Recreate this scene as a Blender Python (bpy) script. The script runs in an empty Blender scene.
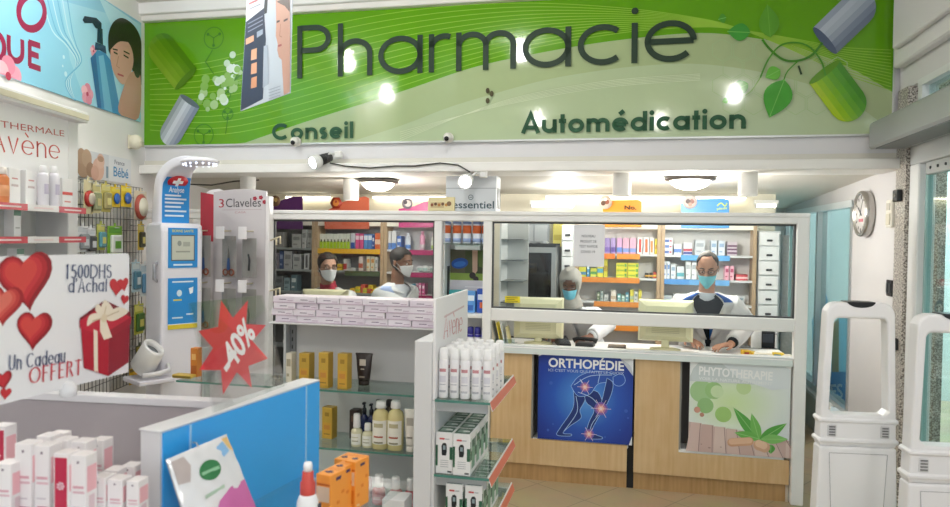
import bpy, bmesh, math, random
from mathutils import Vector, Matrix, Euler
random.seed(7)
SC = bpy.context.scene
COL = SC.collection
PI = math.pi
# ------------------------------------------------------------------ camera
CAM_H = 1.65
FPX = 720.0
pitch = math.atan((253.5 - 237) / FPX)
roll = math.radians(-0.8)
_r, _u, _f = Vector((1, 0, 0)), Vector((0, 0, 1)), Vector((0, 1, 0))
F3 = _f * math.cos(pitch) - _u * math.sin(pitch)
_u2 = _u * math.cos(pitch) + _f * math.sin(pitch)
R3 = _r * math.cos(roll) - _u2 * math.sin(roll)
U3 = _r * math.sin(roll) + _u2 * math.cos(roll)
CAM = Vector((0, 0, CAM_H))
cd = bpy.data.cameras.new('camera')
cam = bpy.data.objects.new('camera', cd)
COL.objects.link(cam)
M = Matrix((R3, U3, -F3)).transposed().to_4x4()
M.translation = CAM
cam.matrix_world = M
cd.sensor_width = 36
cd.lens = 36 * FPX / 950
cd.clip_start = 0.05
cd.dof.use_dof = True
cd.dof.focus_distance = 4.7
cd.dof.aperture_fstop = 4.5
SC.camera = cam
def ray(px, py):
    return R3 * ((px - 475.0) / FPX) - U3 * ((py - 253.5) / FPX) + F3
def P(px, py, Y):
    """point of the place seen at a pixel, at room depth Y"""
    d = ray(px, py)
    return CAM + d * (Y / d.y)
# front frame: u runs along the counter to the right, v into the back room
A = math.radians(12.5)
RZ = -A
O = Vector((0, 4.944, 0))
UX = Vector((math.cos(A), -math.sin(A), 0))
VX = Vector((math.sin(A), math.cos(A), 0))
def W(u, v, z):
    return O + UX * u + VX * v + Vector((0, 0, z))
def onv(px, py, v):
    d = ray(px, py)
    t = (v - (CAM - O).dot(VX)) / d.dot(VX)
    p = CAM + d * t
    return (p - O).dot(UX), p.z
def onu(px, py, u):
    d = ray(px, py)
    t = (u - (CAM - O).dot(UX)) / d.dot(UX)
    p = CAM + d * t
    return (p - O).dot(VX), p.z
# ------------------------------------------------------------------ materials
def lin(h):
    h = h.lstrip('#')
    c = [int(h[i:i + 2], 16) / 255 for i in (0, 2, 4)]
    return tuple(x / 12.92 if x <= .04045 else ((x + .055) / 1.055) ** 2.4 for x in c) + (1,)
_mc = {}
def mat(hx, rough=.5, metal=0.0, emit=0.0, var=0.0, scale=12.0, coat=0.0):
    k = (hx, rough, metal, emit, var, scale, coat)
    if k in _mc: return _mc[k]
    m = bpy.data.materials.new('surface_' + hx.lstrip('#'))
    m.use_nodes = True
    nt = m.node_tree
    b = nt.nodes['Principled BSDF']
    b.inputs['Base Color'].default_value = lin(hx)
    b.inputs['Roughness'].default_value = rough
    b.inputs['Metallic'].default_value = metal
    if coat:
        b.inputs['Coat Weight'].default_value = coat
        b.inputs['Coat Roughness'].default_value = .06
    if emit:
        b.inputs['Emission Color'].default_value = lin(hx)
        b.inputs['Emission Strength'].default_value = emit
    if var:
        tc = nt.nodes.new('ShaderNodeTexCoord')
        n = nt.nodes.new('ShaderNodeTexNoise')
        n.inputs['Scale'].default_value = scale
        n.inputs['Detail'].default_value = 4
        mx = nt.nodes.new('ShaderNodeMix'); mx.data_type = 'RGBA'
        c = lin(hx)
        mx.inputs[6].default_value = tuple(max(0, x * (1 - var)) for x in c[:3]) + (1,)
        mx.inputs[7].default_value = tuple(min(1, x * (1 + var)) for x in c[:3]) + (1,)
        nt.links.new(tc.outputs['Object'], n.inputs['Vector'])
        nt.links.new(n.outputs['Fac'], mx.inputs[0])
        nt.links.new(mx.outputs[2], b.inputs['Base Color'])
    _mc[k] = m
    return m
def glass(hx='#f4fbfa', refl=.06, name='clear_glass', tint=1.0):
    k = ('glass', hx, refl, name)
    if k in _mc: return _mc[k]
    m = bpy.data.materials.new(name); m.use_nodes = True
    nt = m.node_tree
    for n in list(nt.nodes):
        if n.type != 'OUTPUT_MATERIAL': nt.nodes.remove(n)
    out = [n for n in nt.nodes if n.type == 'OUTPUT_MATERIAL'][0]
    t = nt.nodes.new('ShaderNodeBsdfTransparent'); t.inputs[0].default_value = lin(hx)
    g = nt.nodes.new('ShaderNodeBsdfGlossy'); g.inputs['Roughness'].default_value = .02
    lw = nt.nodes.new('ShaderNodeLayerWeight'); lw.inputs[0].default_value = .5
    pw_ = nt.nodes.new('ShaderNodeMath'); pw_.operation = 'POWER'; pw_.inputs[1].default_value = 4.0
    ml = nt.nodes.new('ShaderNodeMath'); ml.operation = 'MULTIPLY_ADD'
    ml.inputs[1].default_value = .7; ml.inputs[2].default_value = refl * .5
    nt.links.new(lw.outputs['Facing'], pw_.inputs[0])
    mx = nt.nodes.new('ShaderNodeMixShader')
    nt.links.new(pw_.outputs[0], ml.inputs[0]); nt.links.new(ml.outputs[0], mx.inputs[0])
    nt.links.new(t.outputs[0], mx.inputs[1]); nt.links.new(g.outputs[0], mx.inputs[2])
    nt.links.new(mx.outputs[0], out.inputs[0])
    _mc[k] = m
    return m
def translucent(hx):
    k = ('tl', hx)
    if k in _mc: return _mc[k]
    m = bpy.data.materials.new('backlit_print'); m.use_nodes = True
    nt = m.node_tree; b = nt.nodes['Principled BSDF']; out = [n for n in nt.nodes if n.type == 'OUTPUT_MATERIAL'][0]
    b.inputs['Base Color'].default_value = lin(hx); b.inputs['Roughness'].default_value = .6
    t = nt.nodes.new('ShaderNodeBsdfTranslucent'); t.inputs[0].default_value = lin(hx)
    mx = nt.nodes.new('ShaderNodeMixShader'); mx.inputs[0].default_value = .6
    nt.links.new(b.outputs[0], mx.inputs[1]); nt.links.new(t.outputs[0], mx.inputs[2]); nt.links.new(mx.outputs[0], out.inputs[0])
    _mc[k] = m
    return m
def wood(hx='#dcbd90', hx2='#cda877', name='light_wood_veneer', vertical=True, rough=.45):
    k = ('wood', hx, hx2, vertical)
    if k in _mc: return _mc[k]
    m = bpy.data.materials.new(name); m.use_nodes = True
    nt = m.node_tree; b = nt.nodes['Principled BSDF']; b.inputs['Roughness'].default_value = rough
    tc = nt.nodes.new('ShaderNodeTexCoord'); mp = nt.nodes.new('ShaderNodeMapping')
    mp.inputs['Scale'].default_value = (34, 34, 2.2) if vertical else (2.2, 34, 34)
    n = nt.nodes.new('ShaderNodeTexNoise'); n.inputs['Scale'].default_value = 1.4; n.inputs['Detail'].default_value = 6
    n2 = nt.nodes.new('ShaderNodeTexNoise'); n2.inputs['Scale'].default_value = 3.0; n2.inputs['Detail'].default_value = 3
    ad = nt.nodes.new('ShaderNodeMath'); ad.operation = 'ADD'
    hf = nt.nodes.new('ShaderNodeMath'); hf.operation = 'MULTIPLY'; hf.inputs[1].default_value = .5
    cr = nt.nodes.new('ShaderNodeValToRGB')
    cr.color_ramp.elements[0].position = .36; cr.color_ramp.elements[0].color = lin(hx2)
    cr.color_ramp.elements[1].position = .62; cr.color_ramp.elements[1].color = lin(hx)
    nt.links.new(tc.outputs['Object'], mp.inputs[0]); nt.links.new(mp.outputs[0], n.inputs['Vector'])
    nt.links.new(tc.outputs['Object'], n2.inputs['Vector'])
    nt.links.new(n.outputs['Fac'], ad.inputs[0]); nt.links.new(n2.outputs['Fac'], ad.inputs[1])
    nt.links.new(ad.outputs[0], hf.inputs[0]); nt.links.new(hf.outputs[0], cr.inputs[0])
    nt.links.new(cr.outputs[0], b.inputs['Base Color'])
    _mc[k] = m
    return m
def granite():
    if 'granite' in _mc: return _mc['granite']
    m = bpy.data.materials.new('speckled_granite'); m.use_nodes = True
    nt = m.node_tree; b = nt.nodes['Principled BSDF']; b.inputs['Roughness'].default_value = .3
    tc = nt.nodes.new('ShaderNodeTexCoord')
    n = nt.nodes.new('ShaderNodeTexNoise'); n.inputs['Scale'].default_value = 95; n.inputs['Detail'].default_value = 4
    cr = nt.nodes.new('ShaderNodeValToRGB')
    e = cr.color_ramp.elements
    e[0].position = .42; e[0].color = lin('#6a645e'); e[1].position = .56; e[1].color = lin('#cfc9c0')
    e2 = cr.color_ramp.elements.new(.49); e2.color = lin('#9c958c')
    nt.links.new(tc.outputs['Object'], n.inputs['Vector']); nt.links.new(n.outputs['Fac'], cr.inputs[0])
    nt.links.new(cr.outputs[0], b.inputs['Base Color'])
    _mc['granite'] = m
    return m
def floor_tiles():
    m = bpy.data.materials.new('beige_floor_tiles'); m.use_nodes = True
    nt = m.node_tree; b = nt.nodes['Principled BSDF']; b.inputs['Roughness'].default_value = .3
    tc = nt.nodes.new('ShaderNodeTexCoord')
    mp = nt.nodes.new('ShaderNodeMapping'); mp.inputs['Rotation'].default_value = (0, 0, A + .6)
    br = nt.nodes.new('ShaderNodeTexBrick'); br.offset = 0
    br.inputs['Scale'].default_value = 1; br.inputs['Brick Width'].default_value = .4; br.inputs['Row Height'].default_value = .4
    br.inputs['Mortar Size'].default_value = .004
    br.inputs['Color1'].default_value = lin('#d0bc9a'); br.inputs['Color2'].default_value = lin('#c8b390')
    br.inputs['Mortar'].default_value = lin('#a8977c')
    n = nt.nodes.new('ShaderNodeTexNoise'); n.inputs['Scale'].default_value = 4; n.inputs['Detail'].default_value = 6
    mx = nt.nodes.new('ShaderNodeMix'); mx.data_type = 'RGBA'; mx.blend_type = 'MULTIPLY'; mx.inputs[0].default_value = .35
    nt.links.new(tc.outputs['Object'], mp.inputs[0]); nt.links.new(mp.outputs[0], br.inputs['Vector'])
    nt.links.new(tc.outputs['Object'], n.inputs['Vector'])
    nt.links.new(br.outputs['Color'], mx.inputs[6]); nt.links.new(n.outputs['Color'], mx.inputs[7])
    nt.links.new(mx.outputs[2], b.inputs['Base Color'])
    return m
# ------------------------------------------------------------------ mesh builder
class MB:
    def __init__(s):
        s.v, s.f, s.mi, s.sm, s.mats = [], [], [], [], []
    def add(s, vs, fs, m, smooth=False, X=None):
        if m not in s.mats: s.mats.append(m)
        i = s.mats.index(m); b = len(s.v)
        s.v += [(X @ Vector(p)) if X is not None else Vector(p) for p in vs]
        for f in fs:
            s.f.append([b + k for k in f]); s.mi.append(i); s.sm.append(smooth)
        return s
    def box(s, x0, x1, y0, y1, z0, z1, m, c=0.0, X=None):
        x0, x1 = min(x0, x1), max(x0, x1); y0, y1 = min(y0, y1), max(y0, y1); z0, z1 = min(z0, z1), max(z0, z1)
        if c <= 0:
            vs = [(x, y, z) for x in (x0, x1) for y in (y0, y1) for z in (z0, z1)]
            fs = [(0, 1, 3, 2), (4, 6, 7, 5), (0, 4, 5, 1), (2, 3, 7, 6), (0, 2, 6, 4), (1, 5, 7, 3)]
            return s.add(vs, fs, m, False, X)
        c = min(c, (x1 - x0) * .45, (y1 - y0) * .45, (z1 - z0) * .45)
        vs, ix = [], {}
        for sx in (0, 1):
            for sy in (0, 1):
                for sz in (0, 1):
                    X_, Y_, Z_ = (x0, x1)[sx], (y0, y1)[sy], (z0, z1)[sz]
                    xi, yi, zi = X_ + (c, -c)[sx], Y_ + (c, -c)[sy], Z_ + (c, -c)[sz]
                    for k, p in (('x', (X_, yi, zi)), ('y', (xi, Y_, zi)), ('z', (xi, yi, Z_))):
                        ix[k, sx, sy, sz] = len(vs); vs.append(p)
        fs = []
        q = ((0, 0), (1, 0), (1, 1), (0, 1))
        for a in (0, 1):
            fs.append([ix['x', a, i, j] for i, j in q]); fs.append([ix['y', i, a, j] for i, j in q]); fs.append([ix['z', i, j, a] for i, j in q])
            for b in (0, 1):
                fs.append([ix['x', a, b, 0], ix['x', a, b, 1], ix['y', a, b, 1], ix['y', a, b, 0]])
                fs.append([ix['x', a, 0, b], ix['x', a, 1, b], ix['z', a, 1, b], ix['z', a, 0, b]])
                fs.append([ix['y', 0, a, b], ix['y', 1, a, b], ix['z', 1, a, b], ix['z', 0, a, b]])
                for d in (0, 1):
                    fs.append([ix['x', a, b, d], ix['y', a, b, d], ix['z', a, b, d]])
        return s.add(vs, fs, m, False, X)
    def loft(s, rings, m, smooth=True, caps=True, X=None, closed_ring=True):
        n = len(rings[0]); vs = [p for r in rings for p in r]; fs = []
        for i in range(len(rings) - 1):
            for j in range(n if closed_ring else n - 1):
                k = (j + 1) % n
                fs.append([i * n + j, i * n + k, (i + 1) * n + k, (i + 1) * n + j])
        if caps and closed_ring:
            fs.append(list(range(n))[::-1]); fs.append([(len(rings) - 1) * n + j for j in range(n)])
        return s.add(vs, fs, m, smooth, X)
    def lathe(s, prof, m, x=0, y=0, z=0, seg=16, X=None, sx=1, sy=1, smooth=True):
        rings = [[(x + max(r, 1e-5) * sx * math.cos(2 * PI * k / seg), y + max(r, 1e-5) * sy * math.sin(2 * PI * k / seg), z + h) for k in range(seg)] for r, h in prof]
        return s.loft(rings, m, smooth, True, X)
    def tube(s, pts, r, m, seg=8, X=None, flat=None):
        pts = [Vector(p) for p in pts]; n = len(pts)
        rr = r if isinstance(r, (list, tuple)) else [r] * n
        rings, up = [], None
        for i in range(n):
            t = (pts[min(i + 1, n - 1)] - pts[max(i - 1, 0)]).normalized()
            if up is None:
                up = Vector((0, 0, 1)) if abs(t.z) < .9 else Vector((1, 0, 0))
            a = up.cross(t).normalized(); b = t.cross(a); up = b if b.length > 0 else up
            fl = flat or 1
            rings.append([pts[i] + a * rr[i] * math.cos(2 * PI * k / seg) + b * rr[i] * fl * math.sin(2 * PI * k / seg) for k in range(seg)])
        return s.loft(rings, m, True, True, X)
    def sphere(s, c, r, m, seg=16, X=None, n=9):
        rx, ry, rz = r if isinstance(r, (list, tuple)) else (r, r, r)
        rings = []
        for i in range(n):
            t = PI * (i + .02) / (n - 1 + .04)
            rings.append([(c[0] + rx * math.sin(t) * math.cos(2 * PI * k / seg), c[1] + ry * math.sin(t) * math.sin(2 * PI * k / seg), c[2] - rz * math.cos(t)) for k in range(seg)])
        return s.loft(rings, m, True, True, X)
    def prism(s, pts, y0, y1, m, X=None):
        """outline in x,z pulled along y"""
        n = len(pts)
        vs = [(x, y0, z) for x, z in pts] + [(x, y1, z) for x, z in pts]
        fs = [list(range(n)), [n + k for k in range(n)][::-1]] + [[k, (k + 1) % n, n + (k + 1) % n, n + k] for k in range(n)]
        return s.add(vs, fs, m, False, X)
    def mesh(s, name, recalc=True):
        me = bpy.data.meshes.new(name)
        me.from_pydata([tuple(p) for p in s.v], [], s.f)
        for m in s.mats: me.materials.append(m)
        me.polygons.foreach_set('material_index', s.mi)
        me.polygons.foreach_set('use_smooth', s.sm)
        if recalc:
            bm = bmesh.new(); bm.from_mesh(me)
            bmesh.ops.recalc_face_normals(bm, faces=bm.faces)
            bm.to_mesh(me); bm.free()
        me.update()
        return me
    def obj(s, name, parent=None, loc=(0, 0, 0), rz=0, rot=None, recalc=True):
        o = bpy.data.objects.new(name, s.mesh(name, recalc))
        COL.objects.link(o)
        o.location = loc
        o.rotation_euler = rot if rot else (0, 0, rz)
        if parent: o.parent = parent
        return o
def tag(o, label, cat, group=None, kind=None):
    o['label'] = label; o['category'] = cat
    if group: o['group'] = group
    if kind: o['kind'] = kind
    return o
def thing(name, label, cat, loc=(0, 0, 0), rz=0, group=None, rot=None):
    o = bpy.data.objects.new(name, None); COL.objects.link(o)
    o.empty_display_size = .05
    o.location = loc; o.rotation_euler = rot if rot else (0, 0, rz)
    return tag(o, label, cat, group)
def struct(mb, name, label=None, loc=(0, 0, 0), rz=0, parent=None):
    o = mb.obj(name, parent, loc, rz)
    o['kind'] = 'structure'
    if label: o['label'] = label
    return o
def dup(root, loc, rz=None, label=None, group=None):
    c = root.copy(); COL.objects.link(c); c.location = loc
    if rz is not None: c.rotation_euler = (root.rotation_euler[0], root.rotation_euler[1], rz)
    if label: c['label'] = label
    if group: c['group'] = group
    for ch in list(root.children):
        d = ch.copy(); COL.objects.link(d); d.parent = c
        for g in list(ch.children):
            e = g.copy(); COL.objects.link(e); e.parent = d
    return c
ORD = ['first', 'second', 'third', 'fourth', 'fifth', 'sixth', 'seventh', 'eighth', 'ninth', 'tenth', 'eleventh', 'twelfth', 'thirteenth', 'fourteenth']
def nth(i, n):
    if n == 1: return ''
    if i == 0: return 'leftmost'
    if i == n - 1: return 'rightmost'
    return ORD[i] + ' from the left'
# ------------------------------------------------------------------ printing on flat boards
_tc = {}
def font_mesh(txt, bold=0.0):
    k = (txt, bold)
    if k in _tc: return _tc[k]
    cu = bpy.data.curves.new('t', 'FONT'); cu.body = txt; cu.size = 1; cu.offset = bold; cu.resolution_u = 3
    ob = bpy.data.objects.new('t', cu); COL.objects.link(ob)
    bpy.context.view_layer.update()
    me = bpy.data.meshes.new_from_object(ob.evaluated_get(bpy.context.evaluated_depsgraph_get()))
    vs = [(p.co.x, p.co.y) for p in me.vertices]; fs = [list(p.vertices) for p in me.polygons]
    bpy.data.objects.remove(ob); bpy.data.curves.remove(cu); bpy.data.meshes.remove(me)
    x0 = min(p[0] for p in vs); x1 = max(p[0] for p in vs)
    _tc[k] = ([((x - x0), y) for x, y in vs], fs, x1 - x0)
    return _tc[k]
def arc(cx, cy, r, a0, a1, n=16, ry=None):
    ry = ry or r
    return [(cx + r * math.cos(math.radians(a0 + (a1 - a0) * k / n)), cy + ry * math.sin(math.radians(a0 + (a1 - a0) * k / n))) for k in range(n + 1)]
def glyph(ch, w):
    """round geometric letters as centre lines; ascender 1, x height .7"""
    Rr = (.7 - w) / 2; cx = Rr + w / 2; L = []; h = w / 2
    o = arc(cx, .35, Rr, 0, 360, 36)
    if ch == ' ': return [], .3
    if ch == 'a': return [o, [(cx + Rr, .7), (cx + Rr, 0)]], 2 * Rr + w
    if ch == 'd': return [o, [(cx + Rr, 1), (cx + Rr, 0)]], 2 * Rr + w
    if ch == 'o': return [o], 2 * Rr + w
    if ch == 'c': return [arc(cx, .35, Rr, 48, 312, 28)], 2 * Rr + w * .5
    if ch in 'eéè':
        L = [arc(cx, .35, Rr, 0, 318, 32), [(cx - Rr, .35), (cx + Rr, .35)]]
        if ch == 'é': L.append([(cx - .03, .80 + w * .3), (cx + .15, .97 + w * .35)])
        if ch == 'è': L.append([(cx + .04, .80), (cx - .14, .98)])
        return L, 2 * Rr + w
    if ch in 'hn':
        r = .235
        return [[(h, 1 if ch == 'h' else .7), (h, 0)], arc(h + r, .7 - h - r, r, 180, 0, 16) + [(h + 2 * r, 0)]], 2 * r + w
    if ch == 'm':
        r = .2
        return [[(h, .7), (h, 0)], arc(h + r, .7 - h - r, r, 180, 0, 16) + [(h + 2 * r, 0)], arc(h + 3 * r, .7 - h - r, r, 180, 0, 16) + [(h + 4 * r, 0)]], 4 * r + w
    if ch == 'r': return [[(h, .7), (h, 0)], arc(h + .2, .7 - h - .2, .2, 180, 65, 10)], .33
    if ch == 'u':
        r = .235
        return [[(h, .7)] + arc(h + r, h + r, r, 180, 360, 16) + [(h + 2 * r, .7)], [(h + 2 * r, .7), (h + 2 * r, 0)]], 2 * r + w
    if ch == 'i': return [[(h, .7), (h, 0)], ('dot', h, .9, h * 1.25)], w
    if ch == 'l': return [[(h, 1), (h, 0)]], w
    if ch == 't': return [[(.16, .95), (.16, 0)], [(0, .7 - h), (.32, .7 - h)]], .32
    if ch == 's':
        r = (.7 - w) / 4; c = r + h
        return [arc(c, .7 - h - r, r, 35, 270, 14) + arc(c, h + r, r, 90, -145, 14)[1:]], 2 * r + w
    if ch == 'v': return [[(h, .7), (.29, 0), (.58 - h, .7)]], .58
    if ch == 'P': return [[(h, 1), (h, 0)], [(h, 1 - h), (.3, 1 - h)] + arc(.3, .74, .26 - h, 90, -90, 14) + [(h, .48 + h)]], .58
    if ch in 'CO': return [arc(.5, .5, .5 - h, 45, 315, 32) if ch == 'C' else arc(.5, .5, .5 - h, 0, 360, 40)], .93 if ch == 'C' else 1.0
    if ch == 'A': return [[(h * .6, 0), (.4, 1), (.8 - h * .6, 0)], [(.16, .3), (.64, .3)]], .8
    if ch == 'D': return [[(h, 1), (h, 0)], [(h, 1 - h), (.3, 1 - h)] + arc(.3, .5, .46, 90, -90, 20, .5 - h) + [(h, h)]], .8
    if ch == 'H': return [[(h, 1), (h, 0)], [(.66, 1), (.66, 0)], [(h, .52), (.66, .52)]], .72
    if ch == 'U': return [[(h, 1)] + arc(.36, .36, .36 - h, 180, 360, 16) + [(.72 - h, 1)]], .76
    if ch == 'F': return [[(h, 1), (h, 0)], [(h, 1 - h), (.5, 1 - h)], [(h, .53), (.42, .53)]], .56
    if ch == 'E': return [[(h, 1), (h, 0)], [(h, 1 - h), (.52, 1 - h)], [(h, .53), (.44, .53)], [(h, h), (.54, h)]], .58
    if ch == 'R': return [[(h, 1), (h, 0)], [(h, 1 - h), (.3, 1 - h)] + arc(.3, .76, .24 - h, 90, -90, 12) + [(h, .52 + h)], [(.3, .5), (.62, 0)]], .66
    if ch == 'T': return [[(.32, 1), (.32, 0)], [(0, 1 - h), (.64, 1 - h)]], .64
    if ch == 'S': return [arc(.28, .75 - h * .5, .22, 25, 270, 14) + arc(.28, .27 + h * .2, .24, 90, -150, 14)[1:]], .56
    if ch == '1': return [[(.10, .86), (.22, .97)], [(.22, 1), (.22, 0)]], .42
    if ch == '5': return [[(.48, 1 - h), (.14, 1 - h), (.1, .55)] + arc(.25, .33, .25, 120, -140, 18, .33 - h)], .54
    if ch == '0': return [arc(.25, .5, .25 - h * .5, 0, 360, 32, .5 - h)], .5
    if ch == '4': return [[(.42, 0), (.42, .98), (.04, .28), (.56, .28)]], .6
    if ch == '3': return [arc(.22, .75 - h, .2, 140, -80, 14) + arc(.22, .28, .24, 80, -140, 16)], .5
    if ch == "'": return [[(.06, 1), (.04, .78)]], .14
    if ch == '-': return [[(0, .38), (.3, .38)]], .34
    if ch == '%': return [arc(.14, .78, .12, 0, 360, 20, .19), arc(.58, .2, .12, 0, 360, 20, .19), [(.58, 1), (.14, 0)]], .74
    return [], .3
class Art:
    """flat print on the board of an object; x to the right, y up, in metres"""
    def __init__(s, loc, rot, d0=.0005, step=.00007):
        s.R = Euler(rot).to_matrix() if len(rot) == 3 else rot
        s.o = Vector(loc); s.mb = MB(); s.d = d0; s.st = step
    def q(s, px, py):
        n = s.R @ Vector((0, -1, 0)); d = ray(px, py)
        t = (s.o - CAM).dot(n) / d.dot(n)
        l = s.R.transposed() @ (CAM + d * t - s.o)
        return (l.x, l.z)
    def Q(s, pts): return [s.q(*p) for p in pts]
    def poly(s, pts, col):
        s.d += s.st
        s.mb.add([(x, -s.d, y) for x, y in pts], [list(range(len(pts)))], col if not isinstance(col, str) else mat(col, .45))
    def rect(s, x0, y0, x1, y1, col): s.poly([(x0, y0), (x1, y0), (x1, y1), (x0, y1)], col)
    def circ(s, x, y, r, col, n=28, ry=None, rot=0):
        ry = ry or r; c, si = math.cos(rot), math.sin(rot)
        s.poly([(x + r * math.cos(2 * PI * k / n) * c - ry * math.sin(2 * PI * k / n) * si, y + r * math.cos(2 * PI * k / n) * si + ry * math.sin(2 * PI * k / n) * c) for k in range(n)], col)
    def line(s, pts, w, col, thin=None, new=True):
        if new: s.d += s.st
        pts = [p for i, p in enumerate(pts) if i == 0 or math.dist(p, pts[i - 1]) > 1e-5]
        n = len(pts); m = col if not isinstance(col, str) else mat(col, .45)
        closed = math.dist(pts[0], pts[-1]) < 1e-6
        vs, fs = [], []
        for i in range(n):
            if closed: a, b = pts[(i - 1) % (n - 1)], pts[(i + 1) % (n - 1)] if i < n - 1 else pts[1]
            else: a, b = pts[max(i - 1, 0)], pts[min(i + 1, n - 1)]
            dx, dy = b[0] - a[0], b[1] - a[1]; L = math.hypot(dx, dy) or 1; dx /= L; dy /= L
            k = 1.0
            if 0 < i < n - 1:
                e = (pts[i][0] - pts[i - 1][0], pts[i][1] - pts[i - 1][1]); le = math.hypot(*e) or 1
                k = 1 / max(.45, (e[0] * dx + e[1] * dy) / le)
            ww = (w if thin is None else thin + (w - thin) * abs(dy) ** 1.3) * .5 * k
            x, y = pts[i]
            vs += [(x - dy * ww, -s.d, y + dx * ww), (x + dy * ww, -s.d, y - dx * ww)]
        for i in range(n - 1): fs.append([2 * i, 2 * i + 1, 2 * i + 3, 2 * i + 2])
        s.mb.add(vs, fs, m)
    def strokes(s, txt, p0, p1, h, col, w=.08, gap=.09, thin=None, serif=0.0):
        s.d += s.st
        x = 0; items = []
        for ch in txt:
            g, adv = glyph(ch, w)
            items.append((x, g)); x += adv + gap
        tot = x - gap
        ex = (p1[0] - p0[0], p1[1] - p0[1]); L = math.hypot(*ex); ex = (ex[0] / L, ex[1] / L); ey = (-ex[1], ex[0])
        sx = L / tot
        T = lambda a, b: (p0[0] + ex[0] * a * sx + ey[0] * b * h, p0[1] + ex[1] * a * sx + ey[1] * b * h)
        sc = (sx + h) / 2
        for x0, g in items:
            for st in g:
                if st[0] == 'dot':
                    c = T(x0 + st[1], st[2]); s.circ(c[0], c[1], st[3] * sc * .9, col); continue
                s.line([T(x0 + a, b) for a, b in st], w * sc, col, None if thin is None else thin * sc, new=False)
                if serif:
                    for e, f in ((0, 1), (-1, -2)):
                        if abs(st[e][0] - st[f][0]) < .02 and abs(st[e][1] - st[f][1]) > .1:
                            yy = st[e][1] + (.015 if st[e][1] < .1 else -.015)
                            s.line([T(x0 + st[e][0] - serif, yy), T(x0 + st[e][0] + serif, yy)], (thin or w) * sc, col, new=False)
    def text(s, txt, p0, p1, h, col, bold=0.0):
        vs, fs, wd = font_mesh(txt, bold)
        s.d += s.st
        ex = (p1[0] - p0[0], p1[1] - p0[1]); L = math.hypot(*ex); ex = (ex[0] / L, ex[1] / L); ey = (-ex[1], ex[0])
        sx = L / wd; sy = h / .73
        s.mb.add([(p0[0] + ex[0] * a * sx + ey[0] * b * sy, -s.d, p0[1] + ex[1] * a * sx + ey[1] * b * sy) for a, b in vs], fs, col if not isinstance(col, str) else mat(col, .45))
    def obj(s, name, parent): return s.mb.obj(name, parent, recalc=False)
def heart(cx, cy, r, rot=0, n=30):
    pts = []
    for k in range(n):
        t = 2 * PI * k / n
        x = 16 * math.sin(t) ** 3; y = 13 * math.cos(t) - 5 * math.cos(2 * t) - 2 * math.cos(3 * t) - math.cos(4 * t)
        x, y = x / 17 * r, (y + 2) / 17 * r
        pts.append((cx + x * math.cos(rot) - y * math.sin(rot), cy + x * math.sin(rot) + y * math.cos(rot)))
    return pts
def leaf(a, b, wd, n=10):
    """pointed leaf outline from a to b"""
    dx, dy = b[0] - a[0], b[1] - a[1]; L = math.hypot(dx, dy); nx, ny = -dy / L, dx / L
    up = []; dn = []
    for k in range(n + 1):
        t = k / n; w = wd * math.sin(PI * t ** .8) 
        up.append((a[0] + dx * t + nx * w, a[1] + dy * t + ny * w)); dn.append((a[0] + dx * t - nx * w, a[1] + dy * t - ny * w))
    return up + dn[::-1][1:-1]
WHITE = '#f1f0ef'
# ================================================================== SETTING
wallm = mat('#e6e4e3', .7, var=.03, scale=3)
whitem = mat('#efeeed', .45)
m = MB(); m.box(-4.5, 6, -2.5, 9, -.08, 0, floor_tiles()); struct(m, 'floor', 'beige tiled shop floor')
m = MB(); m.box(-2.7, 4.5, -1.2, 6.2, 3.36, 3.46, mat('#d9d6d0', .8)); struct(m, 'ceiling', 'off white shop ceiling above the green sign')
m = MB()
ce = [(-3.4, -.0, 2.115), (2.70, 0, 2.115), (2.70, 3.4, 1.993), (-3.4, 3.4, 1.993)]
m.add([W(*p) for p in ce] + [W(a, b, c + .08) for a, b, c in ce], [(0, 1, 2, 3), (7, 6, 5, 4), (0, 4, 5, 1), (1, 5, 6, 2), (2, 6, 7, 3), (3, 7, 4, 0)], mat('#d9d6cc', .6))
struct(m, 'ceiling', 'low cream ceiling over the dispensing area')
m = MB(); m.box(-2.65, -2.53, -.8, 8, 0, 3.4, wallm); struct(m, 'wall_left', 'white wall on the left side')
m = MB(); m.box(-3.4, 2.24, 1.75, 1.85, 0, 2.2, mat('#e9e3cf', .7)); struct(m, 'wall_back', 'cream wall behind the medicine shelves', O, RZ)
m = MB(); m.box(2.14, 2.24, 1.85, 3.3, 0, 2.2, mat('#d9d7d2', .7)); m.box(2.14, 2.75, 3.3, 3.4, 0, 2.2, mat('#d9d7d2', .7)); struct(m, 'wall_passage', 'pale walls of the passage beside the window', O, RZ)
m = MB(); m.box(-2.75, 2.62, .012, .30, 2.155, 3.4, mat('#dcdbdd', .6)); struct(m, 'wall_front', 'white beam carrying the green pharmacy sign', O, RZ)
m = MB(); m.box(-2.75, 2.62, -.09, .30, 2.09, 2.155, mat('#f0eeea', .5), .006); struct(m, 'trim_1', 'white ledge running under the green sign', O, RZ)
m = MB()
m.box(-2.75, 2.62, -.10, .02, 3.275, 3.36, whitem, .006); m.box(-2.75, 2.62, -.06, .02, 3.235, 3.28, mat('#e4e1dc', .5), .006)
struct(m, 'trim_2', 'white crown moulding above the green sign', O, RZ)
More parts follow.
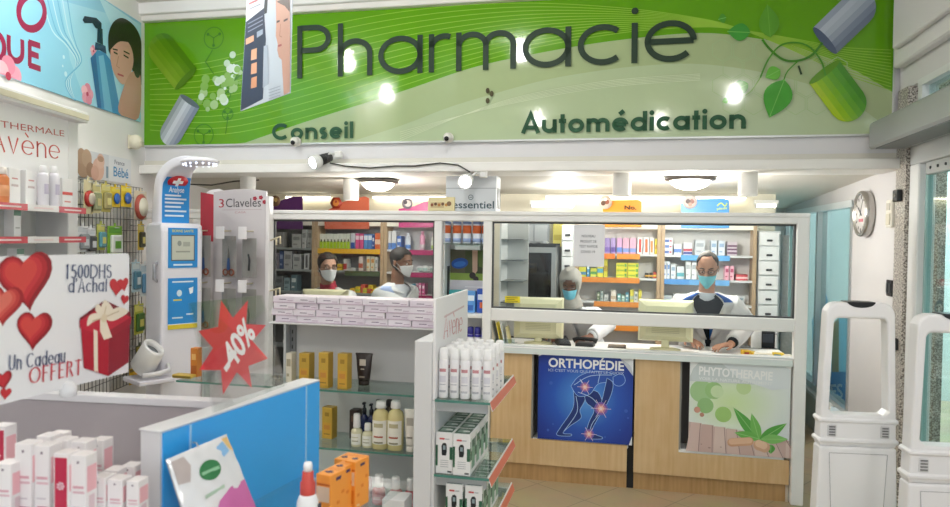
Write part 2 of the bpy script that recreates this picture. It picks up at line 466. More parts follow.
# right wall (plane u = 2.62): solid part, window, door
U0 = 2.62
rw = mat('#d3d1d2', .75, var=.02, scale=4)
m = MB()
m.box(U0, U0 + .12, 0, .90, 0, 2.16, rw); m.box(U0, U0 + .12, .90, 3.35, 1.96, 2.16, rw); m.box(U0, U0 + .12, .90, 3.35, 0, .35, mat('#c7bfb2', .7))
m.box(U0, U0 + .12, -1.75, .32, 2.56, 3.4, mat('#e4e2e2', .7)); m.box(U0, U0 + .12, -2.6, -1.75, 0, 3.4, rw)
m.box(U0, U0 + .12, -.02, .32, 2.1, 2.6, rw)
struct(m, 'wall_right', 'grey white wall with the clock', O, RZ)
m = MB()
m.box(U0 - .02, U0 + .14, -.19, -.03, 0, 2.56, granite()); m.box(U0 - .02, U0 + .14, -1.75, -.19, 2.30, 2.40, granite()); m.box(U0 - .02, U0 + .14, -1.75, -1.60, 0, 2.56, granite())
struct(m, 'trim_3', 'speckled granite jamb around the glass door', O, RZ)
m = MB()   # cornice box above the door
m.box(U0 - .06, U0, -1.75, -.06, 2.69, 3.36, mat('#e8e6e6', .6), .01); m.box(U0 - .10, U0 - .06, -1.7, -.16, 2.78, 3.30, mat('#dedcdc', .6), .008)
struct(m, 'trim_4', 'white boxed panel above the door', O, RZ)
# window to the street in the right wall
w = MB()
alu = mat('#b9bcbd', .35, .6)
for a, b in ((.90, .94), (1.90, 1.95), (3.24, 3.30)): w.box(U0 - .01, U0 + .07, a, b, .36, 1.96, alu)
w.box(U0 - .012, U0 + .072, .90, 3.30, 1.91, 1.96, mat('#e9edf0', .3, .2)); w.box(U0 - .012, U0 + .072, .90, 3.30, .355, .41, alu)
wo = struct(w, 'window_1', 'tall aluminium framed window beside the counter', O, RZ)
g = MB(); g.box(U0 + .03, U0 + .036, .94, 1.90, .41, 1.91, glass('#eaf6f6', .06, 'teal_tinted_glass')); g.box(U0 + .045, U0 + .051, 1.95, 3.24, .41, 1.91, glass('#eaf6f6', .06, 'teal_tinted_glass'))
g.obj('pane', wo)
w = MB(); w.box(U0 - .05, U0 + .16, .88, 3.30, .325, .36, mat('#cfccc6', .4), .005); struct(w, 'trim_5', 'pale stone window sill', O, RZ)
# small window over the door
w = MB()
fr = mat('#e9eaea', .4)
for a, b in ((-.36, -.30), (-1.02, -.96), (-1.64, -1.58)): w.box(U0 - .005, U0 + .08, a, b, 2.40, 2.56, fr)
w.box(U0 - .008, U0 + .083, -1.64, -.30, 2.53, 2.57, fr); w.box(U0 - .008, U0 + .083, -1.64, -.30, 2.39, 2.42, fr)
wo = struct(w, 'window_2', 'narrow fanlight window over the door', O, RZ)
g = MB(); g.box(U0 + .03, U0 + .036, -1.60, -.34, 2.41, 2.54, glass('#dcebea', .08, 'grey_tinted_glass')); g.obj('pane', wo)
# glass door
d = MB()
d.box(U0 + .0, U0 + .09, -.33, -.19, 0, 2.10, fr, .006); d.box(U0 + .0, U0 + .09, -1.60, -1.52, 0, 2.10, fr, .006); d.box(U0 + .0, U0 + .09, -1.60, -.19, 2.10, 2.30, mat('#c9cccb', .4), .004)
do = struct(d, 'door_1', 'white framed glass entrance door', O, RZ)
g = MB(); g.box(U0 + .04, U0 + .05, -1.52, -.37, .02, 2.03, glass('#e2f3f2', .08, 'teal_door_glass')); g.obj('glass_leaf', do)
g = MB(); g.box(U0 + .02, U0 + .07, -1.52, -.37, 2.03, 2.10, mat('#b4b8b8', .35, .5), .004)
for k in range(4): g.lathe([(.008, 0), (.008, .006), (0, .007)], mat('#5c6062', .4, .6), 0, 0, 0, 8, Matrix.Translation((U0 + .02, -.44 - .1 * k, 2.065)) @ Matrix.Rotation(-PI / 2, 4, 'Y'))
g.obj('header_rail', do)
g = MB(); g.box(U0 + .03, U0 + .06, -.375, -.345, .02, 2.06, mat('#8fb5b3', .3), .004); g.obj('leaf_edge', do)
a = Art(W(U0 + .036, -.37, 0), (0, 0, RZ - PI / 2))
q = a.q(928, 316); q2 = a.q(944, 315)
a.strokes('20', q, q2, .075, '#3d5a5c', .12)
a.mb.obj('lettering', None, W(U0 + .036, -.37, 0), RZ - PI / 2, recalc=False).name = 'door_lettering'
dl = bpy.data.objects['door_lettering']; dl.parent = do; dl.matrix_parent_inverse = Matrix.Identity(4)
dl.location = (U0 + .036, -.37, 0); dl.rotation_euler = (0, 0, -PI / 2); dl.name = 'lettering'
# outside: pavement pillar and a second glass panel past the door
m = MB(); m.box(-.055, .055, -.055, .055, 0, 3.2, granite()); tag(m.obj('granite_pillar', None, W(U0 + .42, .60, 0), RZ), 'speckled granite pillar standing outside the glass door', 'pillar')
m = MB(); m.box(-.02, .02, -1.3, 1.3, 0, 2.9, mat('#e4f2f1', .3)); 
for k in range(6): m.box(-.03, .03, -1.3 + k * .5, -1.26 + k * .5, 0, 2.95, mat('#6f9694', .4))
tag(m.obj('shopfront_panel', None, W(U0 + 1.6, 3.6, 0), RZ + PI / 2), 'teal shopfront panel standing outside beyond the glass door', 'panel')
# air curtain over the door
t = thing('air_curtain', 'long grey air curtain casing mounted above the glass door', 'air curtain', W(U0 - .11, -.93, 2.20), RZ)
m = MB(); m.box(-.10, .105, -.78, .78, 0, .155, mat('#a3a6a6', .4, .3), .012); m.obj('casing', t)
m = MB(); m.box(-.085, .06, -.7, .7, -.006, 0, mat('#6e7273', .5)); m.obj('grille', t)
# clock, switch, thermostat
t = thing('wall_clock', 'round steel rimmed clock with pale face on grey wall', 'clock', W(U0, .54, 1.845), RZ - PI / 2)
X = Matrix.Rotation(PI / 2, 4, 'X')
m = MB(); m.lathe([(.150, 0), (.157, .008), (.157, .05), (.150, .062), (.135, .062), (.135, .045)], mat('#b7b3ae', .25, .8), seg=40, X=X); m.obj('rim', t)
m = MB(); m.lathe([(.136, .002), (.134, .0465), (0, .0465)], mat('#e6e3e1', .4), seg=40, X=X)
m.obj('dial', t)
m = MB()
for k in range(12):
    an = PI / 6 * k; m.box(-.004, .004, -.0495, -.047, .100, .120 if k % 3 else .126, mat('#55504e', .5), X=Matrix.Rotation(an, 4, 'Y'))
m.box(-.045, .045, -.0495, -.047, -.055, -.035, mat('#c06a74', .5))
m.obj('numeral_marks', t)
m = MB(); m.box(-.005, .005, -.052, -.049, -.02, .075, mat('#3a3a3c', .4), X=Matrix.Rotation(-.95, 4, 'Y')); m.obj('hour_hand', t)
m = MB(); m.box(-.003, .003, -.055, -.053, -.02, .11, mat('#3a3a3c', .4), X=Matrix.Rotation(.5, 4, 'Y')); m.obj('minute_hand', t)
t = thing('wall_intercom', 'cream intercom box on grey wall right of the clock', 'intercom', W(U0, .07, 1.83), RZ - PI / 2)
m = MB(); m.box(-.05, .05, -.025, 0, -.085, .085, mat('#e3dfd2', .5), .006); m.obj('case', t)
m = MB(); m.box(-.035, .035, -.03, -.025, -.07, .0, mat('#cfc9b6', .5), .003); m.obj('call_panel', t)
m = MB(); m.box(-.03, .03, -.029, -.025, .02, .065, mat('#bdb9ae', .6)); m.obj('speaker_grille', t)
t = thing('light_switch', 'small black double switch plate low on grey wall', 'switch', W(U0, .07, 1.37), RZ - PI / 2)
m = MB(); m.box(-.05, .05, -.012, 0, -.05, .05, mat('#1f2022', .4), .004); m.obj('plate', t)
for s in (-1, 1): m = MB(); m.box(s * .022 - .016, s * .022 + .016, -.018, -.012, -.03, .03, mat('#34363a', .35), .003); m.obj('rocker', t)
t = thing('door_sensor', 'black square sensor fixed on the granite jamb near the top', 'sensor', W(U0 - .02, -.11, 1.93), RZ - PI / 2)
m = MB(); m.box(-.04, .04, -.03, 0, -.035, .035, mat('#232426', .4), .005); m.obj('case', t)
m = MB(); m.box(-.025, .025, -.033, -.03, -.012, .012, mat('#3b3d42', .2), .002); m.obj('lens', t)
t = dup(t, W(U0 - .02, -.11, 1.05), None, 'black square lock block on the granite jamb at waist height'); t.name = 'door_sensor.001'
# advertising posters seen through the street window
PW_ = W(U0 + .14, .80, .30)
t = thing('window_poster', 'blue and white poster panel standing behind the teal window', 'poster', PW_, RZ + PI / 2)
m = MB(); m.box(-1.0, 2.6, 0, .002, 0, 1.75, translucent('#f4fafa')); o = m.obj('board', t)
t.rotation_euler = (0, 0, RZ - PI / 2); t.location = W(U0 + .14, 3.40, .30)
a = Art(W(U0 + .14, 3.40, .30), (0, 0, RZ - PI / 2))
cl_ = lambda pts: [(min(max(x, 0), 2.6), min(max(y, 0), 1.75)) for x, y in pts]
a.poly(cl_(a.Q([(812, 430), (812, 320), (822, 300), (834, 330), (842, 300), (852, 320), (852, 430)])), translucent('#8fcbe6')); a.poly(cl_(a.Q([(812, 430), (812, 372), (852, 372), (852, 430)])), translucent('#3f97d2'))
a.poly(cl_(a.Q([(832, 372), (832, 325), (839, 318), (839, 372)])), translucent('#dba25a')); a.poly(cl_(a.Q([(815, 300), (822, 280), (828, 300), (822, 330)])), translucent('#5fb0dc'))
a.text('ES', a.q(831, 398), a.q(843, 398), .12, '#eef7fb', .02)
a.obj('printed_artwork', t)
for i, (v, dz, col) in enumerate(((1.0, 0, '#e8e4dc'), (1.12, 0, '#dfe7ee'), (1.25, 0, '#f0efeb'))):
    m = MB(); 
    for k in range(4): m.box(-.10, .10, -.06, .06, k * .004, k * .004 + .0036, mat(col if k % 2 else '#f2f0ea', .6), X=Matrix.Rotation(.2 * k - .3 + i, 4, 'Z'))
    tag(m.obj('leaflet_pile', None, W(U0 + .0, v, .36), RZ), 'loose pile of paper leaflets on the window sill, %s from the near end' % ORD[i], 'leaflets', 'leaflets on the window sill')
# ================================================================== THE GREEN SIGN
ub0, ub1, zb0, zb1 = -2.60, 2.575, 2.312, 3.262
t = thing('pharmacy_banner', 'long green pharmacy sign board across the top of the room', 'sign', W(0, 0, 0), RZ)
m = MB(); m.box(ub0, ub1, -.006, .012, zb0, zb1, mat('#b1c29b', .07)); m.obj('board', t)
a = Art(W(0, -.006, 0), (0, 0, RZ))
gl = lambda h: mat(h, .07)
G1, G2, G3, G4 = gl('#5f9d12'), gl('#93b04a'), gl('#a5b688'), gl('#b3c0a2')
def clip(pts): return [(min(max(x, ub0), ub1), min(max(y, zb0), zb1)) for x, y in pts]
cA = [(-2.0, 2.312)] + a.Q([(225, 149), (305, 122), (400, 92), (475, 67), (550, 51), (620, 40), (700, 33), (760, 39), (800, 48), (850, 68), (892, 92)])
cB = a.Q([(330, 148), (400, 126), (450, 107), (500, 92), (545, 80), (590, 72), (640, 66), (700, 64), (770, 74), (840, 96), (892, 131)])
def smooth(p, n=6):
    out = []
    for i in range(len(p) - 1):
        p0, p1, p2, p3 = p[max(i - 1, 0)], p[i], p[i + 1], p[min(i + 2, len(p) - 1)]
        for k in range(n):
            t_ = k / n
            out.append(tuple(.5 * (2 * p1[j] + (p2[j] - p0[j]) * t_ + (2 * p0[j] - 5 * p1[j] + 4 * p2[j] - p3[j]) * t_ ** 2 + (3 * p1[j] - p0[j] - 3 * p2[j] + p3[j]) * t_ ** 3) for j in (0, 1)))
    return out + [p[-1]]
cA, cB = smooth(cA), smooth(cB)
cA[-1] = (ub1, cA[-1][1]); cB[-1] = (ub1, zb0)
a.poly(clip([(cB[0][0], zb0)] + cB + [(ub1, zb1), (ub0, zb1), (ub0, zb0)]), G3)
a.poly(clip(cA + [(ub1, zb1), (ub0, zb1), (ub0, zb0)]), G2)
cC = smooth([(-2.35, 2.312)] + a.Q([(225, 140), (300, 112), (400, 78), (475, 52), (550, 36), (640, 26), (720, 26), (790, 40), (840, 58), (892, 82)]))
cC[-1] = (ub1, cC[-1][1])
a.poly(clip(cA + [(ub1, zb1), (ub0, zb1), (ub0, zb0)]), gl('#86b034'))
a.poly(clip([(min(x, ub1), y) for x, y in cA[:]] + [(ub1, zb1), (ub0, zb1), (ub0, zb0)]), G1)
# hair lines fanning through the green
ln = gl('#8fbb3d')
for k in range(13):
    s_ = k * 4.2
    a.line(clip(smooth(a.Q([(150, 130 - s_ * 1.2), (225, 134 - s_ * 1.5), (320, 113 - s_ * 1.7), (420, 80 - s_ * 1.4), (520, 51 - s_ * .95), (620, 33 - s_ * .5), (700, 27 - s_ * .17), (740, 30 - s_ * .02), (790, 38 + s_ * .22), (840, 47 + s_ * .5), (891, 50 + s_ * .8)]))), .005, ln)
ln2 = gl('#d3dfbe')
for k in range(5): a.line(clip(smooth(a.Q([(400, 132 + k * 2.2), (500, 106 - k), (600, 88 - k * 1.5), (700, 80 - k * 1.5)]))), .003, ln2)
# honeycomb
hx = gl('#a3bd8c')
for r_ in range(4):
    for c_ in range(6):
        cx, cy = 722 + c_ * 21 + (r_ % 2) * 10.5, 50 + r_ * 18
        if cy < 52 + (cx - 720) * .12 - 8: continue
        a.line([a.q(cx + 11 * math.cos(PI / 3 * k + PI / 6), cy + 11 * math.sin(PI / 3 * k + PI / 6)) for k in range(7)], .004, hx)
# molecules on the left
ml = gl('#3f7a1c')
for (x, y, r) in ((214, 38, 11), (204, 135, 11), (228, 114, 6), (225, 94, 7)):
    c = a.q(x, y); rr = r * .0072
    a.line([(c[0] + rr * math.cos(2 * PI * k / 24), c[1] + rr * math.sin(2 * PI * k / 24)) for k in range(25)], .006, ml)
    for k in range(3): a.line([c, (c[0] + rr * .7 * math.cos(2.1 * k + .5), c[1] + rr * .7 * math.sin(2.1 * k + .5))], .006, ml); a.circ(c[0] + rr * .7 * math.cos(2.1 * k + .5), c[1] + rr * .7 * math.sin(2.1 * k + .5), .012, ml, 10)
for l in ([(213, 50), (206, 62), (214, 74)], [(228, 120), (226, 134)], [(238, 75), (230, 90)], [(248, 60), (240, 76), (226, 88)]): a.line(a.Q(l), .006, ml)
random.seed(3)
for k in range(46):
    t_ = random.random(); x = 200 + 44 * t_ + random.gauss(0, 7); y = 104 - 38 * t_ + random.gauss(0, 7); c = a.q(x, y)
    a.circ(c[0], c[1], random.choice((.012, .018, .026, .034)), gl(random.choice(('#a9c98a', '#c9dfc0', '#86b455', '#dbe9dc'))), 14)
# capsules
def capsule(p_open_a, p_open_b, tip, cols, inner):
    A_, B_, Tp = Vector(a.q(*p_open_a)), Vector(a.q(*p_open_b)), Vector(a.q(*tip))
    mid = (A_ + B_) / 2; ax = (Tp - mid); Ln = ax.length; ax.normalize(); sd = (B_ - A_) / 2; r = sd.length; sd.normalize()
    n = len(cols)
    for i, c in enumerate(cols):
        lo, hi = -1 + 2 * i / n, -1 + 2 * (i + 1) / n
        pts = [mid + sd * r * lo, mid + sd * r * hi]
        for k in range(7):
            s_ = hi + (lo - hi) * k / 6
            pts.append(mid + sd * r * s_ + ax * (Ln - r + r * math.sqrt(max(0, 1 - s_ * s_))))
        a.poly([tuple(p) for p in clip(pts)], gl(c))
    e = [mid + sd * r * math.cos(2 * PI * k / 24) + ax * r * .22 * math.sin(2 * PI * k / 24) for k in range(24)]
    a.poly([tuple(p) for p in e], gl(inner))
capsule((159, 64), (197, 69 + 8), (158, 128 + 10), [], '#5b8f28') if False else None
capsule((181, 95), (200, 108), (166, 144), ['#8d9a9c', '#a9b4bb', '#c6cfd6', '#b3bcc6', '#949fae', '#7f8a9a'], '#5d6b70')
capsule((176, 90), (197, 68), (154, 38), ['#7aa224', '#6e9b1c', '#649416', '#588a12', '#4d7e10'], '#4a7a14')
capsule((813, 28), (836, 54), (871, -4), ['#9aa5b6', '#b4becb', '#a9b4c2', '#95a1b2', '#7d899c', '#6b778b'], '#4e5c74')
capsule((809, 84), (839, 61), (858, 118), ['#a3c21e', '#8bba1c', '#78b024', '#62a42a', '#549a2c', '#478c2a'], '#5a8f1c')
st = gl('#4a8f2a')
a.line(smooth(a.Q([(822, 43), (812, 55), (798, 61), (783, 60), (770, 50), (762, 40)])), .014, gl('#3f7f25'))
a.line(smooth(a.Q([(825, 76), (821, 62), (810, 48), (796, 43), (780, 46), (768, 60), (760, 78)])), .010, st)
a.line(smooth(a.Q([(797, 62), (787, 72), (783, 82)])), .008, st)
a.line(smooth(a.Q([(760, 78), (752, 90), (745, 96)])), .006, gl('#7fae5a'))
def lf(p0, p1, w, c, vein='#7cc05a'):
    A_, B_ = a.q(*p0), a.q(*p1); a.poly(clip(leaf(A_, B_, w)), gl(c)); a.line(clip([A_, B_]), .004, gl(vein))
lf((784, 80), (769, 118), .085, '#3f9a2c'); lf((780, 70), (765, 78), .045, '#5fae35'); lf((748, 84), (731, 92), .045, '#4da22e')
lf((750, 33), (727, 32), .055, '#3d9436'); lf((770, 38), (767, 5), .06, '#5a9a2c', '#6aa83a'); lf((726, 18), (718, 20), .03, '#4f9630'); lf((728, 100), (722, 102), .02, '#5fae35')
a.line(a.Q([(798, 66), (801, 75)]), .012, gl('#1d3a22'))
for p in ((488, 91), (492, 94), (488, 101)):      # scuffs on the sign
    c = a.q(*p); a.circ(c[0], c[1], .014, gl('#54503a'), 9, .02)
a.obj('printed_artwork', t)
dg, bg = mat('#12301a', .6), mat('#174f2f', .6)
for wd__, p0, p1, h_, c_, w_, g_ in (('Pharmacie', (297, 78.5), (697, 60.5), .375, dg, .092, .082), ('Conseil', (272, 140), (353.5, 138), .118, bg, .20, .09), ('Automédication', (521.5, 133.5), (746, 128.5), .128, bg, .20, .08)):
    L = Art(W(0, -.018, 0), (0, 0, RZ))
    L.strokes(wd__, L.q(*p0), L.q(*p1), h_, c_, w_, g_)
    lo = L.obj('lettering', t); lo.location = (0, -.0185, 0); lo['label'] = 'dark green lettering'
for o in t.children:
    if o.name.startswith('printed'): o.location = (0, -.006, 0)
# light aluminium edge of the sign
m = MB(); 
for z in (zb0 - .012, zb1): m.box(ub0 - .01, ub1 + .012, -.014, .012, z, z + .012, mat('#cfd2d0', .35, .4))
for u in (ub0 - .012, ub1): m.box(u, u + .012, -.014, .012, zb0, zb1, mat('#cfd2d0', .35, .4))
m.obj('edge_frame', t)
# ================================================================== CEILING AND LEDGE FITTINGS
def dome_lamp(px, py, v, label, rad=.20):
    u, z = onv(px, py, v)
    t = thing('ceiling_lamp', label, 'lamp', W(u, v, 2.115 - .036 * v), RZ, 'dome lamps under the low ceiling')
    m = MB(); m.lathe([(rad, -.002), (rad + .012, -.012), (rad + .006, -.03), (rad * .9, -.034)], mat('#5a5450', .35, .6), seg=36); m.obj('base_ring', t)
    m = MB(); m.lathe([(rad * .86, -.03), (rad * .8, -.052), (rad * .6, -.078), (rad * .3, -.094), (0, -.098)], mat('#fff6e8', .4, emit=9), seg=36); m.obj('diffuser', t)
    return t
dome_lamp(378, 190, .55, 'round white dome lamp over the left dispensing window, dark rim', .15)
dome_lamp(690, 188, .45, 'round white dome lamp above the man in the white coat', .165)
def downlight(px, v, label, ztop=2.115):
    u, _ = onv(px, 185, v)
    t = thing('downlight', label, 'downlight', W(u, v, 2.112 - .036 * v), RZ, 'white cylinder downlights under the low ceiling')
    m = MB(); m.lathe([(.058, 0), (.06, -.01), (.06, -.16), (.056, -.168), (.05, -.168), (.046, -.15), (0, -.15)], mat('#eeece8', .4), seg=28); m.obj('housing', t)
    m = MB(); m.lathe([(.044, -.149), (.044, -.156), (0, -.158)], mat('#fff4dc', .4, emit=3), seg=24); m.obj('bulb', t)
downlight(622, .12, 'white cylinder downlight left of the right dome lamp')
downlight(748, .12, 'white cylinder downlight right of the right dome lamp')
downlight(351, .5, 'white cylinder downlight just left of the left dome lamp')
downlight(248, .25, 'white cylinder downlight above the scissors display stand')
def spot(px, py, v, label, yaw, tilt, dark):
    u, z = onv(px, py, v)
    t = thing('spot_light', label, 'spotlight', W(u, v, z), RZ)
    X = Matrix.Rotation(yaw, 4, 'Z') @ Matrix.Rotation(tilt, 4, 'X')
    m = MB(); m.lathe([(.030, -.085), (.034, -.08), (.036, -.03)], mat('#3a3b3d' if dark else '#c9c9c8', .4, .2), seg=20, X=X)
    for k in range(4): m.lathe([(.030, -.03 + k * .012), (.038, -.028 + k * .012), (.038, -.022 + k * .012), (.030, -.02 + k * .012)], mat('#2f3032' if dark else '#bdbdbb', .4, .3), seg=20, X=X)
    m.obj('heat_sink', t)
    m = MB(); m.lathe([(.040, .015), (.047, .03), (.05, .08), (.046, .085), (.04, .07), (0, .06)], mat('#ececea', .35), seg=24, X=X); m.obj('lamp_head', t)
    m = MB(); m.lathe([(.038, .066), (.038, .074), (0, .078)], mat('#ffffff', .3, emit=14), seg=20, X=X); m.obj('lens', t)
    m = MB(); m.tube([(0, 0, -.0), (.05, .04, .05), (.09, .085, .045)], .008, mat('#d8d8d6', .4)); m.box(.07, .12, .06, .105, .02, .07, mat('#e9e9e7', .4), .006); m.obj('bracket', t)
    return t
spot(321, 160, -.13, 'black finned spotlight wired to the ledge below the word conseil', -.5, PI / 2 + .35, True)
spot(467, 180, -.14, 'lit white spotlight hanging in front of the white display carton', .05, PI / 2 + .25, False)
def camera_dome(px, py, v, label, rz=0, loc=None):
    u, z = onv(px, py, v)
    t = thing('security_camera', label, 'security camera', loc or W(u, v, z), RZ + rz)
    m = MB(); m.lathe([(.034, 0), (.036, .012), (.026, .022)], mat('#e4e2dc', .4), seg=20, X=Matrix.Rotation(PI / 2, 4, 'X')); m.obj('mount', t)
    m = MB(); m.sphere((0, -.035, 0), .032, mat('#d9d7d0', .4), 18); m.obj('ball', t)
    m = MB(); m.lathe([(.016, .0), (.016, .006), (.010, .008), (0, .006)], mat('#1b1b1d', .2), seg=16, X=Matrix.Translation((0, -.064, -.012)) @ Matrix.Rotation(PI / 2 + .3, 4, 'X')); m.obj('lens', t)
camera_dome(297, 142, -.012, 'small white ball camera under the word conseil on the sign')
camera_dome(449, 138, -.012, 'small white ball camera at the bottom edge of the sign, middle')
m = MB(); pts = []
for px, py in ((330, 163), (345, 166), (370, 168), (395, 166), (415, 166), (440, 163), (458, 165), (470, 172)):
    u, z = onv(px, py, -.1); pts.append(W(u, -.1, z))
m.tube(pts, .005, mat('#3b3833', .6), 6); tag(m.obj('spot_cable', None), 'thin dark cable sagging along the white ledge between the spotlights', 'cable')
m = MB(); m.tube([W(*p) for p in ((-2.45, .28, 2.04), (-2.2, .28, 2.03), (-2.0, .28, 2.06), (-1.8, .3, 2.07))], .006, mat('#3b3833', .6), 6)
tag(m.obj('ceiling_cable', None), 'dark cable hanging under the low ceiling behind the kiosk head', 'cable')
# lamps of the shop ceiling in front of the sign (they mirror in its gloss)
def ceiling_spot(px, py):
    d = ray(px, py); n = VX; tt = (-.02 - (CAM - O).dot(n)) / d.dot(n); p = CAM + d * tt
    dm = d - n * 2 * d.dot(n); s_ = (3.33 - p.z) / dm.z; q_ = p + dm * s_
    t = thing('recessed_lamp', 'round recessed lamp in the shop ceiling', 'lamp', (q_.x, q_.y, 3.358), 0, 'recessed lamps in the shop ceiling')
    m = MB(); m.lathe([(.085, 0), (.088, -.012), (.07, -.016), (.062, -.004)], mat('#d9d9d9', .3, .5), seg=28); m.obj('trim_ring', t)
    m = MB(); m.lathe([(.062, -.004), (.05, -.014), (0, -.018)], mat('#fffaf2', .4, emit=110), seg=28); m.obj('bulb', t)
    return q_
LAMPS = []
for p_ in ((346, 53), (386, 87), (520, 42), (412, 121), (735, 87)):
    q_ = ceiling_spot(*p_); LAMPS.append((q_.x, q_.y, 19))
for x_, y_ in ((-1.3, .2), (.2, -.5), (2.3, -.6)):  # extra lamps out of view, added only to brighten the foreground
    dup(bpy.data.objects['recessed_lamp'], (x_, y_, 3.358)); LAMPS.append((x_, y_, 17))
# hanging poster
pl, pr = P(240.5, 111, 4.0), P(290, 93, 3.49)
prz = math.atan2(pr.y - pl.y, pr.x - pl.x)
t = thing('hanging_poster', 'tall cosmetic poster with a woman face hanging before the green sign', 'poster', (pl.x, pl.y, 0), prz)
a = Art((pl.x, pl.y, 0), (0, 0, prz))
lc = [a.q(240.5, 111), a.q(290, 93), a.q(292, 0), a.q(247, 0)]
ztop = 3.30
ext = lambda p, q_: (p[0] + (q_[0] - p[0]) * (ztop - p[1]) / (q_[1] - p[1]), ztop)
lc[2], lc[3] = ext(lc[1], lc[2]), ext(lc[0], lc[3])
m = MB(); m.prism(lc, 0, .004, mat('#c6cdd6', .4)); m.obj('sheet', t)
a.poly(a.Q([(240.8, 110.6), (246, 22), (264, 7.5), (266, 40), (263, 99)]), '#30354a')
a.poly(a.Q([(246, 22), (247, 0), (264.5, -3), (264, 8)]), '#d5dae2')
a.poly(a.Q([(264, 8), (265, -2), (268, -2), (267, 13), (264.5, 14)]), '#2b2d33')
for i, y in enumerate((48, 62, 76)):
    a.poly(a.Q([(251.5, y + 2), (257, y), (256.8, y + 11), (251, y + 12.5)]), ('#e0aa86', '#dba07c', '#d3936d')[i])
a.poly(a.Q([(246, 39), (254, 35), (254, 41), (246, 45)]), '#d9a283'); a.poly(a.Q([(257, 32), (263, 29), (263, 34), (257, 38)]), '#9aa3b4')
for y in (24, 28, 32): a.line(a.Q([(248, y), (263, y - 8)]), .006, '#8d93a5')
a.line(a.Q([(249, 4), (258, 0)]), .01, '#b2686a'); a.line(a.Q([(250, 9), (261, 4)]), .006, '#8a8f99')
a.poly(a.Q([(264, 46), (268, 45), (269, 84), (263, 88)]), '#aeb6c2')
a.poly(a.Q([(276, 0), (290, -4), (290.5, 40), (290, 92), (284, 95), (282, 60), (279, 57), (277.5, 50), (278, 44), (276, 36), (276.5, 22)]), '#c99a85')
a.poly(a.Q([(277, 2), (283, -2), (290, -2), (290, 12), (285, 6)]), '#5a4238'); a.line(a.Q([(277, 22), (280, 21)]), .01, '#4b332c'); a.line(a.Q([(284, 21), (288, 19)]), .01, '#4b332c')
a.line(a.Q([(278.5, 46), (282, 45)]), .01, '#a5504f'); a.line(a.Q([(281, 24), (280, 36), (282, 37)]), .006, '#a9765f')
for k in range(4): a.line(a.Q([(269, 90 + k * 3), (281, 86 + k * 3)]), .003, '#8d96a6')
a.obj('printed_artwork', t)
for p in (lc[2], lc[3]): m = MB(); m.tube([(p[0] + (.03 if p is lc[3] else -.03), .002, ztop - .01), (p[0] + (.03 if p is lc[3] else -.03), .002, 3.36)], .0015, mat('#c9c9c9', .4), 5); m.obj('hanging_wire', t)
# ================================================================== COUNTER
frm = mat('#f3f2f0', .35)
gask = mat('#4a4c4d', .5)
wd = wood()
t = thing('pharmacy_counter', 'light wood pharmacy counter with white worktop and two poster recesses', 'counter', W(0, 0, 0), RZ)
m = MB(); m.box(.125, 2.045, -.03, .40, .875, .912, mat('#f4f4f2', .3), .005); m.obj('worktop', t)
m = MB(); m.box(.125, 2.045, -.034, -.03, .868, .905, mat('#dfe8e6', .25)); m.obj('worktop_edge', t)
m = MB()
m.box(.125, .405, 0, .02, .115, .872, wd); m.box(.405, 1.045, 0, .02, .115, .29, wd)
m.obj('front_panel', t)
m = MB()
m.box(1.088, 1.372, 0, .02, .115, .872, wd); m.box(1.372, 2.045, 0, .02, .115, .27, wd)
m.obj('front_panel', t)
for u0, u1 in ((.405, 1.082), (1.372, 2.045)):
    m = MB(); g_ = mat('#8d8a84', .6)
    m.box(u0, u1, .15, .16, .27, .872, mat('#6d6a66', .6)); m.box(u0, u0 + .012, .0, .16, .29, .872, g_); m.box(u0, u1 - .03, .004, .16, .268, .292, mat('#f0f1f2', .4), .003)
    m.obj('recess', t)
m = MB(); m.box(.125, 1.045, .025, .05, 0, .115, wood('#c29c6c', '#a58150', 'wood_plinth')); m.box(1.09, 2.045, .025, .05, 0, .115, wood('#c29c6c', '#a58150', 'wood_plinth')); m.obj('plinth', t)
m = MB(); m.box(1.04, 1.09, .03, .3, 0, .3, mat('#17181a', .7)); m.box(.125, .14, .02, .38, 0, .87, mat('#cfc4b2', .6)); m.box(2.03, 2.045, .02, .38, 0, .87, mat('#cfc4b2', .6)); m.box(.14, 2.03, .36, .38, 0, .87, mat('#d9d2c6', .6)); m.obj('carcass', t)
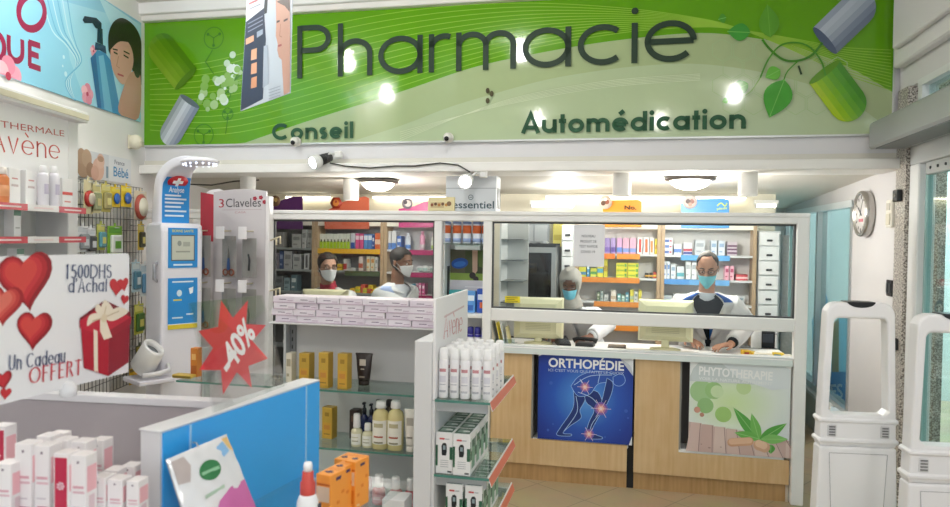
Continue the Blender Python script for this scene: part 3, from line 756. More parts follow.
# posters in the recesses
def board_poster(name, label, u0, u1, z0, z1, v, tilt):
    t = thing(name, label, 'poster', W(u0, v, z0), RZ)
    m = MB(); m.box(0, u1 - u0, 0, .008, 0, z1 - z0, mat('#dfe3ea', .35)); m.obj('board', t)
    return t, Art(W(u0, v, z0), (0, 0, RZ))
u0, u1, z0, z1 = .452, 1.076, .296, .872
t, a = board_poster('orthopaedics_poster', 'blue poster of a bending figure with glowing joints, titled ORTHOPÉDIE', u0, u1, z0, z1, -.008, 0)
Wd, Hd = u1 - u0, z1 - z0
def radial_mat(cx, cy, rx, ry, stops):
    m = bpy.data.materials.new('printed_glow'); m.use_nodes = True
    nt = m.node_tree; b = nt.nodes['Principled BSDF']; b.inputs['Roughness'].default_value = .35
    tc = nt.nodes.new('ShaderNodeTexCoord'); mp = nt.nodes.new('ShaderNodeMapping')
    mp.inputs['Scale'].default_value = (1 / rx, 0, 1 / ry); mp.inputs['Location'].default_value = (-cx / rx, 0, -cy / ry)
    ln_ = nt.nodes.new('ShaderNodeVectorMath'); ln_.operation = 'LENGTH'; cr = nt.nodes.new('ShaderNodeValToRGB')
    e = cr.color_ramp.elements
    e[0].position, e[0].color = stops[0][0], lin(stops[0][1]); e[1].position, e[1].color = stops[-1][0], lin(stops[-1][1])
    for p_, c_ in stops[1:-1]: e.new(p_).color = lin(c_)
    nt.links.new(tc.outputs['Object'], mp.inputs[0]); nt.links.new(mp.outputs[0], ln_.inputs[0]); nt.links.new(ln_.outputs['Value'], cr.inputs[0]); nt.links.new(cr.outputs[0], b.inputs['Base Color'])
    return m
def radial(a, cx, cy, steps, clipbox):
    x0, y0, x1, y1 = clipbox
    for r, ry, c in steps:
        pts = [(min(max(cx + r * math.cos(2 * PI * k / 48), x0), x1), min(max(cy + ry * math.sin(2 * PI * k / 48), y0), y1)) for k in range(48)]
        a.poly(pts, c)
cx_, cy_ = a.q(585, 398)
a.rect(0, 0, Wd, Hd, radial_mat(cx_, cy_, .42, .42, [(0, '#5f9fe4'), (.25, '#4283d6'), (.5, '#2758bb'), (.8, '#1d3d9c'), (1, '#1a3188')]))
for (x, y, r) in ((551, 383, .012), (548, 430, .009), (553, 424, .006), (560, 412, .006), (626, 411, .012), (628, 418, .007), (605, 437, .006), (612, 385, .005), (620, 430, .005)):
    c = a.q(x, y); a.circ(c[0], c[1], r, '#3a62bd', 14)
bd = '#2a55b4'; bl = '#9fc6f2'; dk_ = '#173279'
def limbp(pts, col, edge=True):
    q = smooth(a.Q(pts) + [a.q(*pts[0])], 4); a.poly(q[:-1], col)
    if edge: a.line(q, .0035, bl)
limbp([(573, 388), (583, 393), (585, 400), (580, 410), (581, 418), (570, 426), (563, 433), (571, 434), (570, 436), (557, 435), (560, 428), (571, 412), (574, 402)], dk_)
limbp([(584, 390), (598, 392), (604, 408), (602, 412), (597, 420), (592, 432), (602, 437), (600, 439), (586, 437), (589, 422), (594, 410), (586, 402)], dk_)
limbp([(571, 386), (578, 377), (590, 372), (606, 372), (615, 375), (619, 380), (610, 382), (598, 384), (590, 394), (578, 396)], bd)
limbp([(607, 378), (613, 383), (611, 395), (604, 409), (600, 409), (603, 396)], dk_)
limbp([(613, 377), (619, 374), (624, 376), (625, 382), (620, 386), (614, 384)], bd)
for l in ([(574, 385), (590, 376), (612, 375)], [(578, 392), (592, 398), (601, 409)], [(576, 396), (577, 412), (564, 431)], [(601, 412), (592, 424), (589, 436)], [(580, 379), (586, 390)], [(600, 374), (598, 383)]):
    a.line(smooth(a.Q(l)), .004, '#bcd9f6')
for x, y, r in ((585, 387, .034), (601, 408.5, .044), (589, 434, .034)):
    c = a.q(x, y)
    for f_, col in ((1, '#7a5fb4'), (.72, '#c07c9e'), (.45, '#f3b8a8'), (.22, '#fff3ea')): a.circ(c[0], c[1], r * f_, col, 20)
    for k in range(6): a.line([c, (c[0] + r * 1.5 * math.cos(k * 1.05), c[1] + r * 1.5 * math.sin(k * 1.05))], .003, '#f2d6dc')
a.text('ORTHOPÉDIE', a.q(548.5, 366.5), a.q(624, 370.5), .062, '#f4f6fa', .028)
a.text("ICI C'EST VOUS QUI FAITES LE CHOIX", a.q(548.5, 371), a.q(624, 374.6), .018, '#b9c8e6', .01)
a.poly([(Wd - .085, Hd), (Wd, Hd), (Wd, Hd - .115)], '#e6e9ee'); a.poly([(Wd - .09, Hd), (Wd - .055, Hd - .05), (Wd, Hd - .12), (Wd - .02, Hd - .05)], '#c3cad6'); a.poly([(0, Hd), (.035, Hd), (0, Hd - .02)], '#dfe3ea'); a.poly([(Wd, 0), (Wd, .06), (Wd - .02, 0)], '#e6e9ee')
a.obj('printed_artwork', t)
u0, u1, z0, z1 = 1.432, 2.040, .288, .872
t, a = board_poster('herbal_medicine_poster', 'pale poster of green leaves and capsules on planks, titled PHYTOTHERAPIE', u0, u1, z0, z1, -.010, 0)
Wd, Hd = u1 - u0, z1 - z0; box_ = (0, 0, Wd, Hd)
a.rect(0, 0, Wd, Hd, '#dfe7e8'); 
a.rect(0, .1, Wd, Hd, radial_mat(.26, .33, .40, .30, [(0, '#d3eaae'), (.3, '#daedc6'), (.65, '#e6efe4'), (1, '#e3eaee')]))
for c_ in ((.075, .39, .072, '#a9cf96'), (.10, .30, .05, '#98c584'), (.33, .43, .045, '#c6e0a2'), (.21, .25, .05, '#a6d07a')): a.circ(c_[0], c_[1], c_[2], c_[3], 30)
a.circ(.15, .40, .055, '#9fca86', 24); a.circ(.17, .395, .04, '#cfe6b8', 24); a.circ(.05, .27, .02, '#cf9a88', 14); a.circ(.08, .24, .014, '#c58f7c', 14)
a.poly([(0, 0), (Wd, 0), (Wd, .11), (0, .19)], '#cdb3ad')
for k in range(9): a.poly([(.005 + k * .085 - .02, .0), (.08 + k * .085 - .02, 0), (.08 + k * .073 + .0, .185 - k * .0085), (.015 + k * .073, .188 - k * .0085)] if k < 8 else [(Wd - .02, 0), (Wd, 0), (Wd, .1), (Wd - .02, .1)], ('#d9bfb8', '#cfb2ab', '#dcc6bf')[k % 3])
for k in range(8): a.line([(.062 + k * .085, 0), (.072 + k * .073, .183 - k * .0085)], .004, '#9a7a76')
for x, y, r in ((.08, .05, .006), (.13, .03, .009), (.2, .04, .006)): a.circ(x, y, r, '#a98a84', 10, r * .5)
for p0, p1, w, c in (((.43, .10), (.27, .30), .035, '#5fae4e'), ((.43, .10), (.38, .27), .03, '#79c05f'), ((.43, .10), (.59, .22), .032, '#58a748'), ((.43, .11), (.28, .14), .03, '#6fb957'), ((.44, .11), (.60, .12), .03, '#84c56b'), ((.50, .08), (.50, .02), .025, '#5aa548')):
    a.poly(leaf(p0, p1, w), c); a.line([p0, p1], .003, '#a6d88e')
def pill(x0, y0, x1, y1, r, c):
    pts = arc(x1, y1, r, -90, 90, 10) + arc(x0, y0, r, 90, 270, 10); a.poly(pts, c)
pill(.265, .075, .37, .09, .027, '#d3a383'); pill(.265, .081, .37, .096, .019, '#e3bb9d'); pill(.43, .07, .46, .06, .035, '#d9ae90'); pill(.43, .08, .455, .07, .024, '#ecc9ae')
a.poly([(0, Hd), (Wd, Hd), (Wd, Hd - .13), (0, Hd - .13)], '#d0d8d9')
a.poly([(.19, Hd), (Wd, Hd), (Wd, Hd - .14), (.5, Hd - .16), (.3, Hd - .10)], '#e3e9ec'); a.poly([(0, Hd), (.06, Hd), (.02, Hd - .05), (0, Hd - .10)], '#eef0f1'); a.poly([(Wd, Hd), (Wd - .05, Hd), (Wd, Hd - .03)], '#f5f6f6')
a.text('PHYTOTHERAPIE', (.055, Hd - .085), (.50, Hd - .098), .055, '#f6f7f7', .028)
a.text('VOIR LA NATURE AUTREMENT', (.055, Hd - .118), (.50, Hd - .13), .02, '#eef1f1', .01)
a.obj('printed_artwork', t)
# ================================================================== GLASS PARTITION
t = thing('glass_partition', 'white framed glass partition standing along the counter front', 'partition', W(0, 0, 0), RZ)
def prt(name, *b, mt=frm, c=.006, par=None):
    m = MB(); m.box(*b, mt, c); return m.obj(name, par or t)
prt('post', 2.05, 2.125, -.035, .035, 0, 1.825)
prt('post', .062, .122, -.03, .03, 0, 1.76); prt('post', -.285, -.23, -.03, .03, 0, 1.76); prt('post', -1.56, -1.505, -.03, .03, 0, 1.76); prt('post', -2.16, -2.10, -.03, .03, 0, 1.76)
prt('top_rail', -2.60, 2.125, -.034, .034, 1.757, 1.825)
prt('top_rail_lip', -2.60, 2.125, -.042, -.034, 1.80, 1.826)
prt('transom', .122, 2.05, -.032, .032, 1.084, 1.168)
gpan = glass('#f8fbfb', .05)
for a_, b_, c_, d_ in ((.122, 2.05, 1.168, 1.757), (-1.505, -.285, .60, 1.757), (-2.10, -1.56, .60, 1.757)):
    m = MB(); m.box(a_, b_, -.003, .003, c_, d_, gpan if a_ > 0 else glass('#eceeee', .06, 'smoky_glass')); m.obj('pane', t)
    m = MB()
    m.box(a_, b_, -.012, .012, d_ - .012, d_, gask); m.box(a_, a_ + .010, -.012, .012, c_, d_, gask); m.box(b_ - .012, b_, -.012, .012, c_, d_, gask); m.box(a_, b_, -.012, .012, c_, c_ + .010, gask)
    m.obj('gasket', t)
prt('sill_rail', .122, 2.05, -.03, .03, .912, .926, mt=mat('#e9ecec', .3)); prt('glass_edge', 2.02, 2.035, .02, .03, 1.17, 1.75, mt=mat('#8cb8b6', .2), c=0)
# paper notice taped inside the glass
ul, zt = onv(574, 224.5, -.006); ur, zb = onv(604, 267, -.006)
t = thing('paper_notice', 'white paper notice taped to the glass above the seated woman', 'notice', W(ul, -.006, zb), RZ)
m = MB(); m.box(0, ur - ul, 0, .001, 0, zt - zb, mat('#eeeef2', .7)); m.obj('sheet', t)
a = Art(W(ul, -.006, zb), (0, 0, RZ)); wN = ur - ul
for tx, py, x0, x1 in (('NOUVEAU', 237.3, .26, .70), ('PRODUIT DE', 242.6, .22, .74), ('TEST RAPIDE', 247.6, .18, .78), ('COVID 19', 253, .24, .70)):
    _, y = a.q(590, py); a.text(tx, (wN * x0, y), (wN * x1, y), .017, '#6f7078', .012)
o = a.obj('lettering', t); o.location = (0, 0.0, 0)
# yellow tag on the glass
ul, zt = onv(505, 296, -.006); ur, zb = onv(520, 303, -.006)
m = MB(); m.box(0, ur - ul, 0, .002, 0, zt - zb, mat('#e6d21e', .5))
for k in range(3): m.box(.01, (ur - ul) * (.85 - .2 * (k % 2)), -.0006, 0, .008 + k * .012, .012 + k * .012, mat('#6b6420', .5))
tag(m.obj('yellow_tag', None, W(ul, -.007, zb), RZ), 'small yellow printed tag stuck low on the partition glass', 'tag')
# display niche between the two glazed sections
t = thing('display_niche', 'narrow white shelf niche between the two glazed sections', 'shelf', W(0, 0, 0), RZ)
m = MB(); m.box(-.23, .062, .19, .20, 0, 1.757, mat('#d9dadb', .5)); m.obj('back_panel', t)
m = MB(); m.box(-.23, -.222, .03, .19, 0, 1.757, mat('#dfe3e3', .4)); m.box(.054, .062, .03, .19, 0, 1.757, mat('#dfe3e3', .4)); m.obj('side_panel', t)
zsh = [onv(465, y, 0)[1] for y in (243.5, 313.5, 346)]
m = MB(); m.box(-.225, .056, .0, .19, zsh[0] - .008, zsh[0], glass('#e9f5f1', .10, 'green_edge_glass')); m.obj('glass_shelf', t)
for z in zsh[1:]:
    m = MB(); m.box(-.232, .064, -.02, .19, z - .028, z, frm, .004); m.obj('shelf', t)
m = MB(); m.box(-.15, .03, .02, .12, zsh[0] - .045, zsh[0] - .012, mat('#b7bcbb', .4), .005); m.obj('shelf_bracket', t)
# printed picture on its back wall
t = thing('niche_poster', 'garden photo poster with blue lozenge inside the niche', 'poster', W(-.222, .186, 1.14), RZ)
m = MB(); m.box(0, .275, 0, .003, 0, .42, mat('#c9cad0', .4)); m.obj('sheet', t)
a = Art(W(-.222, .186, 1.14), (0, 0, RZ))
a.rect(0, .20, .275, .42, '#46522f'); a.rect(0, .20, .11, .42, '#5b5a44'); a.rect(0, .2, .275, .25, '#8aa64a'); a.circ(.07, .32, .062, '#1b4fa6', 24, .038, .15); a.circ(.07, .315, .045, '#2f74c9', 24, .02, .15)
a.poly([(.16, .42), (.20, .42), (.20, .27), (.165, .22)], '#d3b39c'); a.circ(.165, .235, .024, '#2f2a2c', 16); a.circ(.19, .21, .02, '#2f2a2c', 16); a.poly([(.20, .42), (.275, .42), (.275, .28), (.21, .3)], '#5f7a35')
a.rect(0, 0, .275, .20, '#d6d3da'); a.rect(.11, .15, .275, .156, '#efeef2')
a.obj('printed_artwork', t)
def simple_bottle(name, label, loc, prof, cols, group=None, cat='bottle', rz=RZ, bands=(), cap=None, sx=1, sy=1, seg=14, rot=None):
    """body and cap as parts"""
    t = thing(name, label, cat, loc, rz, group)
    m = MB(); m.lathe(prof, cols[0] if not isinstance(cols[0], str) else mat(cols[0], .3), seg=seg, sx=sx, sy=sy)
    for (za, zb_, r, c) in bands: m.lathe([(r, za), (r, zb_)], mat(c, .4), seg=seg, sx=sx, sy=sy)
    m.obj('body', t)
    m = MB(); m.lathe(cap, mat(cols[1], .35), seg=seg, sx=sx, sy=sy); m.obj('cap', t)
    return t
for i, px in enumerate((446.5, 457, 467, 477, 486)):
    u, _ = onv(px, 240, .06)
    simple_bottle('sunscreen_bottle', 'orange banded spray bottle on the niche top shelf, ' + nth(i, 5), W(u, .06, zsh[0]), [(.028, 0), (.03, .006), (.03, .165), (.024, .18), (.012, .185)], ('#e4e9f4', '#f6f7fa'), 'orange banded bottles in the niche', bands=[(.07, .125, .0305, '#e2703c'), (.01, .035, .0305, '#9fb3dc'), (.135, .15, .0305, '#8fa6d6')], cap=[(.014, .185), (.016, .19), (.016, .215), (.008, .222), (0, .222)])
def carton(mb, x0, x1, y0, y1, z0, z1, col, prints=(), c=.0015, X=None):
    """box with flat printed bands on its front: (fx0,fz0,fx1,fz1,colour) as fractions"""
    mb.box(x0, x1, y0, y1, z0, z1, mat(col, .45), c, X)
    w_, h_ = x1 - x0, z1 - z0
    for i, (a_, b_, c_, d_, cc) in enumerate(prints):
        e = .0007 + .0003 * i
        mb.box(x0 + a_ * w_, x0 + c_ * w_, y0 - e, y0, z0 + b_ * h_, z0 + d_ * h_, mat(cc, .45), 0, X)
def pxcarton(name, label, cat, px0, px1, ytop, zb, v, col, prints=(), group=None, dep=.06, gapu=.002):
    u0, z1 = onv(px0, ytop, v); u1, _ = onv(px1, ytop, v); 
    m = MB(); carton(m, 0, u1 - u0 - gapu, 0, dep, 0, max(.02, z1 - zb), col, prints)
    return tag(m.obj(name, None, W(u0, v, zb), RZ), label, cat, group)
zn = zsh[1] + .001
pxcarton('device_carton', 'tall black carton with round white pictures standing at the left of the niche', 'box', 439.5, 448, 266, zn, .10, '#26282b', [(.12, .70, .88, .94, '#d8dadd'), (.12, .40, .88, .62, '#c9ccd0'), (.12, .1, .88, .32, '#d8dadd')])
pxcarton('teal_carton', 'low teal carton in the niche beside the black carton', 'box', 449, 463, 290, zn, .08, '#3fa3a6', [(.1, .5, .9, .7, '#d5eeee')])
pxcarton('blue_packet', 'light blue packet in the niche, left of the darker one', 'box', 466, 475.5, 291, zn, .06, '#5f9ddc', [(.1, .55, .9, .8, '#e6f0fa'), (.2, .1, .8, .35, '#2e62b4')])
pxcarton('blue_packet', 'dark blue packet with red mark at the right of the niche', 'box', 477, 487, 289, zn, .06, '#2a57b8', [(.1, .55, .9, .78, '#dfe9f7'), (.3, .2, .7, .45, '#d8683c')])
for i, px in enumerate((470.5, 477.5, 484.5)):
    u, _ = onv(px, 340, .05)
    simple_bottle('deodorant_bottle', 'purple and white bottle on the lowest visible niche shelf, ' + nth(i, 3), W(u, .05, zsh[2]), [(.021, 0), (.023, .004), (.023, .075), (.02, .08)], ('#e6e5ee', '#2b2a86'), 'purple capped bottles in the niche', bands=[(.0, .02, .0235, '#3a379c'), (.06, .078, .0235, '#3a379c')], cap=[(.022, .08), (.023, .085), (.022, .125), (.012, .13), (0, .13)])
# ------------------------------------------------------------------ cartons on top of the partition
ztp = 1.826
ul, _ = onv(446.5, 200, .0); ur, zt = onv(497, 176, .0)
t = thing('display_carton', 'large pale grey carton with dark lettering standing on the partition rail', 'box', W(ul, -.02, ztp), RZ)
m = MB(); carton(m, 0, ur - ul, 0, .16, 0, zt - ztp, '#d7dbe0', [(0, .64, 1, .66, '#9fa5ab')], .003); m.obj('body', t)
a = Art(W(ul, -.02, ztp), (0, 0, RZ))
w_ = ur - ul
a.text('essentiel', (w_ * .14, .02), (w_ * .96, .02), .052, '#2f4a55', .01)
a.line([(w_ * .5 + .016 * math.cos(k * PI / 12), .095 + .016 * math.sin(k * PI / 12)) for k in range(25)], .004, '#3d545c'); a.line([(w_ * .5 - .01, .095), (w_ * .5 + .01, .095)], .004, '#3d545c')
a.obj('lettering', t)
m = MB()
for k in range(3): m.tube([(w_ + .001, .03 + .05 * k, .02), (w_ + .001, .05 + .05 * k, .09), (w_ + .001, .03 + .05 * k, .16)], .003, mat('#6c7268', .6), 5)
m.obj('printed_plants', t)
ul, _ = onv(428, 211, -.02); ur, zt = onv(455, 197, -.02)
t = thing('biscuit_carton', 'cream carton with small brown pictures leaning on the partition rail', 'box', W(ul, -.03, ztp), RZ, rot=(-.12, 0, RZ - .06))
m = MB(); m.box(0, ur - ul, 0, .03, 0, zt - ztp, mat('#e3d5a6', .5), .003); m.obj('body', t)
a = Art((0, 0, 0), (0, 0, 0)); w_ = ur - ul
a.rect(.02, .022, w_ * .62, .06, '#c9b386')
for k, c in enumerate(('#8a4a2c', '#5e3a22', '#b0702f', '#6e4a34', '#c08a3c')): a.circ(.03 + k * .026, .042 + .006 * (k % 2), .011, c, 12)
a.circ(w_ * .8, .05, .017, '#7a5a3c', 14)
a.obj('printed_artwork', t)
# ================================================================== BACK ROOM SHELVING
VB = 1.30
ZS = [1.528, 1.328, 1.126, .928, .62, .32]
wd2 = wood('#b89f80', '#a58b6a', 'pale_wood_upright')
def shelving(name, label, pl_, pr_, back, shelf_m, lips):
    ul, _ = onv(pl_, 250, VB); ur, _ = onv(pr_, 250, VB)
    t = thing(name, label, 'shelving', W(ul, VB, 0), RZ); w_ = ur - ul
    m = MB(); m.box(0, w_, .165, .18, 0, 1.80, mat(back, .6)); m.obj('back_panel', t)
    m = MB(); m.box(.03, w_ - .03, .0, .012, 1.735, 1.80, mat('#e9e4d6', .5)); m.obj('fascia', t)
    for x in (0, w_ - .03): m = MB(); m.box(x, x + .03, 0, .165, 0, 1.80, wd2, .002); m.obj('upright', t)
    for z in ZS: m = MB(); m.box(.03, w_ - .03, .005, .165, z - .018, z - .001, shelf_m); m.obj('shelf', t)
    for zi, x0, x1, c in lips:
        a0, a1 = onv(x0, 250, VB)[0] - ul, onv(x1, 250, VB)[0] - ul
        m = MB(); m.box(max(.03, a0), min(w_ - .03, a1), -.004, .004, ZS[zi] - .045, ZS[zi] - .001, mat(c, .4))
        m.obj('price_strip', t)
    return t
gsh = mat('#8f9695', .3); wsh = mat('#d7d8d8', .4)
shelving('medicine_shelving', 'dark backed shelving of grey boxes behind the masked woman on the left', 258, 314.6, '#5a5c5c', gsh, [])
shelving('medicine_shelving', 'shelving with yellow price strips between the two wood uprights on the left', 314.8, 383.3, '#77787a', gsh, [(0, 315, 384, '#d9a622'), (1, 345, 384, '#4a5a3c')])
shelving('medicine_shelving', 'shelving with magenta price strips right of the masked man at the left', 383.6, 440, '#b9babd', wsh, [(0, 409, 438, '#a3215f'), (1, 411, 438, '#a3215f'), (2, 411, 438, '#a3215f')])
shelving('medicine_shelving', 'shelving with orange price strips in the middle of the back room', 575, 660.9, '#cbc8c4', wsh, [(0, 578, 615, '#d9772a'), (0, 617, 640, '#de8b33'), (1, 579, 640, '#de8b33'), (2, 595, 640, '#de8b33'), (3, 600, 640, '#de8b33')])
shelving('medicine_shelving', 'shelving with blue price strips behind the man in the white coat', 661.1, 757, '#c8c6c4', wsh, [(0, 681, 730, '#5b9fd6'), (1, 664, 690, '#4f8fd0'), (1, 690, 730, '#6aa6da'), (2, 664, 730, '#6aa6da')])
# products ----------------------------------------------------------
def shelf_row(rowname, zi, v, items, group, cat='box', name='medicine_box'):
    n = len(items)
    for i, it in enumerate(items):
        px0, px1, yt, col, pr, what = it
        pxcarton(name, '%s, %s %s' % (what, nth(i, n), rowname) if n > 1 else what + ' ' + rowname, cat, px0, px1, yt, ZS[zi], v, col, pr, group, .10)
band = lambda c, a=.35, b=.6: [(.0, a, 1, b, c)]
lab = lambda c: [(.15, .55, .85, .8, c), (.15, .2, .6, .3, c)]
shelf_row('on the top dark backed shelf', 0, VB + .04, [(276, 283, 232, '#8f8d8a', lab('#6c6a68'), 'grey medicine box'), (292, 301, 234, '#a9aaa6', lab('#7f827e'), 'wide grey medicine box'), (302, 306.5, 229.5, '#b1b3b1', lab('#828683'), 'tall slim grey box'), (307.5, 312.5, 229.5, '#aeb0ae', lab('#828683'), 'tall slim grey box')], 'grey boxes on the dark backed shelving')
shelf_row('on the second dark backed shelf', 1, VB + .04, [(274, 279, 253, '#7f7a86', lab('#5c5864'), 'mauve grey box'), (279.5, 283.5, 251, '#2f4874', lab('#8896b2'), 'navy box'), (284, 292, 251, '#a3a5a6', lab('#77797a'), 'grey medicine box'), (293, 301, 254, '#a6a8a7', lab('#77797a'), 'grey medicine box'), (304, 309.5, 253.5, '#c3c5c5', [(.3, .1, .7, .9, '#4b4d50')], 'white box with a dark stripe')], 'grey boxes on the dark backed shelving')
shelf_row('on the third dark backed shelf', 2, VB + .04, [(275, 283, 276, '#6d7476', lab('#4d5356'), 'grey box'), (284, 290, 278, '#88a0a6', lab('#5c7378'), 'pale teal box'), (291, 297, 275, '#5f7c86', lab('#cfd8da'), 'teal box')], 'grey boxes on the dark backed shelving')
for i in range(10):
    p0 = 316.5 + 3.37 * i
    pxcarton('green_box', 'white box with lime green lower half on the yellow strip shelf, ' + nth(i, 10), 'box', p0, p0 + 3.2, 233.5 + (i % 3) * .25, ZS[0], VB + .04, '#d8dbd0', [(0, 0, 1, .48, '#a3c322'), (.3, .42, .7, .62, '#3c4a2c')], 'lime green boxes in a row', .09)
shelf_row('after the lime green boxes', 0, VB + .04, [(351, 355, 233, '#c9cdd6', band('#2f4f9a', .0, .4), 'white and navy box'), (355.5, 359.2, 233.5, '#cf4d84', band('#e6d0da', .6, .85), 'pink box'), (359.6, 363.4, 233.5, '#cf4d84', band('#e6d0da', .6, .85), 'pink box'), (364, 368, 234, '#4a86c6', band('#d7e2ee', .6, .9), 'blue box'), (368.3, 372, 234, '#4a7fc2', band('#d7e2ee', .6, .9), 'blue box'), (372.3, 374.6, 235, '#31529c', lab('#d7e2ee'), 'narrow navy box'), (375, 380.5, 233, '#d86a3a', band('#e9c9b0', .3, .6), 'orange box')], 'pink and blue boxes on the yellow strip shelf')
shelf_row('under the lime green boxes', 1, VB + .04, [(335.5, 342.5, 264, '#d9b22c', band('#a97a18'), 'yellow box'), (343.6, 347, 259, '#c9cac6', band('#b23b34', .1, .6), 'white box with red band'), (347.5, 356, 268, '#bfc1bf', lab('#8a8c8b'), 'low white box'), (358.8, 363.3, 256, '#cdbfb6', band('#b0533c', .2, .5), 'white box with rust band'), (366.5, 370.4, 256, '#d3cdb4', lab('#c9862f'), 'white box with gold print'), (370.8, 374.8, 256, '#d3cdb4', lab('#c9862f'), 'white box with gold print'), (375.2, 378, 257, '#cfcfcc', lab('#8f8f8c'), 'narrow white box')], 'boxes under the lime green row')
for i, (x, y, c, r) in enumerate(((353, 289, '#dcb51e', .3), (358, 286.5, '#e0bd25', -.2), (363, 284.5, '#d64f3c', .1), (366, 288, '#d9c02a', .25), (371, 285, '#e2c22a', -.15), (375.5, 288, '#c4b828', .2), (369, 290, '#c9552f', -.3), (379, 287, '#d8bb24', .1))):
    u, z = onv(x, y, VB + .05); hh = max(.04, z - ZS[2])
    m = MB(); carton(m, -.022, .022, 0, .08, 0, hh, c, band('#a5c23a' if i % 2 else '#b9402e', .3, .55), .002, Matrix.Rotation(0, 4, 'Y'))
    tag(m.obj('yellow_packet', None, W(u, VB + .03 + .01 * (i % 3), ZS[2]), RZ + r * .3), 'small packet crowded on the yellow strip shelving, %s of its heap' % nth(i, 8), 'box', 'packets crowded on the third shelf')
shelf_row('on the top magenta strip shelf', 0, VB + .04, [(387.5, 391.3, 231, '#d3d4d6', band('#4b78bc', 0, .35), 'white and blue box'), (391.5, 396.5, 231, '#d3d4d6', band('#4b78bc', 0, .35), 'white and blue box'), (397, 401.5, 236, '#4270c0', lab('#e1e6ee'), 'low blue box')], 'white and blue boxes by the magenta strips')
for x, c1, c2, h, lb in ((408, '#cfd6e2', '#5a86c8', .15, 'white bottle with blue lower label on the magenta strip shelf'), (422.5, '#d995b4', '#c9bcc4', .165, 'pink bottle on the magenta strip shelf'), (434, '#d5d8cc', '#9dbb5c', .14, 'white and green bottle at the right end of the magenta strip shelf')):
    u, _ = onv(x, 245, VB + .06)
    simple_bottle('lotion_bottle', lb, W(u, VB + .06, ZS[0]), [(.022, 0), (.024, .005), (.024, h * .75), (.013, h * .83)], (c1, c1), None, bands=[(.01, h * .3, .0245, c2)], cap=[(.013, h * .83), (.014, h), (0, h)])
for i, (x0, x1, yt, c) in enumerate(((417, 424, 268, '#c9ccd0'), (421, 430, 265.5, '#d6d8da'), (428, 437, 266.5, '#cfd3d2'))):
    u, z = onv((x0 + x1) / 2, yt, VB + .05)
    m = MB(); m.sphere((0, .03, .03), (.045, .035, max(.028, (z - ZS[1]) * .5)), mat(c, .5), 12); m.box(-.02, .02, -.006, .0, .015, .04, mat('#9fb8b4', .5), .002)
    tag(m.obj('cotton_pack', None, W(u, VB + .03 + i * .01, ZS[1]), RZ + .2 * i), 'soft white pack on the middle magenta strip shelf, ' + nth(i, 3), 'pack', 'soft white packs')
shelf_row('on the lowest magenta strip shelf', 2, VB + .04, [(411, 415.5, 284, '#4aa0c0', lab('#d4e9ee'), 'teal blue box'), (416, 418.6, 283, '#d6a9bd', lab('#b04f7a'), 'pale pink box'), (419, 421.6, 283, '#cf6f9e', lab('#f0dfe6'), 'pink box'), (422, 425, 283.5, '#c65a92', lab('#f0dfe6'), 'deep pink box')], 'pink and teal boxes')
# right hand shelving
shelf_row('on the top orange strip shelf', 0, VB + .03, [(605, 610.5, 238, '#9a86b8', band('#6f58a0', .1, .4), 'violet box'), (611, 616, 238, '#a892c2', band('#5f4a94', .1, .4), 'violet box'), (617, 622.5, 238, '#c79cc0', band('#5a7cc0', .1, .4), 'pink and blue box'), (623, 629.5, 238, '#d7a3b8', band('#7f93cc', .1, .35), 'pink box'), (630, 636.5, 238, '#d7a3b8', band('#7f93cc', .1, .35), 'pink box'), (637.5, 643, 237.5, '#e4dede', [(.3, .1, .75, .9, '#c0453c')], 'white box with red figure'), (643.6, 649.5, 237.5, '#e4dede', [(.3, .1, .75, .9, '#c86a3a')], 'white box with orange figure'), (650, 654.6, 237.5, '#e2dcd8', [(.2, .1, .7, .8, '#d0803f')], 'white box with orange figure'), (655, 659, 239, '#e0cf3e', band('#c9a020'), 'yellow box')], 'boxes on the top orange strip shelf')
for r_ in range(3):
    for c_ in range(2):
        p0 = 616.5 + c_ * 11.4; u0_, z_ = onv(p0, 250, VB + .03); u1_, _ = onv(p0 + 11, 250, VB + .03)
        m = MB(); carton(m, 0, u1_ - u0_, 0, .1, 0, .040, '#d9d23c', [(.05, .3, .7, .62, '#8fae3a'), (.75, .2, .95, .8, '#5f9a4a')], .0015)
        tag(m.obj('yellow_medicine_box', None, W(u0_, VB + .03, ZS[1] + r_ * .041), RZ), 'flat yellow medicine box in the neat stack, %s layer, %s column' % (('bottom', 'middle', 'top')[r_], ('left', 'right')[c_]), 'box', 'stacked yellow boxes on the orange strip shelf')
shelf_row('left of the yellow stack', 1, VB + .03, [(579, 586.5, 267, '#d2cf48', band('#4a8ab0', .2, .5), 'yellow and blue box'), (587, 590, 263, '#4a8fb4', lab('#dbe9ee'), 'narrow blue box'), (590.5, 597, 268, '#c9cd52', band('#55964f', .3, .6), 'yellow green box'), (597.5, 603.5, 263, '#d8d148', band('#5d9fb4', .3, .6), 'yellow and teal box'), (604, 608, 258, '#cfc93f', band('#a98f24', .3, .6), 'tall yellow box')], 'yellow boxes beside the stack')
shelf_row('right of the yellow stack', 1, VB + .03, [(645, 649, 273, '#3b3833', band('#d8a53c', .3, .6), 'small black box'), (649.4, 653, 273, '#43392f', band('#d8a53c', .3, .6), 'small brown box'), (653.4, 657, 272.5, '#b8472f', band('#e2c04a', .3, .6), 'small red box')], 'small dark boxes on the orange strip shelf')
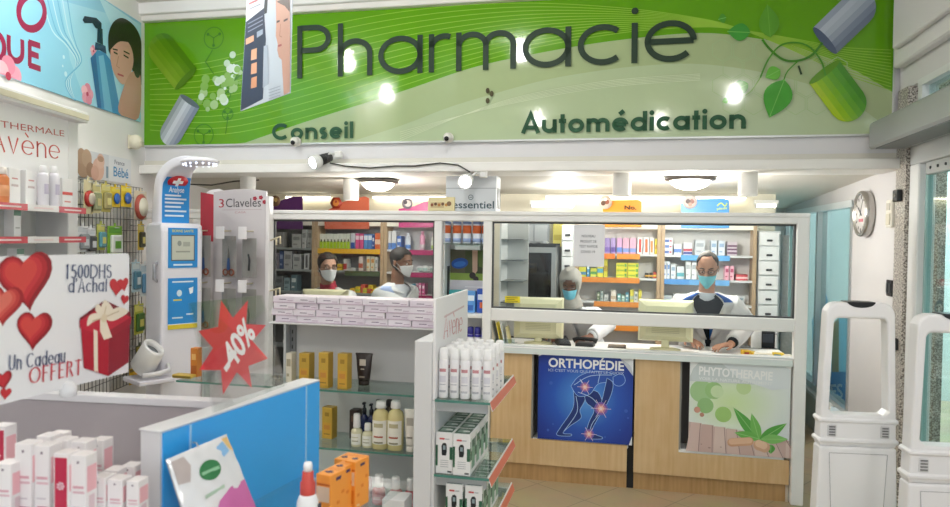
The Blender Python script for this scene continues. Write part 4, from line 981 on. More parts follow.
shelf_row('on the third orange strip shelf', 2, VB + .03, [(597, 600, 292, '#6f7f62', lab('#d9d9cc'), 'olive box'), (600.6, 603.6, 291, '#a9b7b4', lab('#6f8583'), 'grey green box'), (604, 609, 294, '#9aa09d', lab('#d4d7d4'), 'grey box'), (611, 616.5, 290.5, '#ded9cf', band('#b8a890', .2, .5), 'cream box'), (617.5, 621, 294, '#72b0ac', lab('#e2efee'), 'teal box'), (621.5, 625, 295, '#8fb59f', lab('#e2efee'), 'green box'), (625.6, 629, 293, '#5e9fb0', lab('#e2efee'), 'blue green box'), (630, 634, 290, '#d9cf4e', band('#a9c0a0', .2, .5), 'yellow box'), (634.5, 638, 292, '#dfe0dc', lab('#8f9f98'), 'white box'), (638.5, 642, 290.5, '#d6cd48', band('#b3a93a', .2, .5), 'yellow box')], 'boxes on the third orange strip shelf')
shelf_row('on the lowest orange strip shelf', 3, VB + .03, [(601, 606, 320, '#b84a3a', lab('#ecd9d2'), 'low red box'), (607, 612, 321, '#9db3b8', lab('#dfe8ea'), 'low grey box'), (616, 622, 320, '#bcd0d4', lab('#7fa2aa'), 'low pale box'), (623, 629, 319, '#d8c8b4', lab('#a98a5c'), 'low beige box'), (630, 637, 320.5, '#e0d9d2', lab('#c9705c'), 'low white box')], 'boxes on the lowest orange strip shelf')
for r_ in range(3):
    p0, p1 = 664, 672.5; u0_, _ = onv(p0, 245, VB + .03); u1_, _ = onv(p1, 245, VB + .03)
    m = MB(); carton(m, 0, u1_ - u0_, 0, .1, 0, .045, '#dfe2ea', [(.0, .2, .6, .7, '#5a78bb'), (.65, .3, .9, .6, '#c05a6a')], .0015)
    tag(m.obj('medicine_box', None, W(u0_, VB + .03, ZS[0] + r_ * .046), RZ), 'white and blue box in the three high stack on the blue strip shelves, %s one' % ('bottom', 'middle', 'top')[r_], 'box', 'stack of three white and blue boxes')
shelf_row('on the top blue strip shelf', 0, VB + .03, [(674, 681.5, 244, '#dbe0ea', band('#5b7fc4', .2, .55), 'low white and blue box'), (683.5, 692.5, 242.5, '#dcd9de', band('#b4404f', .3, .5) + [(0, .05, 1, .25, '#3c4f94')], 'red and navy banded box'), (695, 705.5, 240, '#c3c6cb', lab('#9fa5ad'), 'pale grey box'), (711, 717.5, 240.5, '#cdd3db', lab('#8fa6c4'), 'pale blue grey box'), (718.5, 725.5, 240.5, '#cdd3db', lab('#8fa6c4'), 'pale blue grey box'), (727.5, 737.5, 241.5, '#c9bcc4', [(0, .62, 1, .75, '#6f4a66'), (0, .38, 1, .5, '#6f4a66'), (0, .12, 1, .25, '#6f4a66')], 'box with plum stripes')], 'boxes on the top blue strip shelf')
shelf_row('on the second blue strip shelf', 1, VB + .03, [(663.8, 667, 261.5, '#dfe3ea', lab('#6f93c8'), 'tall white box'), (667.4, 670.4, 261.5, '#dce4ee', lab('#6f93c8'), 'tall white box'), (671, 676, 264, '#dee2e6', lab('#9ab0c8'), 'white box'), (677, 684.5, 266.5, '#d4dade', band('#5fa8b4', .2, .5), 'low white and teal box'), (686, 691.2, 261, '#e4e6e6', lab('#a9b0b6'), 'tall white box'), (691.8, 697, 261, '#e4e6e6', lab('#a9b0b6'), 'tall white box'), (725, 729.5, 266, '#e2a9ba', lab('#b0486a'), 'pink box'), (730, 734.5, 266, '#e2b3c0', lab('#b0486a'), 'pink box'), (736, 748, 274.5, '#c9525a', band('#e8c8c8', .3, .6), 'flat red box')], 'boxes on the second blue strip shelf')
shelf_row('behind the right hand monitor', 2, VB + .03, [(664, 672.5, 295.5, '#c9d3da', band('#4a8ab0', .2, .5), 'low white and teal box'), (673, 680, 294, '#d0d4d8', lab('#7f93a8'), 'low grey box'), (737, 745, 296, '#d2d6d8', lab('#8fa0a8'), 'low white box')], 'boxes on the third blue strip shelf')
# header signs above the shelving
def header(label, pts, col, circ=None, ccol='#8a6a4a', txt=None, inner=None):
    x0 = min(p[0] for p in pts); us = [onv(x, y, VB - .01) for x, y in pts]; u0 = us[0][0]
    t = thing('header_sign', label, 'sign', W(u0, VB - .01, 0), RZ)
    m = MB(); m.prism([(u - u0, z) for u, z in us], -.008, .008, mat(col, .4)); m.obj('panel', t)
    a = Art(W(u0, VB - .018, 0), (0, 0, RZ))
    if circ:
        c = a.q(circ[0], circ[1]); m = MB(); m.lathe([(circ[2], -.010), (circ[2], .0), (0, .0)], mat(ccol, .4), c[0], 0, 0, 24 if len(circ) < 4 else 6, Matrix.Translation((0, -.008, c[1])) @ Matrix.Rotation(PI / 2, 4, 'X'))
        # disc faces the shop
        m2 = MB(); m2.lathe([(circ[2], 0), (circ[2], .012), (0, .012)], mat(ccol, .4), 0, 0, 0, 24 if len(circ) < 4 else 6, Matrix.Translation((c[0], -.008, c[1])) @ Matrix.Rotation(PI / 2, 4, 'X'))
        m2.obj('badge', t)
        a.d = .014
        if inner:
            for (dx, dy, r, cc) in inner: a.circ(c[0] + dx, c[1] + dy, r, cc, 14)
    if txt: a.text(txt[0], a.q(*txt[1]), a.q(*txt[2]), txt[3], txt[4], .02)
    if a.mb.v: o = a.obj('printed_artwork', t); o.location = (0, -.008, 0)
header('purple category sign over the dark backed shelving', [(274, 229), (302.5, 229), (302.5, 196.5), (293, 196.5), (274, 203)], '#5b2a68', (275.5, 201, .05), '#7a5a3c', None, [(.01, .01, .02, '#c9a86a'), (-.01, -.012, .014, '#4a3424')])
header('orange red category sign with hexagon badge over the lime green boxes', [(325, 229), (369, 229), (369, 198), (365, 196.5), (357, 198), (343, 202), (325, 212)], '#c9664a', (336.5, 203, .058, 1), '#a63420', None, [(0, 0, .03, '#d98a3c'), (0, .012, .012, '#a63420')])
header('magenta category sign with round photo over the magenta strip shelves', [(399, 227.5), (438, 227.5), (438, 200), (424, 202), (415, 206), (399, 209)], '#b52a72', (407.5, 203.5, .048), '#8d8590', None, [(.008, .0, .03, '#c9bdb8'), (-.015, .01, .018, '#4a4048')])
header('orange category sign reading No. over the orange strip shelves', [(603, 227), (641.5, 227), (641.5, 202), (638, 200), (612, 200.5), (603, 203)], '#e8912a', (605.5, 202.5, .055), '#cbb8a8', ('No.', (624.5, 209.5), (636.5, 209.5), .035, '#3a2a18'), [(.012, .004, .02, '#8a4f3c'), (-.018, -.006, .02, '#5f4636'), (0, .026, .014, '#d8cfc8')])
header('blue category sign with round photo over the blue strip shelves', [(681, 228), (729, 228), (729, 200), (724, 198.5), (692, 199), (681, 204)], '#4a93d4', (690, 202, .055), '#d0c4c0', None, [(.014, .004, .02, '#7a4a40'), (-.016, .004, .02, '#4d3a36'), (0, -.02, .016, '#9a7a6a')])
a = Art(W(0, VB - .03, 0), (0, 0, RZ)); a.line(smooth(a.Q([(717, 206), (721, 203), (725, 206), (727, 203)])), .008, '#cfe04a'); a.text('pieds', a.q(717, 210), a.q(727, 209), .02, '#d6e65a', .01)
o = a.mb.obj('lettering', bpy.data.objects['header_sign.004'], (0, 0, 0), 0, recalc=False); hs = bpy.data.objects['header_sign.004']
o.location = (-(onv(681, 228, VB - .01)[0]), -.02, 0)
# lit cream pelmet and lamps
def tube_lamp(p0, p1, y, v, label):
    u0_, z_ = onv(p0, y, v); u1_, _ = onv(p1, y, v)
    t = thing('tube_lamp', label, 'lamp', W(u0_, v, z_), RZ); w_ = u1_ - u0_
    m = MB(); m.box(-.02, w_ + .02, .0, .05, .012, .045, mat('#e2e2de', .4), .004); m.obj('housing', t)
    m = MB(); m.tube([(0, .02, 0), (w_, .02, 0)], .013, mat('#ffffff', .4, emit=8), 10); m.obj('tube', t)
    for x in (-.012, w_): m = MB(); m.box(x, x + .012, .005, .035, -.016, .014, mat('#bfbfbb', .4)); m.obj('end_cap', t)
tube_lamp(532, 573, 205.5, 1.45, 'lit fluorescent tube above the refrigerator')
tube_lamp(757, 776, 205.5, 1.45, 'short lit fluorescent tube above the white drawers')
for i, (p0, p1) in enumerate(((285, 330), (372, 446), (545, 747))):
    u0_, _ = onv(p0, 195, 1.70); u1_, _ = onv(p1, 195, 1.70)
    t = thing('strip_light', ('lit strip light behind the purple and orange red signs', 'lit strip light behind the magenta sign', 'long lit strip light behind the orange and blue signs')[i], 'lamp', W(u0_, 1.70, 2.012), RZ)
    m = MB(); m.box(0, u1_ - u0_, 0, .04, .01, .035, mat('#dedbd2', .4)); m.obj('housing', t)
    m = MB(); m.box(.01, u1_ - u0_ - .01, -.004, .03, -.006, .01, mat('#fff6dc', .4, emit=6)); m.obj('diffuser', t)
# drawers
def drawer_unit(pl_, pr_, ztop_, v, n, label, hd):
    ul, _ = onv(pl_, 270, v); ur, _ = onv(pr_, 270, v); w_ = ur - ul
    t = thing('drawer_unit', label, 'drawers', W(ul, v, 0), RZ)
    m = MB(); m.box(0, w_, .01, .30, 0, ztop_, mat('#d4d6d6', .4), .004); m.obj('cabinet', t)
    for k in range(n):
        z1 = ztop_ - .01 - hd * k
        m = MB(); m.box(.008, w_ - .012, -.008, .01, z1 - hd + .012, z1, mat('#e9eaea', .35), .003); d_ = m.obj('drawer', t)
        m = MB(); m.box(w_ * .5 - .022, w_ * .5 + .022, -.022, -.008, z1 - hd * .62, z1 - hd * .48, mat('#2a2c2f', .35), .004); m.obj('handle', d_)
drawer_unit(757.5, 780, 1.73, 1.33, 14, 'tall white column of small drawers with dark handles at the right end', .118)
drawer_unit(561, 573.5, 1.76, 1.20, 12, 'narrow white column of drawers behind the seated woman', .13)
m = MB(); ul, _ = onv(782, 270, 1.40); m.box(ul, onv(797, 270, 1.4)[0], 1.40, 1.46, 0, 1.70, mat('#7f8482', .35, var=.35, scale=40)); struct(m, 'wall_right_return', 'grey speckled wall return beyond the drawers', O, RZ); bpy.data.objects['wall_right_return'].name = 'wall_return'
u_, z_ = onv(779, 338, 1.2)
# small things on a side stand at the right end behind the glass
t = thing('side_table', 'dark low side table behind the right end of the partition', 'table', W(1.93, .62, 0), RZ)
m = MB(); m.box(-.12, .14, -.12, .12, .86, .885, mat('#4f5353', .5), .004); m.obj('table_top', t)
for sx in (-.10, .12):
    for sy in (-.10, .10): m = MB(); m.box(sx - .012, sx + .012, sy - .012, sy + .012, 0, .86, mat('#3c4040', .5)); m.obj('leg', t)
simple_bottle('paper_roll', 'white paper roll standing on the side table at the right end', W(1.93, .62, .886), [(.035, 0), (.036, .003), (.036, .17), (.034, .173), (.02, .173)], ('#e6e6e4', '#b9a58a'), None, cat='roll', cap=[(.02, .168), (.016, .174), (0, .174)])
m = MB(); m.box(-.05, .05, -.03, .03, 0, .12, mat('#22242a', .4), .006); m.box(-.035, .035, -.033, -.03, .04, .1, mat('#3d4450', .3)); tag(m.obj('black_box_device', None, W(2.01, .66, .886), RZ), 'small black device beside the paper roll', 'device')
# ---------------------------------------------------------------- refrigerator corner
vf = .98
ul, _ = onv(505.5, 270, vf); ur, zt = onv(556, 247.5, vf); w_ = ur - ul
t = thing('refrigerator', 'grey medicine refrigerator with dark glass door behind the left monitor', 'refrigerator', W(ul, vf, 0), RZ)
gm = mat('#6f7374', .35, .3)
m = MB(); m.box(0, w_, .02, .45, 0, zt, gm, .006) if False else None
m.box(0, .03, .02, .45, 0, zt, gm); m.box(w_ - .03, w_, .02, .45, 0, zt, gm); m.box(0, w_, .02, .45, zt - .04, zt, gm); m.box(0, w_, .43, .45, 0, zt, mat('#5a5f60', .5)); m.box(0, w_, .02, .45, 0, .15, gm); m.obj('cabinet', t)
m = MB(); fm = mat('#a7abac', .3, .4)
m.box(0, w_, 0, .02, zt - .045, zt, fm); m.box(0, .03, 0, .02, .15, zt - .045, fm); m.box(w_ - .035, w_, 0, .02, .15, zt - .045, fm); m.box(.03, w_ - .03, 0, .02, .15, .2, fm); dr = m.obj('door', t)
m = MB(); m.box(.03, w_ - .035, .006, .012, .2, zt - .045, glass('#b5babc', .10, 'dark_door_glass')); m.obj('pane', dr)
m = MB(); m.box(w_ - .024, w_ - .012, -.02, 0, .8, 1.15, mat('#c9494a', .4), .003); m.obj('handle', dr)
for z in (1.12, 1.36): m = MB(); m.box(.03, w_ - .03, .05, .42, z - .01, z, mat('#8d9293', .3)); m.obj('shelf', t)
for i, (x, z, ww, hh, c) in enumerate(((.14, 1.36, .09, .075, '#c9b07a'), (.05, 1.36, .06, .10, '#7d858a'), (.07, 1.12, .08, .14, '#6c7378'), (.18, 1.12, .05, .16, '#8a8f92'), (.26, 1.12, .07, .12, '#7a8084'))):
    m = MB(); carton(m, 0, ww, 0, .1, 0, hh, c, lab('#4f5458')); tag(m.obj('refrigerated_box', None, W(ul + x, vf + .1, z + .001), RZ), '%s box inside the refrigerator, %s shelf' % (('tan', 'grey', 'dark grey', 'tall grey', 'squat grey')[i], 'upper' if z > 1.3 else 'lower'), 'box', 'boxes inside the refrigerator')
t = thing('wire_tray', 'black tray with silver packs lying on the refrigerator', 'tray', W(ul + .0, vf + .04, zt), RZ)
m = MB(); m.box(0, w_, 0, .3, 0, .012, mat('#232427', .4), .004); m.box(0, w_, 0, .01, .012, .03, mat('#232427', .4)); m.box(0, w_, .29, .3, .012, .03, mat('#232427', .4)); m.obj('tray', t)
m = MB()
for k in range(6): m.box(.03 + k * .052, .07 + k * .052, .03, .12, .012, .03 + .008 * (k % 3), mat(('#c6c9cc', '#3a3c40', '#9ea2a6')[k % 3], .3, .2), .005)
m.obj('silver_packs', t)
u0_, zt2 = onv(517, 221, 1.15); u1_, _ = onv(548, 221, 1.15)
m = MB(); m.box(0, u1_ - u0_, 0, .3, 0, zt2 - zt - .02, mat('#8c8f90', .4, .2), .006); m.box(.02, (u1_ - u0_) * .45, -.004, 0, .02, zt2 - zt - .05, mat('#a3a6a7', .4)); m.box((u1_ - u0_) * .5, u1_ - u0_ - .02, -.004, 0, .02, zt2 - zt - .05, mat('#a3a6a7', .4))
o = m.obj('steel_cabinet', None, W(u0_, 1.40, zt + .0), RZ); tag(o, 'brushed grey cabinet standing behind the tray over the refrigerator', 'cabinet'); o.location = W(u0_ - .02, 1.45, 1.60)
t_ = bpy.data.objects['steel_cabinet']
m = MB(); m.box(-.02, u1_ - u0_ + .03, .0, .28, -.03, 0, mat('#8f9394', .5)); m.box(-.02, .0, 0, .34, -1.60, -.03, mat('#8f9394', .5)); m.box(u1_ - u0_ + .01, u1_ - u0_ + .03, 0, .34, -1.60, -.03, mat('#8f9394', .5))
tag(m.obj('steel_stand', None, W(u0_ - .02, 1.45, 1.599), RZ), 'grey stand behind the refrigerator that carries the brushed cabinet', 'stand')
u0_, zt2 = onv(550, 222, 1.5); u1_, zb2 = onv(560, 246, 1.5)
m = MB(); m.box(0, u1_ - u0_, 0, .02, 0, zt2 - zb2 + .3, mat('#d8cb63', .5), .003); m.box(.01, u1_ - u0_ - .01, -.001, 0, .35, .40, mat('#b9a93c', .5)); tag(m.obj('yellow_signboard', None, W(u0_, 1.72, zb2 - .3), RZ), 'upright yellow panel on the wall right of the steel cabinet', 'panel')
# side rack at the left end of the right section
t = thing('side_rack', 'white side rack with thin shelves at the left end of the counter glass', 'rack', W(.13, .22, .913), RZ)
m = MB(); m.box(0, .012, 0, .26, 0, .84, mat('#e3e5e4', .4)); m.obj('side_panel', t)
m = MB(); m.box(0, .17, .26, .272, 0, .84, mat('#dfe0de', .4)); m.obj('back_panel', t)
for k in range(4): m = MB(); m.box(.012, .17, 0, .26, .27 + k * .15, .276 + k * .15, mat('#5f6665', .3)); m.obj('shelf', t)
# ---------------------------------------------------------------- things on the counter
def monitor(label, cpx, ytop, v, w_, h_, yaw, logo=True, zb=.914):
    u, zt = onv(cpx, ytop, v)
    t = thing('computer_monitor', label, 'monitor', W(u, v, zb), RZ + yaw)
    cm = mat('#ddd9b4', .45); z1 = zt - zb; z0 = z1 - h_
    X = Matrix.Translation((0, 0, 0)) @ Matrix.Rotation(-.10, 4, 'X')
    rings = []
    for y, s_, dz in ((.03, 1, 0), (.0, 1, 0), (-.03, .93, 0), (-.055, .72, -.0)):
        ww, hh = w_ / 2 * s_, h_ / 2 * s_; zc = (z0 + z1) / 2
        rings.append([(-ww, y, zc - hh), (ww, y, zc - hh), (ww, y, zc + hh), (-ww, y, zc + hh)])
    m = MB(); m.loft(rings, cm, False, True); m.obj('casing', t)
    m = MB(); m.box(-w_ / 2 + .02, w_ / 2 - .02, .03, .033, z0 + .02, z1 - .02, mat('#20262c', .15)); m.obj('screen', t)
    m = MB(); m.box(-.025, .025, -.03, .0, .015, z0 + .06, cm, .006); m.obj('stand', t)
    m = MB(); m.lathe([(.10, 0), (.10, .008), (.06, .016), (0, .018)], cm, seg=28, sy=.75); m.obj('base', t)
    a = Art((0, 0, 0), (0, 0, 0), .0558)
    if logo: a.text('AOC', (-.03, (z0 + z1) / 2 + .02), (.03, (z0 + z1) / 2 + .02), .022, '#8c8868', .01)
    for k in range(5): a.rect(-w_ * .25, z0 + h_ * .22 + k * .011, w_ * .25, z0 + h_ * .22 + k * .011 + .004, '#bdb994')
    a.obj('vents', t)
    return t
monitor('cream monitor seen from behind, left of the seated woman', 539, 297.5, .15, .345, .285, .06)
monitor('cream monitor seen from behind, left of the man at the counter', 666, 300, .13, .355, .275, -.04)
# monitor of the masked woman on the left stands on her desk
t = thing('work_desk', 'white work desk behind the smoky glass on the left', 'desk', W(-.9, .33, 0), RZ)
m = MB(); m.box(-.6, .6, -.2, .2, .83, .86, mat('#d9dad8', .4), .004); m.obj('desk_top', t)
for sx in (-.57, .55): m = MB(); m.box(sx, sx + .03, -.18, .18, 0, .83, mat('#cfcfcd', .4)); m.obj('side_panel', t)
monitor('cream monitor in front of the masked woman on the left', 325, 289.5, .32, .36, .29, .05, True, .862)
u, z = onv(500, 345, .05)
t = thing('leaflet_holder', 'upright leaflets in a holder at the left end of the counter', 'leaflets', W(.15, .03, .914), RZ)
for k, (c, l) in enumerate((('#8a8c86', 'grey leaflet'), ('#e6cf3a', 'yellow leaflet'), ('#dfe6e6', 'white leaflet'), ('#e9dca6', 'cream leaflet'))):
    m = MB(); X = Matrix.Translation((k * .03, 0, 0)) @ Matrix.Rotation(-.22, 4, 'Y')
    m.box(0, .006, 0, .10, 0, .165 - k * .014, mat(c, .5), 0, X); m.box(-.0005, 0, .01, .09, .05, .12 - k * .01, mat('#9aa0a0', .5), 0, X); o = m.obj('leaflet', t); o['label'] = l
m = MB(); m.box(-.01, .13, -.005, .11, 0, .006, mat('#c9cfd0', .3)); m.box(-.01, .13, -.005, -.002, 0, .04, glass('#e9f2f1', .08)); m.obj('tray', t)
t = thing('card_terminal', 'black card terminal with keys on the counter under the seated woman', 'terminal', W(.60, .13, .914), RZ + .3)
m = MB(); m.loft([[(-.04, -.08, 0), (.04, -.08, 0), (.04, .09, 0), (-.04, .09, 0)], [(-.04, -.08, .022), (.04, -.08, .022), (.04, .09, .055), (-.04, .09, .055)]], mat('#23252a', .4), False); m.obj('body', t)
m = MB()
for i in range(3):
    for j in range(4): m.box(-.028 + i * .021, -.014 + i * .021, -.065 + j * .022, -.051 + j * .022, .026 + j * .004, .032 + j * .004, mat('#55585e', .4), .001)
m.obj('keys', t)
t = thing('desk_phone', 'black desk telephone handset lying beside the card terminal', 'telephone', W(.755, .075, .914), RZ - .1)
m = MB(); m.box(-.06, .06, -.05, .06, 0, .035, mat('#1f2125', .4), .008); m.obj('base', t)
m = MB(); m.tube([(-.08, 0, .045), (-.05, 0, .058), (.05, 0, .058), (.08, 0, .045)], [.018, .013, .013, .018], mat('#17181b', .35), 10); m.obj('handset', t)
m = MB(); m.box(-.06, .06, -.07, .07, 0, .014, mat('#3a3533', .5), .003); m.box(-.05, .05, -.06, .06, .014, .016, mat('#55504c', .4)); tag(m.obj('cash_tray', None, W(.965, .12, .914), RZ), 'flat dark tray lying on the counter between the monitors', 'tray')
for i, (px, c, ww, r) in enumerate(((746, '#e2b42a', .05, .2), (752, '#e8c23a', .035, -.3), (763, '#e9e4d2', .11, .05), (779, '#e4c73a', .07, -.1), (787, '#d9d6c8', .06, .2))):
    u, _ = onv(px, 349, .07)
    m = MB(); carton(m, -ww / 2, ww / 2, -.03, .03, 0, (.032, .022, .016, .02, .014)[i], c, [(.1, .2, .7, .7, '#5a8fb0' if i in (2, 3) else '#b9402e')], .003)
    tag(m.obj('small_packet', None, W(u, .07 + .02 * (i % 2), .914), RZ + r), ('upright orange yellow', 'small yellow', 'long white printed', 'yellow and blue', 'flat white')[i] + ' packet lying on the worktop right of the man', 'packet')
for i, px in enumerate((630, 648, 686, 700)):
    u, _ = onv(px, 351, .06)
    m = MB(); m.box(-.05, .05, -.035, .035, 0, .002, mat(('#e9eaea', '#dfe3e6', '#eeeeea', '#e2e6e4')[i], .5), 0, Matrix.Rotation(.3 * i, 4, 'Z'))
    for k in range(3): m.box(-.035, .03, -.02 + k * .015, -.016 + k * .015, .002, .0024, mat('#9a9fa3', .5), 0, Matrix.Rotation(.3 * i, 4, 'Z'))
    tag(m.obj('receipt_slip', None, W(u, .06, .914), RZ), 'small paper slip lying on the worktop near the right monitor, ' + nth(i, 4), 'paper', 'paper slips on the worktop')
# ================================================================== PEOPLE
HEAD = [(-.004, .014, .014, -.072), (.004, .028, .026, -.064), (.016, .039, .040, -.052), (.035, .050, .060, -.032), (.065, .060, .078, -.014), (.095, .067, .087, -.005), (.125, .071, .093, .0), (.155, .073, .095, .003), (.182, .070, .089, .006), (.205, .058, .074, .008), (.222, .038, .048, .008), (.230, .016, .02, .008)]
def hring(z):
    for i in range(len(HEAD) - 1):
        a_, b_ = HEAD[i], HEAD[i + 1]
        if z <= b_[0] or i == len(HEAD) - 2:
            t_ = min(1, max(0, (z - a_[0]) / (b_[0] - a_[0]))); return [a_[k] + (b_[k] - a_[k]) * t_ for k in (1, 2, 3)]
def hpt(phi, z, s=1.0, out=0.0):
    rx, ry, yc = hring(z)
    return (math.sin(phi) * (rx * s + out), yc - math.cos(phi) * (ry * s + out), z)
def remeshed(mb, name, vox, material, parent, smooth=4, solid=0.0):
    me = mb.mesh(name); o = bpy.data.objects.new('tmp', me); COL.objects.link(o)
    if solid:
        s_ = o.modifiers.new('s', 'SOLIDIFY'); s_.thickness = solid; s_.offset = 0
    r_ = o.modifiers.new('r', 'REMESH'); r_.mode = 'VOXEL'; r_.voxel_size = vox; r_.use_smooth_shade = True
    if smooth:
        q_ = o.modifiers.new('q', 'SMOOTH'); q_.factor = .5; q_.iterations = smooth
    bpy.context.view_layer.update()
    nm = bpy.data.meshes.new_from_object(o.evaluated_get(bpy.context.evaluated_depsgraph_get()))
    bpy.data.objects.remove(o); bpy.data.meshes.remove(me)
    nm.materials.clear(); nm.materials.append(material); nm.name = name
    ob = bpy.data.objects.new(name, nm); COL.objects.link(ob); ob.parent = parent
    return ob
def hand(mb, w, d, n, thumb, m, curl=.35):
    d = d.normalized(); n = (n - d * n.dot(d)).normalized(); s = d.cross(n)
    rings = []
    for l, a_, b_ in ((-.02, .024, .019), (.0, .026, .018), (.035, .038, .015), (.075, .041, .012), (.092, .036, .009)):
        rings.append([w + d * l + s * a_ * math.cos(k * PI / 6) + n * b_ * math.sin(k * PI / 6) for k in range(12)])
    mb.loft(rings, m)
    for i, (o_, L) in enumerate(((-.031, .055), (-.0105, .070), (.0105, .074), (.031, .064))):
        p = w + d * .078 + s * o_; dr = (d + s * o_ * 3).normalized(); pts = [p]
        for k in range(3):
            an = curl * (k + .6); q = dr * math.cos(an) + n * math.sin(an); p = p + q * L * (.45, .32, .28)[k]; pts.append(p)
        mb.tube(pts, [.0088, .0085, .008, .006], m, 8)
    p = w + d * .012 + s * thumb * .022; dr = (d * .7 + s * thumb * .75 + n * .25).normalized()
    mb.tube([p, p + dr * .04, p + dr * .06 + d * .012, p + dr * .07 + d * .032], [.013, .011, .0095, .007], m, 8)
TOR = [(-.9, .19, .15), (-.5, .185, .14), (-.1, .175, .125), (.1, .165, .12), (.28, .155, .112), (.5, .165, .118), (.7, .178, .118), (.82, .183, .108), (.90, .150, .092), (.96, .105, .075), (1.0, .075, .062), (1.06, .058, .056)]
def person(label, base, yaw, head_c, hyaw, hpitch, s, skin, coat, sweater, arms, lean_y, accent=None, lapel=None, hair=None, mask='#8fd0de', scarf=None, glasses=False, turtle=None, open_=.55, group=None, gap=.95, hout=.011, hs=.95, mz=0.0, th=1.26, strip=None):
    t = thing('person', label, 'person', base, yaw, group)
    Linv = (Matrix.Translation(base) @ Matrix.Rotation(yaw, 4, 'Z')).inverted()
    hc = Linv @ head_c
    HX = Matrix.Translation(hc) @ Matrix.Rotation(hyaw, 4, 'Z') @ Matrix.Rotation(hpitch, 4, 'X') @ Matrix.Scale(hs, 4) @ Matrix.Translation((0, 0, -.115))
    N = hc + Vector((0, .045, -.185)); Pv = Vector((hc.x * .15, lean_y, .93 * s)); mid = (Pv + N) / 2 + Vector((0, .035, 0))
    def spine(u):
        if u < 0: return Pv + Vector((0, 0, u * .42 * s))
        if u > 1: return N + (HX @ Vector((0, .02, .02)) - N) * (u - 1) * 2
        return Pv * (1 - u) ** 2 + mid * 2 * u * (1 - u) + N * u * u
    def trings(k, lo=-9, hi=9, n=24):
        return [[spine(u) + Vector((rx * s * k * math.sin(2 * PI * j / n), -ry * s * k * math.cos(2 * PI * j / n), 0)) for j in range(n)] for u, rx, ry in TOR if lo <= u <= hi]
    sk = mat(skin, .5)
    m = MB(); m.loft(trings(.86, -.15), sk)
    m.tube([spine(.93), spine(1.05), HX @ Vector((0, .02, .03)), HX @ Vector((0, .015, .10))], [.06, .054, .052, .05], sk, 16)
    m.loft([[HX @ Vector(hpt(2 * PI * k / 28, z)) for k in range(28)] for z, *_ in HEAD], sk)
    m.tube([HX @ Vector(p) for p in ((0, -.086, .128), (0, -.098, .105), (0, -.112, .083), (0, -.100, .074))], [.008, .011, .0145, .010], sk, 10)
    for q in (-1, 1):
        m.sphere(HX @ Vector((q * .011, -.098, .078)), .009, sk, 10)
        m.tube([HX @ Vector(p) for p in ((q * .012, -.090, .134), (q * .034, -.086, .136), (q * .052, -.070, .130))], [.006, .007, .005], sk, 8)
        m.sphere((0, 0, 0), (.010, .020, .032), sk, 12, HX @ Matrix.Translation((q * .075, .012, .105)) @ Matrix.Rotation(q * .25, 4, 'Z'))
    m.tube([HX @ Vector(p) for p in ((-.024, -.084, .046), (0, -.094, .048), (.024, -.084, .046))], [.004, .0065, .004], sk, 8)
    m.tube([HX @ Vector(p) for p in ((-.020, -.083, .038), (0, -.092, .036), (.020, -.083, .038))], [.004, .0075, .004], sk, 8)
    shs = []
    for q, (el, wr, hd, pn) in zip((-1, 1), arms):
        el, wr = Linv @ el, Linv @ wr; hdv = (Linv.to_3x3() @ hd); pnv = Linv.to_3x3() @ pn
        sh = spine(.77) + Vector((q * .168 * s, 0, 0)); shs.append((sh, el, wr))
        m.tube([spine(.79) + Vector((q * .09 * s, 0, 0)), sh, (sh + el) / 2, el, (el * .45 + wr * .55), wr], [.05, .052, .045, .040, .036, .026], sk, 12)
        hand(m, wr, hdv, pnv, q, sk)
        foot = Pv * 1.0; hp_ = Pv + Vector((q * .09 * s, 0, 0)); kn = Vector((hp_.x + q * .01, hp_.y - .03, .50 * s)); an = Vector((hp_.x + q * .02, hp_.y + .0, .09))
        m.tube([hp_, (hp_ + kn) / 2, kn, (kn * .6 + an * .4), an, an - Vector((0, 0, .04))], [.088, .078, .058, .056, .038, .036], sk, 12)
        m.tube([an - Vector((0, -.04, .045)), an - Vector((0, .05, .052)), an - Vector((0, .13, .062))], [.036, .036, .024], sk, 10)
    remeshed(m, 'body', .0062, sk, t, 3)
    # clothes -------------------------------------------------------
    sw = mat(sweater, .8)
    m = MB(); m.loft(trings(.945, -.12, 1.0), sw); m.obj('sweater', t)
    if turtle:
        m = MB(); m.tube([spine(.94 if th > 1.1 else .985), spine(1.0), spine((1 + th) / 2), spine(th)], [.085 if th > 1.1 else .062, .072, .066, .064], mat(turtle, .8), 18); m.obj('turtleneck', t)
    if strip:
        m = MB(); m.loft([[spine(u) + Vector((x, -.945 * s * ry - .012, 0)) for x in (.012, .034)] for u, ry in ((.05, .122), (.25, .113), (.42, .116))], mat(strip, .6), True, False, None, False)
        ob = m.obj('lanyard', t); so = ob.modifiers.new('thickness', 'SOLIDIFY'); so.thickness = .003
    cm = mat(coat, .75)
    m = MB(); rings = []
    for u, rx, ry in [r for r in TOR if r[0] <= 1.0]:
        g = .06 if u < open_ else .06 + (u - open_) / (1 - open_) * gap
        k = 1.07
        rings.append([spine(u) + Vector((rx * s * k * math.sin(p), -ry * s * k * math.cos(p) - (.008 if abs(math.sin(p)) < .7 and math.cos(p) > 0 else 0), .01 if u > .9 else 0)) for p in [g + (2 * PI - 2 * g) * j / 30 for j in range(31)]])
    m.loft(rings, cm, True, False, None, False)
    m2 = MB()
